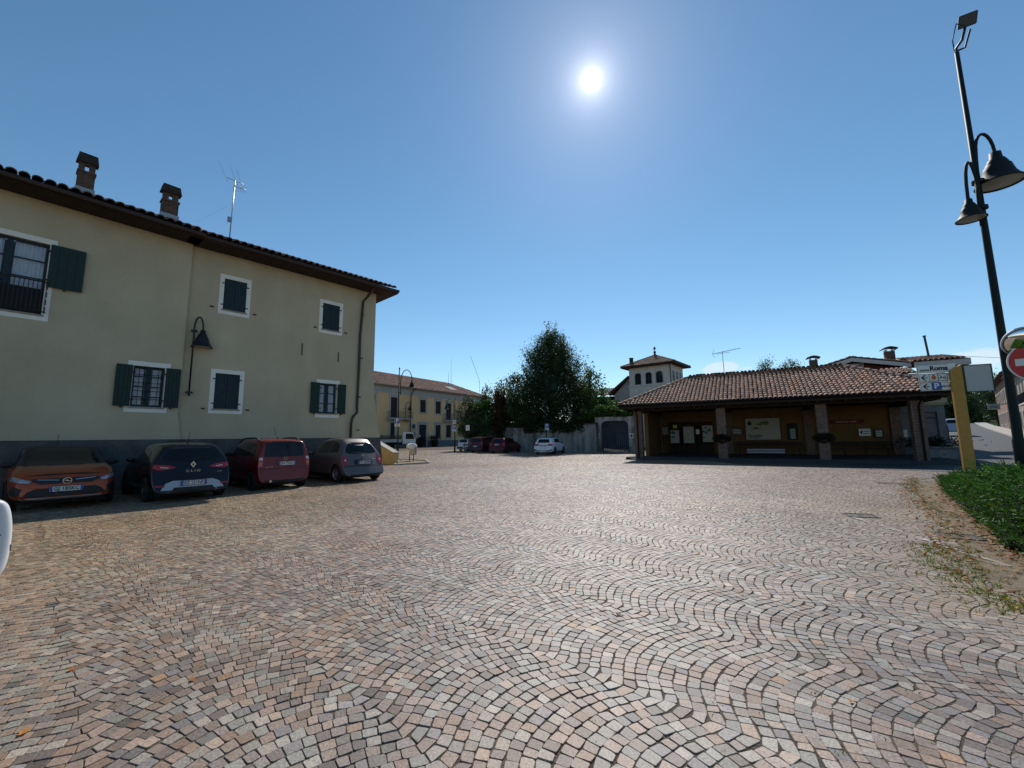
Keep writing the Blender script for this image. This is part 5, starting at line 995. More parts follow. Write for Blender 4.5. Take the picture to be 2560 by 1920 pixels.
c.decal('rear_window', [(-.54, .98), (-.46, 1.32), (.46, 1.32), (.54, .98)], 'B', M_['carglass']); c.both('side_window', [(-1.3, .98), (-1.15, 1.28), (-.3, 1.34), (.2, 1.30), (.62, .96)], M_['carglass']); c.mir('tail_light', [(.6, .62), (.6, .82), (.74, .82), (.75, .62)], 'B', M_['tail'], off=.014); c.plate('AS 237EC', -.3, .40, 'B'); c.band('bumper', .28, .50, .74, 'B', M_['trim'], off=.03); c.decal('plate_panel', [(-.62, .62), (-.62, .78), (-.1, .78), (-.1, .62)], 'B', M_['trim'])
# ================================================================== YELLOW BUILDING ACROSS THE SQUARE
M_['yellow'] = mat('yellow_render_wall', (.74, .49, .25), .92, .1, nz=(.5, .12), nz2=(25, .08), bump=(40, .3)); M_['greytrimw'] = mat('grey_plaster_trim', (.42, .41, .39), .9, .15, nz=(2, .1)); M_['greydado'] = mat('blue_grey_base', (.16, .17, .19), .9, .1, nz=(1.5, .2))
M_['darkshut'] = mat('brown_grey_shutter', (.045, .035, .04), .7, .2, nz=(6, .2))
YF = Frame(G(1023, 1118.5), 31.3)
C6 = lambda x, y: (900+x/5.184, 860+y/5.184)
yb = thing('yellow_building', 'long two storey pale yellow building with balconies and a red tiled roof beyond the square', 'building', YF.O, YF.rot)
ze = YF.on(*C6(600, 570))[1]; uL = -24.; uR = YF.on(*C6(1575, 700))[0]+2
def yr(x0, x1, y0, y1): a = YF.on(*C6(x0, y0)); b = YF.on(*C6(x1, y0)); c = YF.on(*C6(x0, y1)); return (a[0], b[0], c[1], (a[1]+b[1])/2)
wins = [yr(780, 855, 725, 885), yr(980, 1048, 745, 900), yr(978, 1045, 1050, 1215), yr(1115, 1180, 1052, 1215)]; doors = [yr(400, 488, 690, 948), yr(1115, 1182, 770, 985), yr(765, 860, 1045, 1318), yr(395, 452, 1020, 1300)]
wins.append((yr(120, 200, 655, 850))); 
wu = wins[1][1]+ (wins[1][0]-wins[0][0])
holes = wins+[(a, b, (0.05 if i in (2, 3) else c), d) for i, (a, b, c, d) in enumerate(doors)]
m = MB(); wall(m, uL, uR, 1.1, ze, holes, depth=.25, back=False); m.quad((uR, 0, 0), (uR, 10, 0), (uR, 10, ze), (uR, 0, ze)); m.quad((uL, 0, 0), (uL, 10, 0), (uL, 10, ze), (uL, 0, ze)); m.build('wall', M_['yellow'], yb)
m = MB(); wall(m, uL, uR, 0, 1.1, [(a, b, 0, 1.1) for a, b, c, d in holes if c < 1.1], y=-.03, depth=.28); m.build('base_band', M_['greydado'], yb)
m = MB(); m.box(uL, uR, -.05, -.001, ze-1.15, ze-.25); m.box(uL, uR, -.12, -.051, ze-.9, ze-.8); m.prism([(-.0, ze-.25), (-.5, ze-.02), (-.5, ze+.05), (0, ze+.05)], 'x', uL, uR+.3); m.build('cornice', M_['greytrimw'], yb)
for i, (a, b, c, d) in enumerate(holes):
    dr = i >= len(wins); nm = 'door' if dr else 'window'; w_ = bpy.data.objects.new(nm, None); COL.objects.link(w_); w_.parent = yb; m = MB(); e = .28
    m.box(a-e, a, -.05, .02, c-(0 if dr else .1), d); m.box(b, b+e, -.05, .02, c-(0 if dr else .1), d); m.box(a-e, b+e, -.05, .02, d, d+.32); m.box(a-e-.1, b+e+.1, -.16, .02, d+.33, d+.47)
    if not dr: m.box(a-e-.05, b+e+.05, -.12, .02, c-.22, c-.1)
    m.build('frame', M_['greytrimw'], w_); m = MB(); m.quad((a, .2, c), (b, .2, c), (b, .2, d), (a, .2, d)); m.build('pane', M_['ink'], w_); m = MB(); mid = (a+b)/2  # black sheet behind the louvres stands in for the unlit interior
    for x0, x1 in ((a+.02, mid-.01), (mid+.01, b-.02)):
        m.box(x0, x0+.07, .08, .13, c, d-.02); m.box(x1-.07, x1, .08, .13, c, d-.02); n = int((d-c)/.11)
        for k in range(n): z = c+.03+k*(d-c-.06)/n; m.quad((x0+.07, .12, z), (x1-.07, .12, z), (x1-.07, .09, z+.09), (x0+.07, .09, z+.09))
    m.build('shutter', M_['darkshut'], w_)
def balcony(x0, x1, zf, h=1.0):
    b_ = bpy.data.objects.new('balcony', None); COL.objects.link(b_); b_.parent = yb; m = MB(); m.box(x0, x1, -1.0, .0, zf-.16, zf); 
    for x in (x0+.4, x1-.4): m.prism([(-.9, zf-.17), (0, zf-.17), (0, zf-.7)], 'x', x-.12, x+.12)
    m.build('slab', M_['greytrimw'], b_); m = MB(); 
    for z in (zf+.08, zf+h): m.tube([(x0+.05, -.02, z), (x0+.05, -.95, z), (x1-.05, -.95, z), (x1-.05, -.02, z)], .022, 5)
    for x in np.arange(x0+.05, x1, .13): m.tube([(x, -.95, zf), (x, -.95, zf+h)], .012, 4)
    for y in np.arange(-.9, 0, .13): m.tube([(x0+.05, y, zf), (x0+.05, y, zf+h)], .012, 4); m.tube([(x1-.05, y, zf), (x1-.05, y, zf+h)], .012, 4)
    m.build('railing', M_['black'], b_); return b_
b1 = yr(345, 632, 850, 958); b2 = yr(1068, 1292, 898, 985); balcony(b1[0], b1[1], b1[2], 1.05); balcony(b2[0], b2[1], b2[2], 1.05)
# roof
rz = YF.on(*C6(178, 360), 6.)[1]; sl = math.atan2(rz-ze-.05, 6.6); m = MB(); tiles(m, (uL, -.7, ze+.08), (1, 0, 0), (0, math.cos(sl), math.sin(sl)), uR-uL+.6, 6.8/math.cos(sl), pitch=.30, exp=.5, seg=3, k=1.0, keep=lambda cx, s: cx < (uR-uL+.6)-s*math.cos(sl)*.9)
m.tube([(uL, 6., rz+.05), (uR-5.6, 6., rz+.05)], .14, 6); ro = m.build('roof', M_['tile'], yb); m = MB(); m.quad((uL, -.7, ze+.05), (uR+.5, -.7, ze+.05), (uR-5.6, 6., rz), (uL, 6., rz)); m.quad((uR+.5, -.7, ze+.05), (uR+.5, 12, ze+.05), (uR-5.6, 6, rz), (uR-5.6, 6, rz)); m.build('roof_deck', M_['tiledark'], ro)
m = MB(); a_ = YF.on(*C6(1148, 582), 2.5); b_ = YF.on(*C6(1240, 618), 1.5); zc = lambda y: ze+.1+(y+.7)*math.tan(sl)+.16; m.quad((b_[0]-2.2, .9, zc(.9)), (b_[0], .9, zc(.9)), (b_[0], 2.7, zc(2.7)), (b_[0]-2.2, 2.7, zc(2.7))); m.build('skylight', mat('skylight_glass', (.2, .22, .25), .8, .1), ro)
m = MB(); m.tube([(uL, -.78, ze+.02), (uR, -.78, ze+.02)], .09, 6); (u_, z_) = YF.on(*C6(680, 590)); m.tube([(u_, -.75, ze), (u_-.4, -.35, ze-.7), (u_-.45, -.16, ze-1.2), (u_-.45, -.16, 2.2), (u_-.8, -.2, 1.8), (u_-.8, -.2, 0)], .09, 6); m.build('gutter', M_['copper'], yb)
def fixed(nm, r, mt, y=-.06, parent=yb): m = MB(); m.bbox(r[0], r[1], y-.04, y+.05, r[2], r[3], .02); return m.build(nm, mt, parent)
q = fixed('plaque', yr(655, 722, 1025, 1110), M_['steel']); r_ = yr(668, 710, 1042, 1095); m = MB(); m.box(r_[0], r_[1], -.12, -.10, r_[2], r_[3]); m.build('plaque_face', mat('dark_blue', (.01, .015, .05), .4), q)
q = fixed('plaque', yr(655, 720, 1132, 1178), mat('mauve_plate', (.22, .22, .32), .5)); fixed('poster_frame', yr(880, 938, 1135, 1202), mat('pale_poster', (.6, .5, .3), .7)); fixed('door_notice', yr(768, 782, 1178, 1205), M_['signwhite'], -.0)
for (px, sc) in ((735, 1.0), (925, 1.25)):
    u, _ = YF.on(*C6(px, 1290)); P = YF.O+YF.d*u-YF.n*.8; t = thing('potted_plant', 'dark potted plant %s of the doorway of the yellow building' % ('left' if sc == 1 else 'right'), 'plant', (P.x, P.y, 0), YF.rot, 'pots by the yellow building door')
    m = MB(); m.lathe([(0, 0), (.38*sc, 0), (.5*sc, .9*sc), (.55*sc, .95*sc), (.45*sc, .93*sc), (0, .88*sc)], 14); m.build('pot', M_['wood'], t, True); n = 500; C = rng.normal(0, .33*sc, (n, 3))*np.array([1.4, .8, .5])+[0, 0, 1.25*sc]
    leafmesh('foliage', C, .18, M_['leaf'] if 'leaf' in M_ else M_['postgreen'], np.array([.6, .7, .5]), t)
wall_lamp(YF, (C6(588, 1000), C6(590, 830), C6(622, 750), C6(650, 800), C6(0, 858)[1]), 'dark swan-neck wall lamp beside the downpipe of the yellow building', 2.0, -.3, 'lamps on the yellow building')
wall_lamp(YF, (C6(1278, 1030), C6(1279, 860), C6(1300, 800), C6(1320, 850), C6(0, 900)[1]), 'dark swan-neck wall lamp right of the second balcony of the yellow building', 2.0, -.3, 'lamps on the yellow building')
for (xt, yt, xb, yb_, lab, kk) in ((1145, 355, 1150, 515, 'short thin aerial left of the mast on the yellow building roof', 0), (1182, 185, 1180, 570, 'tall thin mast standing on the yellow building roof', 1), (1432, 155, 1550, 600, 'bent whip aerial at the right end of the yellow building roof', 2)):
    u, z0 = YF.on(*C6(xb, yb_), 4.); z1 = YF.on(*C6(xt, yt), 4.)[1]; P = YF.O+YF.d*u+YF.n*4.; t = thing('roof_aerial', lab, 'aerial', (P.x, P.y, z0-.6), YF.rot); m = MB(); dx = YF.on(*C6(xt, yt), 4.)[0]-u
    if kk == 2: zk = YF.on(*C6(1550, 480), 4.)[1]-z0+.6; m.tube([(0, 0, 0), (0, 0, zk), (dx, 0, z1-z0+.6)], .045, 4); m.tube([(-1.2, 0, zk-.2), (.4, 0, zk-.2)], .03, 4)
    else: m.tube([(0, 0, 0), (dx, 0, z1-z0+.6)], [.06, .02], 4); m.tube([(-.3, 0, .8), (.3, 0, .9)], .03, 4)
    m.build('mast', M_['steel'], t)
# small lorry in front of it
YT = G(*C6(440, 1345)).y
gt = G(*C6(360, 1352)); tr_ = thing('tipper_lorry', 'small white lorry with a dark slatted cargo bed parked before the yellow building', 'lorry', (gt.x, gt.y, 0), R(90-75)); tr_.scale = (1.16, 1.16, 1.16)
x1 = 3.6; m = MB(); m.prism([(1.9, .55), (3.55, .55), (3.62, 1.1), (3.25, 2.05), (3.1, 2.12), (2.0, 2.14), (1.9, 2.05)], 'y', -.85, .85); cb = m.build('cab', wp, tr_)
m = MB(); m.add([(3.30, -.78, 1.98), (3.60, -.80, 1.25), (3.60, .80, 1.25), (3.30, .78, 1.98)], [(0, 1, 2, 3)]); o = m.build('windscreen', M_['carglass'], tr_); o.location.x = .015
for sy in (-1, 1): m = MB(); m.add([(2.3, .858*sy, 1.2), (3.45, .858*sy, 1.2), (3.2, .858*sy, 1.92), (2.3, .858*sy, 1.92)], [(0, 1, 2, 3)]); m.build('side_window', M_['ink'], tr_)
m = MB(); m.bbox(-2.0, 1.75, -.95, .95, .85, .92, .01); m.bbox(-2.0, 1.75, -.97, -.93, .8, 1.2, .01); m.bbox(-2.0, 1.75, .93, .97, .8, 1.2, .01); m.bbox(-2.02, -1.98, -.95, .95, .8, 1.2, .01); m.build('bed', mat('dirty_white', (.5, .5, .48), .6, nz=(4, .2)), tr_)
m = MB()
for sy in (-.95, .95):
    for z in (1.24, 1.42, 1.6): m.box(-2.0, 1.75, sy-.02, sy+.02, z, z+.12 if z < 1.5 else z+.1)
    for x in (-1.95, -.7, .5, 1.7): m.box(x-.04, x+.04, sy-.035, sy+.035, 1.2, 1.78)
m.box(-1.9, 1.6, -.9, .9, .93, 1.35); m.build('slatted_sides', M_['black'], tr_)
for x in (-1.2, 2.75):
    for sy in (-1, 1): m = MB(); m.lathe([(0, .02*sy), (.3, .02*sy), (.34, 0), (.36, -.04*sy), (.36, -.22*sy), (.3, -.24*sy)], 20, (x, .86*sy, .36), 'y'); m.build('wheel', M_['rubber'], tr_, True)
m = MB(); m.box(-2.0, 3.3, -.4, .4, .45, .8); m.bbox(3.5, 3.68, -.85, .85, .4, .62, .03); m.build('chassis', M_['rubber'], tr_); m = MB(); m.tube([(3.2, -.9, 1.7), (3.5, -1.15, 1.75)], .02, 5); m.bbox(3.42, 3.5, -1.25, -1.1, 1.4, 1.8, .02); m.build('door_mirror', M_['trim'], tr_)
# ================================================================== GARDEN WALL, GATE
M_['oldwall'] = mat('stained_garden_wall', (.34, .33, .31), .93, .1, nz=(.9, .35), nz2=(14, .25), bump=(12, .8), streak=(1.8, (.32, .33, .36)))
M_['peel'] = mat('peeling_plaster', (.5, .48, .45), .93, .1, nz=(2.2, .45), nz2=(18, .3), bump=(14, .8), streak=(2.4, (.45, .42, .4)))
A_ = D(1160, 1090, 50.); B_ = D(1491, 1090, 39.2); wd = (B_-A_); WF = Frame((A_.x, A_.y), math.degrees(math.atan2(wd.x, wd.y))); WL = Vector((wd.x, wd.y)).length
gw = thing('garden_wall', 'long grey weather-stained plaster wall behind the far parked cars', 'wall', WF.O, WF.rot); m = MB(); n = 60; tops = []
for i in range(n+1): u = WL*i/n; tops.append((u, 2.4+.25*max(0, u)/WL+.05*math.sin(u*1.3)+.04*math.sin(u*3.7)))
for (u0, z0), (u1, z1) in zip(tops[:-1], tops[1:]):
    m.quad((u0, 0, 0), (u1, 0, 0), (u1, 0, z1), (u0, 0, z0)); m.quad((u0, 0, z0), (u1, 0, z1), (u1, .4, z1), (u0, .4, z0)); m.quad((u0, .4, 0), (u0, .4, z0), (u1, .4, z1), (u1, .4, 0))
m.build('body', M_['oldwall'], gw)
m = MB(); 
for (u0, z0), (u1, z1) in zip(tops[:-1:3], tops[3::3]): m.add([(u0, -.06, z0), (u1, -.06, z1), (u1, .46, z1), (u0, .46, z0), (u0, .2, z0+.12), (u1, .2, z1+.12)], [(0, 1, 5, 4), (2, 3, 4, 5), (0, 3, 2, 1)])
m.build('coping', M_['tiledark'], gw)
C8 = lambda x, y: (1240+x/4.366, 780+y/4.366)
gO = G(*C8(1092, 1530)); PFr = Frame((gO.x, gO.y), 112); pt = thing('gateway', 'peeling plaster gateway with rounded opening left of the portico', 'gateway', PFr.O, PFr.rot)
uR2 = PFr.on(*C8(1545, 1400))[0]+.3; zt = PFr.on(*C8(1300, 1143))[1]; o0, o1 = PFr.on(*C8(1150, 1400))[0], PFr.on(*C8(1450, 1400))[0]; oz = PFr.on(*C8(1300, 1188))[1]; rr = .5
m = MB(); arcL = [(o0, 0), (o0, oz-rr)]+[(o0+rr-rr*math.cos(a), oz-rr+rr*math.sin(a)) for a in np.linspace(.2, math.pi/2, 5)]; arcR = [(o1+o0-x, z) for x, z in arcL[::-1]]
inner = arcL+arcR
for y in (0, .55):
    m.add([(0, y, 0), (0, y, zt), (uR2, y, zt), (uR2, y, 0)]+[(x, y, z) for x, z in inner], [tuple([0]+[4+i for i in range(len(inner))]+[3, 2, 1])])
for i in range(len(inner)-1): (x0, z0), (x1_, z1) = inner[i], inner[i+1]; m.quad((x0, 0, z0), (x1_, 0, z1), (x1_, .55, z1), (x0, .55, z0))
m.quad((0, 0, zt), (uR2, 0, zt), (uR2, .55, zt), (0, .55, zt)); m.quad((0, 0, 0), (0, .55, 0), (0, .55, zt), (0, 0, zt)); m.build('wall', M_['peel'], pt)
m = MB(); hg = PFr.on(*C8(1300, 1300))[1]; k = 14
for i in range(k): x0 = o0+(o1-o0)*i/k; m.bbox(x0+.01, o0+(o1-o0)*(i+1)/k-.01, .3, .36, .05, hg, .015)
for z in (.5, hg-.25): m.box(o0, o1, .27, .3, z, z+.14)
m.box(o0, o1, .4, .45, hg, oz+.2); m.build('gate_and_dark_panel', mat('blue_grey_planks', (.045, .055, .075), .7, .2, nz=(3, .3)), pt)  # box above the planks is an added dark panel for the shaded passage
for px in (1113, 1480): u, z = PFr.on(*C8(px, 1352)); m = MB(); m.bbox(u-.17, u+.17, -.03, 0, z-.22, z+.22, .01); q = m.build('notice', M_['signwhite'], pt); m = MB(); m.lathe([(.0, -.034), (.11, -.034)], 14, (u, 0, z), 'y'); m.build('symbol', M_['ink'], q)
m = MB(); 
for a, b in ((-.1, o0-.02), (o1+.02, uR2)): m.box(a, b, -.06, -.001, 0, .55)
m.build('plinth', M_['oldwall'], pt)
# ================================================================== TREES
ml_ = mat('leaf', (.038, .064, .022), .5, .3, attr=True, trans=.38); M_['leaf'] = ml_; M_['bark'] = mat('bark', (.07, .055, .042), .95, .1, nz=(5, .4), bump=(12, 1))
def tree(name, label, base, prof, size, n_cl, per, cols, clr=.55, trunk=.25, ax=1., group=None, bare=0.8, aspect=.5, tops=0, shade=1.):
    """prof: list of (height, crown radius)"""
    t = thing(name, label, 'tree' if 'tree' in name else 'shrub', (base.x, base.y, 0), 0, group); H_ = prof[-1][0]; z0 = prof[0][0]
    hs_ = np.array([p[0] for p in prof]); rs_ = np.array([p[1] for p in prof]); C = []; 
    z = rng.uniform(z0, H_, n_cl*4); r = np.interp(z, hs_, rs_); keepp = rng.random(len(z)) < (r/rs_.max())**1.0+.08; z = z[keepp][:n_cl]; r = np.interp(z, hs_, rs_); n = len(z)
    th = rng.uniform(0, 2*math.pi, n); lob = 1+.10*np.sin(3*th+z*.9)+.08*np.sin(5*th-z*1.7); q = rng.random(n)**.42; x = r*q*lob*np.cos(th)*ax; y = r*q*lob*np.sin(th)
    cc = np.column_stack([x, y, z]); cr = clr*(.6+.8*rng.random(n)); P = np.repeat(cc, per, 0)+rng.normal(0, 1, (n*per, 3))*np.repeat(cr, per)[:, None]*np.array([.55, .55, .6])
    if tops:       # upright leader sprays that break the outline
        k = rng.choice(n, tops); 
        for i in k:
            d = np.array([cc[i, 0], cc[i, 1], r[i]*1.4+.6]); d = d/np.linalg.norm(d); L = rng.uniform(.6, 1.6)*clr*2; s = rng.random((60, 1)); P = np.concatenate([P, cc[i]+d*(s*L+clr*.4)+rng.normal(0, .09, (60, 3))])
    P = P[P[:, 2] > .15]; cl = np.array(cols)[rng.integers(0, len(cols), len(P))]*shade*rng.uniform(.7, 1.3, (len(P), 1))
    leafmesh('crown', P, size, ml_, cl, t, aspect=aspect); m = MB()
    def limb(a, b, r0, r1): 
        a, b = Vector(a), Vector(b); mid = a.lerp(b, .5)+Vector((random.uniform(-1, 1), random.uniform(-1, 1), .3))*(b-a).length*.08; m.tube([a, mid, b], [r0, (r0+r1)/2, r1], 7)
    m.tube([(0, 0, -.1), (.05, 0, H_*.2), (-.05, .05, H_*.5), (0, 0, H_*.85)], [trunk*1.25, trunk, trunk*.65, trunk*.12], 9)
    for i in rng.choice(n, min(n, 30), replace=False): zz = max(z0*.6, cc[i, 2]*.6); limb((0, 0, zz), cc[i]*np.array([.85, .85, 1]), trunk*.32, .02)
    m.build('trunk', M_['bark'], t, True); return t
LG = [(1, 1.1, 1), (.7, .85, .9), (1.25, 1.3, .9), (.55, .7, .8), (1.5, 1.7, 1.1), (.85, 1, 1.3)]
bt = D(1382, 1100, 47); top = D(1400, 803, 47).z
w2 = lambda px: abs(D(px, 1000, 47).x-bt.x)
tree('big_tree', 'tall dense pyramid-shaped evergreen tree rising behind the garden wall', bt, [(1.8, 3.4), (3.5, 4.6), (6, 4.6), (7.4, 4.1), (8.8, 3.3), (10.4, 2.7), (11.6, 2.1), (12.6, 1.3), (top-1.7, .3)], .2, 620, 140, [(.8, 1, .9), (.6, .8, .85), (1.0, 1.15, .9), (.5, .65, .7), (1.5, 1.6, 1.1)], clr=.78, trunk=.4, tops=90, shade=.85, aspect=.4)
rt = D(1252, 1100, 50); tree('red_leaved_tree', 'open twisted tree with a red creeper up its trunk left of the big tree', rt, [(3, 1.2), (5, 1.6), (6.3, 2.2), (7.4, 2.0), (8.1, .7)], .24, 60, 60, LG[:3]+[(2.2, .6, .5)], clr=.5, trunk=.28)
rc = tree('red_creeper_shrub', 'dark red creeper covering a column-like trunk among the green trees', D(1250, 1100, 46.3), [(1.5, .45), (4, .5), (5.6, .5), (6.7, .3)], .22, 60, 70, [(1.5, .38, .5), (1.1, .3, .4), (1.9, .5, .6), (.8, .7, .6)], clr=.4, trunk=.15)
tree('green_tree', 'bushy bright green tree between the red creeper and the big tree', D(1290, 1100, 49), [(1.5, 2.0), (4, 2.4), (6.5, 2.0), (8.6, .5)], .26, 110, 60, LG, clr=.6, trunk=.2)
tree('green_tree', 'light green fig-like tree beside the dark pointed shrub', D(1208, 1100, 49), [(2, 1.4), (3.5, 1.8), (5, 1.3), (5.9, .4)], .34, 80, 55, [(1.2, 1.5, .8), (1.6, 2, 1), (.8, 1, .7)], clr=.55, trunk=.2)
tree('pointed_shrub', 'dark upright pointed conifer shrub rising over the left end of the garden wall', D(1171, 1100, 49.5), [(1.5, 1.3), (3.5, 1.7), (5, 1.3), (6.2, .4)], .2, 90, 80, [(.5, .7, .6), (.7, .9, .7)], clr=.45, trunk=.15, aspect=.3)
tree('low_tree', 'low leafy tree just above the garden wall in its middle part', D(1216, 1100, 48), [(1.6, 2.6), (2.8, 2.8), (3.8, 1.4)], .22, 90, 60, LG, clr=.5, trunk=.12)
tree('low_tree', 'sunlit leafy tree behind the wall on the right side of the big tree', D(1480, 1100, 45), [(1.5, 1.6), (4, 2.0), (6.5, 1.6), (8.8, .5)], .28, 110, 55, [(1.5, 1.7, 1), (1.1, 1.3, .9), (2, 2.2, 1.2)], clr=.6, trunk=.2)
def hedge(name, label, fr, u0, u1, z0, z1, y0, y1, n, size, cols, cat='creeper'):
    t = thing(name, label, cat, fr.O, fr.rot); P = np.column_stack([rng.uniform(u0, u1, n), rng.uniform(y0, y1, n), rng.random(n)]); top = z0+(z1-z0)*(.75+.2*np.sin(P[:, 0]*1.7)+.1*np.sin(P[:, 0]*4.3)); P[:, 2] = z0+(top-z0)*P[:, 2]**.7
    leafmesh('foliage', P+rng.normal(0, .06, P.shape), size, ml_, np.array(cols)[rng.integers(0, len(cols), n)]*rng.uniform(.7, 1.3, (n, 1)), t); return t
hz0 = PFr.on(*C8(1300, 1135), .3)[1]; hedge('creeper_mass', 'bright green creeper spilling over the top of the gateway', PFr, -1.4, uR2, hz0-.15, hz0+1.1, -.1, 1.0, 5200, .2, [(1.3, 1.7, .8), (1.8, 2.2, 1), (.8, 1, .7)])
hedge('creeper_mass', 'dark ivy hanging over the garden wall below the big tree', WF, WL*.52, WL*.93, 1.9, 3.6, -.35, .5, 7000, .2, [(.6, .8, .7), (.8, 1, .8), (.4, .55, .5)])
hedge('creeper_mass', 'dark hedge top along the left part of the garden wall', WF, 1, WL*.55, 2.2, 3.5, .3, 1.4, 5200, .22, [(.6, .8, .7), (.8, 1, .8), (1.2, 1.3, .8)])
hedge('creeper_mass', 'tall leafy hedge between the big tree and the tower house', PFr, -3.0, 3.5, 2.0, 5.6, 3, 5, 6000, .26, [(1.1, 1.4, .8), (1.5, 1.8, 1), (.8, 1, .7)])
# ================================================================== TOWER HOUSE
CT = lambda x, y: (1540+x/4.878, 840+y/4.878)
M_['towerwall'] = mat('cream_tower_render', (.62, .58, .52), .92, .1, nz=(1, .12), nz2=(30, .06)); 
tc_ = D(1681.5, 1000, 52); TF = Frame((tc_.x, tc_.y), 130); tw = thing('tower_house', 'cream belvedere tower with arched windows and a hipped tile roof behind the portico', 'tower', TF.O, TF.rot)
uw = TF.on(*CT(160, 500))[0]; zs = TF.on(*CT(690, 560))[1]; zev = TF.on(*CT(690, 335))[1]; dpt = 4.6
def archwin(px0, px1, pyt, pyb, sc=1.): a = TF.on(*CT(px0, pyb)); b = TF.on(*CT(px1, pyb)); tt_ = TF.on(*CT((px0+px1)/2, pyt)); return a[0], b[0], a[1], tt_[1]
ws = [archwin(238, 310, 455, 597), archwin(368, 440, 441, 587), archwin(495, 575, 425, 573)]
m = MB(); m.box(uw, 0, 0, dpt, zs, zev); m.build('wall', M_['towerwall'], tw); m = MB(); m.box(uw-.15, .15, -.12, dpt+.12, zs-.18, zs); m.box(uw-.5, .5, -.45, dpt+.45, zev, zev+.12); m.box(uw-.05, .05, -.04, dpt+.04, 0, zs-.18); m.build('lower_storeys', M_['towerwall'], tw)
def arch_poly(x0, x1, z0, z1): r = (x1-x0)/2; return [(x0, z0), (x1, z0)]+[((x0+x1)/2+r*math.cos(a), z1-r*.75+r*.75*math.sin(a)) for a in np.linspace(0, math.pi, 9)]
def awin(pts, axis, off): 
    w_ = bpy.data.objects.new('window', None); COL.objects.link(w_); w_.parent = tw; m = MB(); cx = sum(p[0] for p in pts)/len(pts); cz = sum(p[1] for p in pts)/len(pts); big = [(cx+(x-cx)*1.22, cz+(z-cz)*1.10) for x, z in pts]; n = len(pts)
    f = (lambda p, d: (p[0], -d, p[1])) if axis == 'y' else (lambda p, d: (d, p[0], p[1]))
    m.add([f(p, .06) for p in pts]+[f(p, .06) for p in big]+[f(p, .0) for p in big], [(i, (i+1) % n, n+(i+1) % n, n+i) for i in range(n)]+[(n+i, n+(i+1) % n, 2*n+(i+1) % n, 2*n+i) for i in range(n)]); m.build('frame', M_['greytrimw'], w_)
    m = MB(); m.add([f(p, .02) for p in pts], [tuple(range(n))]); m.build('pane', M_['glass'], w_); m = MB(); x0 = min(p[0] for p in pts); x1 = max(p[0] for p in pts); z0 = min(p[1] for p in pts); z1 = max(p[1] for p in pts)
    for s_ in (1,): 
        q = [((x0+x1)/2-.04, z0), ((x0+x1)/2+.04, z0), ((x0+x1)/2+.04, z1), ((x0+x1)/2-.04, z1)]; m.add([f(p, .045) for p in q], [(0, 1, 2, 3)]); q = [(x0, z0+(z1-z0)*.5-.04), (x1, z0+(z1-z0)*.5-.04), (x1, z0+(z1-z0)*.5+.04), (x0, z0+(z1-z0)*.5+.04)]; m.add([f(p, .046) for p in q], [(0, 1, 2, 3)])
    m.build('glazing_bar', M_['shutter'], w_)
for a in ws: awin(arch_poly(*a), 'y', 0)
for k in range(3): c = .75+k*1.3; awin([(x+c, z) for x, z in arch_poly(-.32, .32, ws[2][2]-.0, ws[2][3]-.05)], 'x', 0)
pk = D(*CT(505, 215), 54).z; cx, cy = uw/2, dpt/2; oh = .8; E_ = [(uw-oh, -oh), (oh, -oh), (oh, dpt+oh), (uw-oh, dpt+oh)]; m = MB(); z0 = zev+.13
def hip_roof(E_, apexA, apexB, z0, za, mt, md_, pitch=.26, exp=.42, seg=4, k=1.):
    """tiles on each slope of a hipped roof; E_ four eave corners, the ridge runs from apexA to apexB"""
    A = Vector((apexA[0], apexA[1], za)); B = Vector((apexB[0], apexB[1], za)); c = [Vector((x, y, z0)) for x, y in E_]
    md_.add([c[0], c[1], B, A], [(0, 1, 2, 3)]); md_.add([c[1], c[2], B], [(0, 1, 2)]); md_.add([c[2], c[3], A, B], [(0, 1, 2, 3)]); md_.add([c[3], c[0], A], [(0, 1, 2)])
    md_.add([tuple(p-Vector((0, 0, .14))) for p in c]+[tuple(p) for p in c], [(0, 1, 2, 3)]+[(i, (i+1) % 4, 4+(i+1) % 4, 4+i) for i in range(4)])
    for P0, P1, TA, TB in ((c[0], c[1], A, B), (c[1], c[2], B, B), (c[2], c[3], B, A), (c[3], c[0], A, A)):
        U = (P1-P0).normalized(); wid = (P1-P0).length; q = TA-P0; foot = P0+U*q.dot(U); L = (TA-foot); ln = L.length; L = L/ln; ua_ = q.dot(U); ub_ = (TB-P0).dot(U)
        def keep(cx, s, ua_=ua_, ub_=ub_, wid=wid, ln=ln): f = s/ln; return ua_*f-.05 <= cx <= wid-(wid-ub_)*f+.05
        tiles(mt, P0+L*-.04+Vector((0, 0, .03)), U, L, wid, ln, pitch, exp, keep, seg, k=k)
    for a, b in ((c[0], A), (c[1], B), (c[2], B), (c[3], A), (A, B)):
        if (b-a).length < .1: continue
        n = max(2, int((b-a).length/.4)); 
        for i in range(n):
            p, q = a.lerp(b, i/n), a.lerp(b, (i+1.12)/n); mt.cc = tilecol(k); r0 = .15; mt.tube([p+Vector((0, 0, .08)), q+Vector((0, 0, .06))], [r0, r0*.8], 7, cap=True)
    mt.cc = (1, 1, 1)
mt, md2 = MB(), MB(); hip_roof(E_, (cx, cy), (cx, cy), z0, pk, mt, md2, .3, .45, 3, .9); ro = mt.build('roof', M_['tile'], tw); md2.build('roof_deck', M_['tiledark'], ro)
m = MB(); zf = D(*CT(505, 120), 54).z; m.tube([(cx, cy, pk-.1), (cx, cy, zf)], .04, 5); m.sphere((cx, cy, pk+.5), .2, 8, 6); m.lathe([(.0, pk+.05), (.25, pk+.1), (.1, pk+.3), (.1, pk+.35)], 8, (cx, cy, 0))
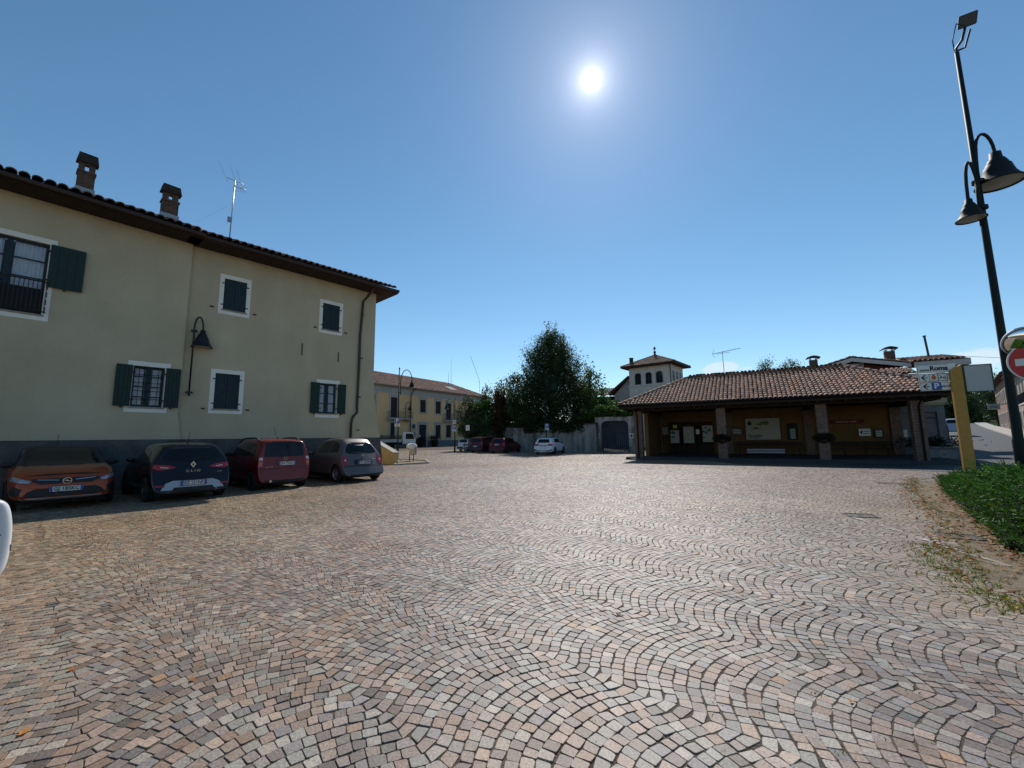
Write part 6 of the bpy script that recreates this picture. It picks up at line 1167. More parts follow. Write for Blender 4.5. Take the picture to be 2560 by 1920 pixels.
for i in range(10): a = math.pi*2*i/10; r = .28 if i % 2 == 0 else .12; a2 = math.pi*2*(i+1)/10; r2 = .12 if i % 2 == 0 else .28; zz = pk+1.05; m.add([(cx, cy-.03, zz), (cx+r*math.sin(a), cy-.03, zz+r*math.cos(a)), (cx+r2*math.sin(a2), cy-.03, zz+r2*math.cos(a2)), (cx, cy+.03, zz), (cx+r*math.sin(a), cy+.03, zz+r*math.cos(a)), (cx+r2*math.sin(a2), cy+.03, zz+r2*math.cos(a2))], [(0, 1, 2), (3, 4, 5), (1, 2, 5, 4)])
m.build('finial', M_['black'], tw)
uc_, zc_ = TF.on(*CT(187, 300), .3); m = MB(); m.bbox(uc_-.2, uc_+.2, .1, .5, zev, zc_+.25, .02); m.bbox(uc_-.25, uc_+.25, .05, .55, zc_+.25, zc_+.35, .02); m.build('chimney', M_['capdark'], tw)
m = MB(); m.tube([(uw-oh, -oh-.05, z0-.05), (oh+.05, -oh-.05, z0-.05), (oh+.05, dpt+oh, z0-.05)], .07, 6); m.tube([(.1, -oh, z0-.1), (.0, -.15, zev-.5), (.0, -.12, zs-1)], .06, 6); m.build('gutter', M_['copper'], tw)
# side wing of the tower house, its dark sloping roof to the left
wg = thing('side_house', 'grey gabled house with a dark sloping roof attached left of the tower', 'house', TF.O, TF.rot); pz = [TF.on(*CT(x, y)) for x, y in ((160, 540), (0, 690), (-40, 755))]
u1_, z1_ = TF.on(1570, 950); u2_, z2_ = TF.on(1529, 985); m = MB(); m.prism([(u2_+.3, 0), (uw-.05, 0), (uw-.05, z1_+.3), (u2_+.3, z2_-.1)], 'y', .3, 5); m.build('wall', mat('grey_render', (.36, .34, .32), .92, nz=(1, .2)), wg)
m = MB(); m.prism([(u2_-.3, z2_-.15), (uw-.05, z1_+.32), (uw-.05, z1_+.55), (u2_-.4, z2_+.08)], 'y', -.3, 5.3); a, b = TF.on(*CT(45, 565)); m.box(a-.1, a+1.1, .6, 1.5, b-.9, b); m.build('roof', M_['tiledark'], wg)
# solar panel roof
so_ = D(1484, 1010, 60); SP = Frame((so_.x, so_.y), 100); sh = thing('outbuilding', 'low dark outbuilding with a solar panel roof between the tree and the tower', 'building', SP.O, SP.rot); ua_, za_ = SP.on(1484, 988); ub_ = SP.on(1541, 988)[0]; zt = SP.on(1510, 971, 3)[1]; m = MB(); m.box(-1.5, ub_+.2, .2, 6, 0, za_-.2); m.build('wall', M_['wood'], sh)
m = MB(); k = 7
for i in range(k): x0 = -1+(ub_+1)*i/k; m.add([(x0+.05, -.1, za_+.05), (x0+(ub_+1)/k-.05, -.1, za_+.05), (x0+(ub_+1)/k-.05, 3.2, zt+.05), (x0+.05, 3.2, zt+.05)], [(0, 1, 2, 3)])
m.build('solar_panel', mat('solar_panel_glass', (.09, .11, .15), .9, .05), sh); m = MB(); tiles(m, (-1.5, -.7, za_-.12), (1, 0, 0), (0, .95, .3), ub_+1.7, .7, .3, .4, None, 3); m.quad((-1.5, -.5, za_-.12), (ub_+.2, -.5, za_-.12), (ub_+.2, 3.3, zt), (-1.5, 3.3, zt)); m.build('roof', M_['tile'], sh)
# ================================================================== PORTICO
M_['pillar'] = mat('portico_brick', (.17, .09, .068), .9, .2, brick=((.11, .06, .046), (.24, .2, .17), 1.0), nz=(4, .3), nz2=(30, .25), bump=(50, .7)); M_['pwall'] = mat('portico_ochre_wall', (.17, .10, .042), .9, .1, nz=(1.2, .18), nz2=(30, .1)); M_['beam'] = mat('portico_beam', (.035, .025, .02), .8, .15, nz=(4, .3))  # brick and ochre wall colours are darkened to deepen the shade under the roof
po = thing('portico', 'open brick-pillared portico with a hipped clay tile roof on the right of the square', 'portico', GF.O, GF.rot)
ue0, ue1 = -.95, 15.25; ye0, ye1 = -.95, 7.9; zE = GF.on(1860, 1000, -.95)[1]-.0; zR = GF.on(1840, 938, 3.5)[1]; FL = .14
mt, md2 = MB(), MB(); hip_roof([(ue0, ye0), (ue1, ye0), (ue1, ye1), (ue0, ye1)], (GF.on(1722, 946, 3.5)[0], 3.5), (GF.on(2108, 914, 3.5)[0], 3.5), zE, zR, mt, md2, .225, .345, 6, 1.05)
ro = mt.build('roof', M_['tile'], po); md2.build('roof_deck', M_['beam'], ro)
UP = GF.on(2297, 1080)[0]; m = MB(); m.box(-.2, 14.5, -.18, .18, 3.08, 3.42); m.box(-.2, 14.5, 6.6, 6.9, 3.08, 3.42); m.box(-.18, .18, .18, 6.6, 3.08, 3.42); m.box(14.2, 14.5, .18, 6.6, 3.08, 3.42)
for i in range(int((ue1-ue0)/.6)): x = ue0+.3+i*.6; m.box(x-.05, x+.05, -.93, -.18, zE-.14-.14, zE-.145)
m.box(ue0, ue1, -.99, -.94, zE-.22, zE+.0); m.box(ue0-.03, ue0, -.94, ye1, zE-.22, zE); m.build('timber_beams', M_['beam'], po); m = MB(); m.tube([(ue0, -1.07, zE-.02), (ue1, -1.07, zE-.02)], .07, 8); m.tube([(-.1, -1.0, zE-.08), (.0, -.5, zE-.4), (.02, -.34, zE-.65), (.02, -.34, .1)], .045, 8); m.tube([(14.5, -1.0, zE-.08), (UP+.1, -.5, zE-.4), (UP+.03, -.34, zE-.65), (UP+.03, -.34, .1)], .045, 8); m.build('gutter', M_['guttermatt'], po)
m = MB(); m.box(-.75, 15.3, -.62, 8, -.03, FL); m.box(-.35, 15.3, -1.1, -.621, -.03, .075); m.build('floor', mat('shade_darkened_slabs', (.055, .06, .066), .85, .2, nz=(2, .3), nz2=(20, .2)), po)  # slab colour is lowered to carry the deep shade under the portico
UP = GF.on(2297, 1080)[0]
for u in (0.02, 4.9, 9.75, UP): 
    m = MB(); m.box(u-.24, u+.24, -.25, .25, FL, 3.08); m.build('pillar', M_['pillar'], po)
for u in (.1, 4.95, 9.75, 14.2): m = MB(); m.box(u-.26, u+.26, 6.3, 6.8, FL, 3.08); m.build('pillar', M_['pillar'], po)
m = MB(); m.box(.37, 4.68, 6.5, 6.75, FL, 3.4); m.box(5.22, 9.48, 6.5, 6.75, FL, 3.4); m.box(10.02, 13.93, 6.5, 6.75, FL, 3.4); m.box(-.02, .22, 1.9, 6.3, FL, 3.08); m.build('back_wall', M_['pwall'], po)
YB = 6.42
def board(name, TL, BR, lab, frame, face, cat='notice board', y=YB, fw=.05, th=.06, det=None, legs=False, grp=None):
    a = GF.on(*TL, y); b = GF.on(*BR, y); P = GF.O+GF.d*a[0]+GF.n*y; w_ = b[0]-a[0]; h_ = a[1]-b[1]; t = thing(name, lab, cat, (P.x, P.y, b[1]), GF.rot, grp)
    m = MB(); m.bbox(fw, w_-fw, -.015, .03, fw, h_-fw, .004); f = m.build('face', face, t); m = MB()
    for q in ((0, w_, 0, fw), (0, w_, h_-fw, h_), (0, fw, fw, h_-fw), (w_-fw, w_, fw, h_-fw)): m.box(q[0], q[1], -.04, .05, q[2], q[3])
    m.build('frame', frame, t)
    if legs: 
        for x in (.06, w_-.06): m = MB(); m.tube([(x, 0, 0), (x, 0, -b[1]+FL)], .03, 6); m.build('leg', frame, t)
    if det: det(f, w_, h_)
    return t
cream = mat('cream_sheet', (.38, .36, .32), .7, nz=(8, .1)); grn = mat('map_green', (.10, .14, .07), .7); gry = mat('map_grey', (.2, .2, .21), .7); teal = mat('teal_print', (.03, .10, .11), .6); yel = mat('yellow_print', (.55, .5, .08), .6)
def blots(seed, n, mt, sx=.08):
    def f(o, w_, h_):
        r_ = random.Random(seed)
        for i in range(n):
            x, z = r_.uniform(.15, .85)*w_, r_.uniform(.15, .85)*h_; k = 7; pts = [(x+sx*r_.uniform(.4, 1.4)*math.cos(a), -.0175-.0002*i, z+sx*.5*r_.uniform(.4, 1.3)*math.sin(a)) for a in np.linspace(0, 2*math.pi, k, endpoint=False)]; m = MB(); m.add(pts, [tuple(range(k))]); m.build('print', mt, o)
    return f
def lines(n, mt=None):
    def f(o, w_, h_):
        m = MB()
        for i in range(n): z = h_*(.85-.7*i/n); m.box(w_*.15, w_*(.6+.25*((i*7) % 3)/2), -.018, -.0155, z-h_*.02, z+h_*.02)
        m.build('lettering', mt or M_['ink'], o)
    return f
dkb = M_['wood']
def bigdet(o, w_, h_):
    blots(3, 5, grn, .22)(o, w_, h_); m = MB(); m.lathe([(0, -.019), (.13, -.019)], 14, (w_*.14, 0, h_*.75), 'y'); m.prism([(w_*.14-.05, h_*.75+.08), (w_*.14+.05, h_*.75+.08), (w_*.14+.03, h_*.75+.2), (w_*.14-.03, h_*.75+.2)], 'y', -.0195, -.017); m.build('emblem_print', M_['ink'], o); m = MB(); m.add([(w_*.08, -.018, h_*.27), (w_*.3, -.018, h_*.24), (w_*.42, -.018, h_*.10), (w_*.32, -.018, h_*.05), (w_*.1, -.018, h_*.1)], [(0, 1, 2, 3, 4)]); m.build('landscape_print', gry, o)
C2 = lambda x, y: (1600+x/7.373, 1000+y/7.373); C3 = lambda x, y: (1860+x/7.373, 1000+y/7.373); C4 = lambda x, y: (2080+x/6.144, 980+y/6.144)
board('map_board', C3(2, 335), C3(700, 740), 'wide pale map and information board in the middle bay of the portico', M_['ink'], cream, det=bigdet, fw=.04)
board('notice_board', C2(545, 545), C2(745, 805), 'leftmost cream panel of the three standing information panels in the portico', dkb, cream, y=5.2, det=blots(1, 3, teal, .2), legs=True, grp='standing information panels')
board('notice_board', C2(780, 480), C2(1020, 805), 'middle cream panel with small drawings of the three standing information panels', dkb, cream, y=5.2, det=blots(2, 16, gry, .06), legs=True, grp='standing information panels')
board('notice_board', C2(1130, 460), C2(1372, 785), 'rightmost cream panel with blue pictures of the three standing information panels', dkb, cream, y=5.2, det=blots(5, 6, teal, .14), legs=True, grp='standing information panels')
board('dark_display_case', C2(525, 410), C2(1375, 1000), 'dark timber partition behind the three information panels in the portico', dkb, M_['beam'], 'display', y=5.9)
board('paper_notice', C2(1030, 540), C2(1098, 628), 'small white sheet pinned between the middle and right information panels', M_['signwhite'], M_['signwhite'], 'notice', y=5.18, det=lines(3), fw=.02)
board('paper_notice', C2(600, 455), C2(690, 525), 'yellow sheet above the leftmost information panel', M_['ink'], yel, 'notice', y=5.2, fw=.02)
board('paper_notice', C2(415, 500), C2(528, 640), 'plain pale panel on the ochre wall left of the dark partition', cream, cream, 'notice', fw=.02)
board('notice_case', C2(1690, 520), C2(1900, 650), 'small dark display case with two papers right of the second pillar', M_['ink'], gry, det=lines(3, M_['signwhite']))
board('notice_case', C3(785, 430), C3(1010, 740), 'tall dark display case with a greenish sheet right of the wide map board', M_['ink'], M_['ink'], det=lambda o, w_, h_: (lambda m: (m.box(w_*.25, w_*.75, -.02, -.016, h_*.08, h_*.68), m.build('sheet', mat('green_sheet', (.22, .33, .30), .7), o)))(MB()))
board('paper_notice', C3(1345, 535), C3(1505, 665), 'grey green printed sheet just right of the third pillar', cream, mat('grey_green_sheet', (.25, .27, .2), .7), 'notice', det=lines(4), fw=.02)
board('arrow_sign', C4(405, 565), C4(600, 672), 'white direction sign with a black arrow on the back wall of the right bay', M_['signwhite'], M_['signwhite'], 'sign', fw=.02, det=lambda o, w_, h_: (lambda m: (m.add([(w_*.08, -.018, h_*.5), (w_*.28, -.018, h_*.8), (w_*.28, -.018, h_*.2)], [(0, 1, 2)]), m.box(w_*.28, w_*.9, -.018, -.0155, h_*.58, h_*.66), m.box(w_*.35, w_*.9, -.018, -.0155, h_*.3, h_*.38), m.build('arrow', M_['ink'], o)))(MB()))
board('notice_case', C4(640, 570), C4(805, 700), 'small framed notice case at the right end of the right bay', dkb, M_['signgrey'], det=lines(3), fw=.07)
# painted street title on the back wall
def title(o, w_, h_): m = MB(); text(m, 'Piazzetta dei Portici', h_*.62, (w_/2, -.018, h_*.52), (1, 0, 0), (0, 0, 1), bold=.003); m.build('lettering', M_['signwhite'], o)
def title(o, w_, h_): m = MB(); text(m, 'Piazza dei caduti', h_*.62, (w_/2, -.018, h_*.52), (1, 0, 0), (0, 0, 1), bold=.003); m.build('lettering', mat('faded_white', (.38, .34, .3), .8), o)
board('painted_title_strip', C3(1560, 370), C3(2210, 430), 'long dark red title strip with pale lettering high on the right bay wall', mat('dark_red', (.12, .02, .015), .7), mat('dark_red_face', (.12, .02, .015), .7), 'sign', fw=.01, det=title)
# benches, striped banner, planters
def bench(u0, u1, y, lab, mt=dkb):
    P = GF.O+GF.d*u0+GF.n*y; L = u1-u0; t = thing('long_bench', lab, 'bench', (P.x, P.y, FL), GF.rot, 'benches under the portico'); m = MB()
    for k in range(3): m.bbox(0, L, -.2+k*.14, -.08+k*.14, .42, .46, .008)
    m.build('seat', mt, t); m = MB()
    for k in range(2): m.bbox(0, L, .24, .28, .58+k*.16, .70+k*.16, .008)
    m.build('backrest', mt, t)
    for x in np.linspace(.2, L-.2, 4): m = MB(); m.tube([(x, -.15, 0), (x, -.15, .42)], .025, 6); m.tube([(x, .22, 0), (x, .22, .46), (x, .26, .88)], .025, 6); m.build('leg', M_['black'], t)
bench(5.4, 9.3, 5.9, 'long slatted bench along the back wall of the middle bay'); bench(10.2, 13.8, 5.9, 'long slatted bench along the back wall of the right bay')
a = GF.on(*C3(45, 905), 5.0); b = GF.on(*C3(765, 1010), 5.0); P = GF.O+GF.d*a[0]+GF.n*5.0; bn = thing('striped_barrier', 'dark blue low barrier with three white stripes in the middle bay', 'barrier', (P.x, P.y, FL), GF.rot); w_ = b[0]-a[0]; m = MB(); zb_ = b[1]-FL-.15; zt_ = a[1]-FL+.04; m.bbox(0, w_, -.04, .04, max(.05, zb_), zt_, .01); m.build('board', mat('navy_board', (.012, .015, .09), .5), bn)
for k in range(3): m = MB(); z = zt_-.05-k*(zt_-max(.05, zb_))*.30; m.box(.02, w_-.02, -.046, -.0405, z-.022, z+.022); m.build('stripe', M_['signwhite'], bn)
m = MB(); [m.box(x-.03, x+.03, -.15, .15, 0, .05+max(0, zb_)) for x in (.2, w_-.2)]; m.build('foot', M_['black'], bn)
for (u, lab) in ((4.9, 'dark bushy flower basket fixed round the second brick pillar'), (9.75, 'dark bushy flower basket fixed round the third brick pillar')):
    P = GF.O+GF.d*u-GF.n*.3; t = thing('flower_basket', lab, 'flower basket', (P.x, P.y, 1.05), GF.rot, 'flower baskets on the pillars'); m = MB(); m.lathe([(.05, -.06), (.2, .02), (.28, .14), (.26, .14), (.15, .1)], 12); m.build('basket', M_['wood'], t, True); n = 1300; v = rng.normal(size=(n, 3)); v /= np.linalg.norm(v, axis=1)[:, None]; leafmesh('foliage', v*rng.random((n, 1))**.4*[.52, .30, .27]+[0, -.05, .24], .08, ml_, np.array([.22, .26, .28]), t)
# portico end: dark red post and no-parking marks on the gateway side
# ================================================================== MEMORIAL WALL BEYOND THE PORTICO
M_['grey_stone'] = mat('grey_monument_render', (.20, .215, .235), .9, .15, nz=(2, .2), nz2=(25, .1))
MF = Frame(GF.O+GF.n*7.1, 119.9); u_ = MF.on(2250, 1100)[0]; MF = Frame(MF.O+MF.d*u_, 119.9); mn = thing('memorial_wall', 'grey wall with recessed panel and arched niche under a cream cornice beyond the portico end', 'monument', MF.O, MF.rot)
mu = MF.on(*C4(1775, 600))[0]; zc1 = MF.on(*C4(1600, 100))[1]; zc0 = MF.on(*C4(1600, 200))[1]; r1 = (MF.on(*C4(1045, 600))[0], MF.on(*C4(1255, 600))[0], .3, MF.on(*C4(1150, 310))[1]); r2u = MF.on(*C4(1430, 600))[0], MF.on(*C4(1650, 600))[0]
m = MB(); wall(m, -.2, mu, 0, zc0, [r1, (r2u[0], r2u[1], .2, MF.on(*C4(1600, 300))[1])], depth=.22, back=True); m.quad((mu, 0, 0), (mu, .8, 0), (mu, .8, zc0), (mu, 0, zc0)); m.build('wall', M_['grey_stone'], mn)
m = MB(); m.box(-.2, mu+.12, -.2, .9, zc0+.12, zc1); m.box(-.2, mu+.05, -.1, .8, zc0, zc0+.12); m.build('cornice', mat('cream_cornice', (.42, .37, .24), .9), mn)
cxx = r2u[0]+.35; m = MB(); R1, R0 = .75, .68; n = 14; za0 = MF.on(*C4(1500, 380))[1]-R1
pts = [(cxx+R1*math.cos(a), za0+R1*math.sin(a)) for a in np.linspace(0, math.pi, n)]; pts2 = [(cxx+R0*math.cos(a), za0+R0*math.sin(a)) for a in np.linspace(0, math.pi, n)]
m.add([(x, .16, z) for x, z in pts]+[(x, .16, z) for x, z in pts2]+[(x, .22, z) for x, z in pts], [(i, i+1, n+i+1, n+i) for i in range(n-1)]+[(i, i+1, 2*n+i+1, 2*n+i) for i in range(n-1)]); m.box(cxx+R0, cxx+R1, .16, .22, .3, za0); m.build('arch_moulding', mat('dark_stone', (.07, .075, .085), .9), mn)
t = board('paper_notice', C4(1095, 582), C4(1168, 692), 'white sheet fixed to the grey recessed panel of the memorial wall', M_['signwhite'], M_['signwhite'], 'notice', y=(MF.O-GF.O).dot(GF.n)-.02, fw=.01, det=lines(2))
# stone trough with plants
g = D(2352, 1145, 23.0); t = thing('stone_planter', 'grey stone trough with drooping dark plants at the portico end', 'planter', (g.x, g.y, 0), GF.rot); m = MB(); m.bbox(-.9, .55, -.35, .35, 0, .62, .04); m.bbox(-1.0, .65, -.42, .42, .62, .74, .03); m.build('trough', M_['grey_stone'], t); m = MB(); m.lathe([(.13, -.37), (.19, -.37), (.19, -.352), (.13, -.352)], 18, (.05, 0, .32), 'y'); m.build('ring_carving', M_['stone'], t)
n = 1800; C = rng.normal(0, 1, (n, 3))*[.62, .25, .16]+[-.35, 0, .95]; leafmesh('foliage', C, .15, ml_, np.array([.4, .5, .5]), t, aspect=.3); n = 160; C = rng.normal(0, 1, (n, 3))*[.22, .15, .10]+[.45, -.2, .95]; leafmesh('pale_leaves', C, .3, mat('silver_leaf', (.3, .32, .28), .5), np.array([1, 1, 1]), t, aspect=.18)
# ================================================================== HOUSE BEHIND THE PORTICO
CW = lambda x, y: (1840+x*.2532, 840+y*.2532)
M_['redbrown'] = mat('red_brown_wall', (.10, .035, .03), .9, .1, nz=(2, .2)); M_['fascia'] = mat('pale_fascia', (.50, .49, .47), .8, nz=(3, .1)); BY = 13.
BF = Frame(GF.O+GF.n*BY, 119.9); bh = thing('brown_house', 'red brown house with a pale-edged gable and tiled roof rising behind the portico', 'house', BF.O, BF.rot)
gl_, gz = BF.on(*CW(870, 305)); ga_, gaz = BF.on(*CW(1140, 222)); gr_, grz = BF.on(*CW(1690, 272)); m = MB()
re, rze = BF.on(*CW(2200, 225)); m.box(gl_-.5, re-2.6, .6, 9, 0, rze-.6); m.prism([(gl_, gz-.3), (gr_, grz-.3), (ga_, gaz-.25)], 'y', .6, 9); m.build('wall', M_['redbrown'], bh)
m = MB(); m.prism([(gl_-.4, gz-.42), (ga_, gaz-.25), (gr_+.2, grz-.28), (gr_+.2, grz), (ga_, gaz+.05), (gl_-.4, gz-.1)], 'y', -.1, .0); m.box(gr_+.3, re+.5, -.3, -.2, rze-.45, rze-.05); m.box(re+.4, re+.5, -.2, 6, rze-.45, rze-.05); m.build('fascia', M_['fascia'], bh)
m = MB(); w1 = (ga_-gl_+.4); d1 = Vector((w1, 0, gaz-gz+.15)); 
tiles(m, (gl_-.4, 7.5, gz-.05), (0, -1, 0), d1, 7.6, d1.length, .26, .4, None, 4, k=.8); d2 = Vector((-(gr_+.2-ga_), 0, gaz-grz+.05)); tiles(m, (gr_+.2, -.1, grz+.05), (0, 1, 0), d2, 7.6, d2.length, .26, .4, None, 4, k=.8)
r2, rz2 = BF.on(*CW(2180, 185), 3.5); tiles(m, (gr_+.2, -.35, rze-.0), (1, 0, 0), (0, 3.8, rz2-rze), re-gr_+.3, math.hypot(3.8, rz2-rze), .28, .42, None, 4, k=.8); m.build('roof', M_['tile'], bh)
m = MB(); m.quad((gl_-.4, -.1, gz-.1), (ga_, -.1, gaz+.03), (ga_, 8, gaz+.03), (gl_-.4, 8, gz-.1)); m.quad((ga_, -.1, gaz+.03), (gr_+.2, -.1, grz), (gr_+.2, 8, grz), (ga_, 8, gaz+.03)); m.quad((gr_+.1, -.35, rze-.03), (re+.5, -.35, rze-.03), (re+.5, 3.5, rz2-.03), (gr_+.1, 3.5, rz2-.03)); m.quad((gr_+.1, -.35, rze-.03), (re+.5, -.35, rze-.03), (re+.5, .7, rze-.35), (gr_+.1, .7, rze-.35)); m.build('roof_deck', M_['tiledark'], bh)
def small_chimney(xl, xr, yb, yt, y):
    a, z0 = BF.on(*CW(xl, yb), y); b, _ = BF.on(*CW(xr, yb), y); z1 = BF.on(*CW((xl+xr)/2, yt), y)[1]; c = bpy.data.objects.new('chimney', None); COL.objects.link(c); c.parent = bh; m = MB(); h = z1-z0; m.box(a, b, y, y+.7, z0-.8, z0+h*.66); m.build('brick_stack', M_['brickold'], c); m = MB()
    for x in (a+.06, b-.06): m.box(x-.05, x+.05, y, y+.7, z0+h*.66, z0+h*.82)
    m.build('vent_posts', M_['signwhite'], c); m = MB(); k = 8; pts = [(a-.2+(b-a+.4)*i/k, z0+h*(.82+.16*math.sin(math.pi*i/k))) for i in range(k+1)]
    m.prism(pts+[(x, z+.07) for x, z in pts[::-1]], 'y', y-.15, y+.85); m.build('cap', M_['tiledark'], c)
small_chimney(735, 812, 305, 200, 1.0); small_chimney(1486, 1578, 225, 108, 2.5)
w0 = BF.on(*CW(1200, 320), .6); w1_ = BF.on(*CW(1255, 270), .6); m = MB(); m.box(w0[0]-.9, w1_[0], .5, .58, w0[1], w1_[1]); q = m.build('window', M_['fascia'], bh); m = MB(); m.box(w0[0]+.05, w1_[0]-.08, .46, .499, w0[1]+.1, w1_[1]-.08); m.build('pane', M_['glass'], q)
# lower roof and pale band between the gable house and the sign
bl = thing('low_annex', 'low tiled annex with a pale band between portico roof and brown house', 'building', BF.O, BF.rot); a, za = BF.on(*CW(1470, 385), -3.5); b, zb_ = BF.on(*CW(2050, 372), -3.5); m = MB(); b = BF.on(2292, 930, -3.5)[0]-1; m.box(a, b+1, -3.3, .4, 0, za-.5); m.build('wall', M_['redbrown'], bl); m = MB(); m.box(a, b+1, -3.75, -3.3, za-.42, za-.05); m.build('fascia', M_['fascia'], bl); m = MB(); tiles(m, (a, -3.8, za), (1, 0, 0), (0, .94, .33), b+1-a, 1.35, .26, .4, None, 4, k=.8); m.quad((a, -3.8, za-.03), (b+1, -3.8, za-.03), (b+1, -2.5, za+.42), (a, -2.5, za+.42)); m.build('roof', M_['tile'], bl)
u, z = BF.on(2322, 886, 2.); zt = BF.on(2317, 842, 2.)[1]; P = BF.O+BF.d*u+BF.n*2.; t = thing('roof_flue', 'thin brown flue pipe standing on the brown house roof near the street sign', 'pipe', (P.x, P.y, z-.5), 0); m = MB(); m.tube([(0, 0, 0), (-.15, 0, zt-z+.5)], .07, 8); m.lathe([(0, zt-z+.5), (.1, zt-z+.5), (.1, zt-z+.6), (0, zt-z+.6)], 8, (-.15, 0, 0)); m.build('pipe', M_['copper'], t)
P = D(1812, 938, 34); z1 = D(1809, 887, 34).z; t = thing('television_aerial', 'horizontal comb-shaped television aerial behind the portico roof in front of the little cloud', 'aerial', (P.x, P.y, P.z-1), R(-28)); m = MB(); H_ = z1-P.z+1.3; m.tube([(0, 0, -3), (-.05, 0, H_)], .025, 5); L1 = D(1785, 887, 34).x-P.x; L2 = D(1846, 887, 34).x-P.x; m.tube([(L1, 0, H_-.15), (L2, 0, H_+.12)], .02, 5)
for i in range(14): x = L1+(L2-L1)*i/13; z = H_-.15+.27*i/13; m.tube([(x, -.2, z), (x, .2, z)], .012, 4)
m.tube([(L1+.15, -.3, H_+.2), (L1-.05, 0, H_-.15), (L1+.15, .2, H_-.45)], .012, 4); m.tube([(-.5, 0, H_-.2), (.5, 0, H_-.12)], .015, 4); m.build('aerial_rods', M_['steel'], t)
for px, lab in ((1927, 'pale green tree top left of the first brown house chimney'), (1988, 'darker round tree top just left of the first brown house chimney')):
    P = D(px, 1000, 62 if px < 1950 else 58); z = D(px, 904, P.y).z; tree('distant_tree', lab, P, [(3, 1.2), (z-1.6, 1.3 if px < 1950 else 1.7), (z-.6, 1.2), (z-.1, .4)], .2, 110, 60, [(1.1, 1.5, 1.1), (.8, 1.1, .8)], clr=.7, trunk=.3)
# small dark things on the portico roofline
for k, px in enumerate((1750, 1792, 1824)):
    P = D(px, 940-.07*(px-1722), 30.6); t = thing('roof_vent', 'low dark vent hood %s on the portico skyline' % ('furthest left', 'in the middle, left of the aerial', 'just right of the aerial')[k], 'vent', (P.x, P.y, P.z-.5), GF.rot, 'vents on the skyline behind the portico'); m = MB(); m.bbox(-.18, .18, -.15, .15, 0, .5, .02); m.bbox(-.28, .28, -.22, .22, .5, .58, .02); m.build('vent', M_['tiledark'], t)
# ================================================================== STREET ON THE RIGHT
m = MB(); prof = [(-9.5, .0), (-2, .0), (7, .3), (20, .75), (33, 1.15), (58, 1.75), (90, 2.6), (130, 4), (200, 7)]
def strip(y0, y1, dz, mt, nm, kind='structure', x0=-26):
    m = MB()
    for (a, za), (b, zb) in zip(prof[:-1], prof[1:]): m.quad((a, y0, za+dz), (b, y0, zb+dz), (b, y1, zb+dz), (a, y1, za+dz))
    o = m.build(nm, mt); o.location = RF.O; o.rotation_euler = (0, 0, RF.rot); tag(o, kind=kind); return o
strip(-4.2, 3.2, .006, M_['asphalt'], 'street'); m = MB(); m.quad((11.6, 13.2, -.006), (45, 5, -.006), (45, 30, -.006), (16, 26, -.006)); tag(m.build('road_apron', M_['asphalt']), kind='structure')
m = MB()
for (a, za), (b, zb) in zip(prof[:-1], prof[1:]): m.quad((a, -6.0, za+.11), (b, -6.0, zb+.11), (b, -4.2, zb+.11), (a, -4.2, za+.11)); m.quad((a, -4.2, za+.11), (b, -4.2, zb+.11), (b, -4.2, za-.05), (a, -4.2, za-.05))
o = m.build('footway', M_['curb']); o.location = RF.O; o.rotation_euler = (0, 0, RF.rot); tag(o, kind='structure')
def zr(x): return float(np.interp(x, [p[0] for p in prof], [p[1] for p in prof]))
def street_house(x0, x1, h, wallm, label, sills, hole_w=.95, name='street_house', roofk=.9, ov=.7, y=-6.0, shopsign=False, bal=False, floors=2):
    """row house on the right-hand footway; its front faces the street (local +y)"""
    g = RF.O+RF.d*x1+RF.n*y; z = zr((x0+x1)/2)-.1; t = thing(name, label, 'house', (g.x, g.y, z), RF.rot+math.pi, 'row of houses along the side street'); L = x1-x0; m = MB(); holes = []
    n = max(2, int(L/2.6))
    for f in range(floors):
        for i in range(n): c = (i+.5)*L/n; holes.append((c-hole_w/2, c+hole_w/2, .9+f*3.1 if f or i % 3 else .1, 2.5+f*3.1))
    wall(m, 0, L, 0, h, holes, depth=.2); m.box(0, L, .21, 7, 0, h); m.build('wall', wallm, t)
    for a, b, c, d in holes: 
        w_ = bpy.data.objects.new('window', None); COL.objects.link(w_); w_.parent = t; m = MB(); m.box(a-.12, b+.12, -.05, .0, d, d+.18); m.box(a-.12, b+.12, -.08, .0, c-.12, c); m.box(a-.12, a, -.03, 0, c, d); m.box(b, b+.12, -.03, 0, c, d); m.build('frame', sills, w_); m = MB(); m.box(a+.02, (a+b)/2-.01, .05, .09, c, d); m.box((a+b)/2+.01, b-.02, .05, .09, c, d); m.build('shutter', M_['wood'], w_)
    m = MB(); tiles(m, (0, -ov, h+.05), (1, 0, 0), (0, .93, .36), L, (3.6+ov)/.93, .28, .42, None, 4, k=roofk); ro = m.build('roof', M_['tile'], t); m = MB(); m.quad((0, -ov, h+.02), (L, -ov, h+.02), (L, 3.6, h+.02+(3.6+ov)*.387), (0, 3.6, h+.02+(3.6+ov)*.387)); m.quad((0, -ov, h), (L, -ov, h), (L, .2, h), (0, .2, h)); m.prism([(0, h), (7, h), (3.6, h+1.66)], 'x', .02, L-.02); m.build('roof_deck', M_['tiledark'], ro)
    if bal:
        m = MB(); m.box(.3, L-.3, -.9, 0, 3.1, 3.22); b_ = m.build('balcony', M_['fascia'], t); m = MB(); m.tube([(.3, -.88, 4.1), (L-.3, -.88, 4.1)], .03, 5); [m.tube([(x, -.88, 3.2), (x, -.88, 4.1)], .014, 4) for x in np.arange(.3, L-.3, .14)]; m.build('railing', M_['black'], b_)
    return t
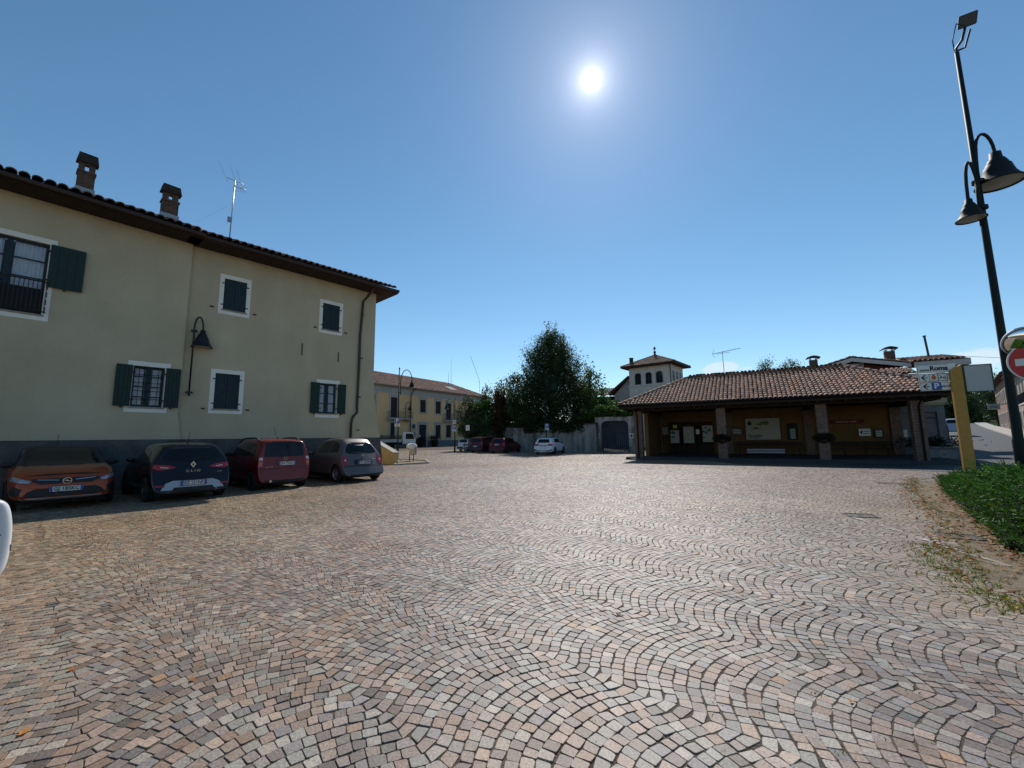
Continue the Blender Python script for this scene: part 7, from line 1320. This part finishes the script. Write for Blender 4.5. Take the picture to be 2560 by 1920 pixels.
brk = mat('street_brick', (.24, .10, .065), .9, brick=((.17, .075, .05), (.28, .23, .18), 1.0), nz=(2, .2)); pinkr = mat('red_render', (.24, .05, .04), .9, nz=(2, .15)); crm = mat('cream_render', (.26, .22, .17), .9, nz=(2, .15)); greenw = mat('green_render', (.045, .085, .027), .9, nz=(2, .2)); greyh = mat('grey_house_render', (.09, .085, .08), .9, nz=(2, .2))
street_house(-3.2, 6.2, 5.3, greenw, 'green painted house nearest on the right, behind the tall lamp post', M_['stone'], floors=2); street_house(6.4, 13.5, 5.6, brk, 'brick house with a pale balcony band next beyond the green house', M_['fascia'], bal=True)
street_house(13.7, 19.5, 6.2, greyh, 'dark grey house in the middle of the street row', M_['stone']); street_house(19.7, 31, 6.2, pinkr, 'red rendered house beyond the dark grey one', M_['fascia'], bal=True); street_house(31.2, 46, 6.6, crm, 'cream and brick house far along the side street', M_['fascia']); street_house(46.2, 75, 7, brk, 'farthest brick house closing the street row', M_['fascia'])
# hanging shop sign
P = D(2484, 1017, 34); t = thing('hanging_sign', 'small pale shop sign hanging over the footway of the side street', 'sign', (P.x, P.y, P.z), R(-12)); m = MB(); m.bbox(-.42, .42, -.05, .05, -.24, .24, .02); m.build('board', mat('pale_green_sign', (.4, .5, .45), .5), t); m = MB(); m.tube([(-.28, -.055, .02), (-.1, -.055, .07), (.05, -.055, 0), (.25, -.055, .06)], .018, 4); m.tube([(-.25, -.055, -.1), (0, -.055, -.04), (.28, -.055, -.1)], .018, 4); m.tube([(.4, 0, .2), (1.6, 0, .25)], .03, 4); m.build('lettering', M_['postgreen'], t)
# hill and trees closing the view on the right
hm = mat('wooded_hill', (.035, .055, .022), .95, .05, nz=(.06, .5), nz2=(.3, .5)); m = MB(); n = 26; vs = []
for j in range(6):
    for i in range(n+1): a = R(30+38*i/n); d = 260+j*50; z = 1.5+d*math.tan(R(.6+ (3.6 if j > 0 else -1.0)*(.25+.75*max(0, math.sin((i/n-.25)*math.pi*1.1))) if 0 < j < 4 else -.6)); vs.append((d*math.sin(a), d*math.cos(a), z+2*math.sin(i*1.7+j)))
m.add(vs, [(j*(n+1)+i, j*(n+1)+i+1, (j+1)*(n+1)+i+1, (j+1)*(n+1)+i) for j in range(5) for i in range(n)]); tag(m.build('hill', hm, smooth=True), kind='structure')
for px, py, Y, rr, zb_, lab in ((2523, 936, 150, 11, 7, 'dark green tree behind the grey panel and the lamp post'), (2494, 950, 175, 10, 8, 'dark tree behind the roofs right of the grey panel'), (2392, 985, 110, 4.5, 2.5, 'green tree at the far end of the street between memorial wall and ochre post'), (2548, 955, 150, 9, 7, 'dark tree furthest right, behind the lamp post')):
    P = D(px, 1040, Y); z = D(px, py, Y).z; tree('street_tree', lab, P, [(zb_, rr*.6), (z*.5, rr), (z*.85, rr*.8), (z, .4)], .7, 170, 50, [(.7, .85, .9), (1, 1.1, .9), (.5, .7, .7)], clr=1.6, trunk=.4, group='trees by the side street')
# pale car far down the street
g = D(2389, 1083, 44); cr = Car('parked_hatchback', 'pale silver car standing in the side street beyond the memorial wall', (g.x, g.y, g.z), RF.rot, hatch(4.1, 1.75, 1.5), {'body': paint('silver_paint', (.45, .48, .52), .4, .3)}, grp='parked cars', cut=False); cr.decal('rear_window', [(-.55, 1.02), (-.46, 1.36), (.46, 1.36), (.55, 1.02)], 'B', M_['carglass']); cr.both('side_window', [(-1.15, 1.03), (-.95, 1.32), (.2, 1.38), (.75, .98)], M_['carglass'])
# overhead cable
m = MB(); a = D(2400, 890, 38); b = D(2620, 892, 38); m.tube([a, a.lerp(b, .5)-Vector((0, 0, .15)), b], .015, 4); tag(m.build('overhead_cable', M_['black']), 'thin black cable from the brown house roof to the right edge', 'cable')
# ================================================================== JUNIPER HEDGE
def juniper():
    he = hedge_edge; t = thing('juniper_hedge', 'low feathery bright green juniper hedge at the right edge of the square', 'hedge', (0, 0, 0)); back = [(19.2, 19.2), (30, 21), (30, 6), (14, 1.5)]; poly = [(p.x, p.y) for p in he]+[(24, 2), (30, 9), (16, 12.3), (12.2, 12.2)]
    ed = np.array([(p.x, p.y) for p in he])
    def dist(P):
        d = np.full(len(P), 9.)
        for i in range(len(ed)-1):
            a, b = ed[i], ed[i+1]; ab = b-a; t_ = np.clip(((P-a)@ab)/(ab@ab), 0, 1); d = np.minimum(d, np.linalg.norm(P-(a+t_[:, None]*ab), axis=1))
        return d
    n = 62000; P = np.column_stack([rng.uniform(5, 20, n*2), rng.uniform(2.5, 13, n*2)]); P = P[inpoly(P[:, 0], P[:, 1], poly)]; ds = dist(P); w = np.exp(-ds/3.0)+.25+.9*np.exp(-ds/.15); P = P[rng.random(len(P)) < w]; ds = dist(P)
    hh = np.clip(1.5-.104*P[:, 1], .25, .76)*np.clip(ds/.14, 0, 1)**.5*(1+.20*np.sin(P[:, 0]*3.1+P[:, 1])*np.sin(P[:, 1]*2.7)+.20*np.sin(P[:, 0]*7.3-P[:, 1]*3.1)*np.sin(P[:, 1]*8.1+1)); nb = len(P); side = rng.random(nb) < np.where(ds < .3, .75, .0); z = np.where(side, hh*(.25+.75*rng.random(nb)), hh*(.72+.28*rng.random(nb)))
    # each spray: a long narrow needle-clad shoot fanning outwards and up
    g = np.column_stack([P, z]); di = np.column_stack([rng.normal(-.35, .55, nb), rng.normal(-.3, .55, nb), rng.uniform(-.1, .75, nb)]); di /= np.linalg.norm(di, axis=1)[:, None]; L = rng.uniform(.08, .19, nb)[:, None]
    V = []; Cc = []; base = np.array([(1, 1, 1), (1.4, 1.5, .9), (.6, .7, .8), (1.7, 2.0, 1.1), (.8, 1.1, .9)])[rng.integers(0, 5, nb)]*rng.uniform(.75, 1.25, (nb, 1)); deadm = rng.random(nb) < .012; base[deadm] = (3.2, 1.3, .8)
    sd_ = np.cross(di, rng.normal(size=(nb, 3))); sd_ /= np.linalg.norm(sd_, axis=1)[:, None]; up_ = np.cross(di, sd_)
    for k in range(5):
        f0 = k/5.; o = g+di*L*f0; s_ = (sd_ if k % 2 else up_)*(1 if k in (0, 1, 4) else -1); tip = o+di*L*.45+s_*L*.22*(1-f0*.5); w_ = np.cross(di, s_)*.0075
        V.append(np.stack([o-w_, o+w_, tip+w_*.5, tip-w_*.5], 1)); Cc.append(np.repeat(base[:, None, :], 4, 1))
    V = np.concatenate(V).reshape(-1, 3); Cc = np.concatenate(Cc).reshape(-1, 3); V[:, 2] = np.maximum(V[:, 2], .0)
    npmesh('foliage', V, np.arange(len(V)).reshape(-1, 4), Cc, mat('juniper_needles', (.034, .085, .013), .6, .25, attr=True, trans=.25), t)
    # dark woody mass inside
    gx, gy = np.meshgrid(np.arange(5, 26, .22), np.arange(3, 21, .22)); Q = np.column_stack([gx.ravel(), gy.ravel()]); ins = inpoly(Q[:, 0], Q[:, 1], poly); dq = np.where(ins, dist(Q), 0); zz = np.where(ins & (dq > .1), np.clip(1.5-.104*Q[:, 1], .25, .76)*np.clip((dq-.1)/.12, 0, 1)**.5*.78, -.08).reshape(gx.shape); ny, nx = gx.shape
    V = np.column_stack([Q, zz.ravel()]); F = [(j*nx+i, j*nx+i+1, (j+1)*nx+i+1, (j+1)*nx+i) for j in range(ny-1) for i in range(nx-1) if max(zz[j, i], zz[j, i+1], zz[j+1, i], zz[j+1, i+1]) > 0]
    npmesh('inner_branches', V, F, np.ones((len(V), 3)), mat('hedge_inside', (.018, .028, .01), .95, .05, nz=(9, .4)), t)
juniper()
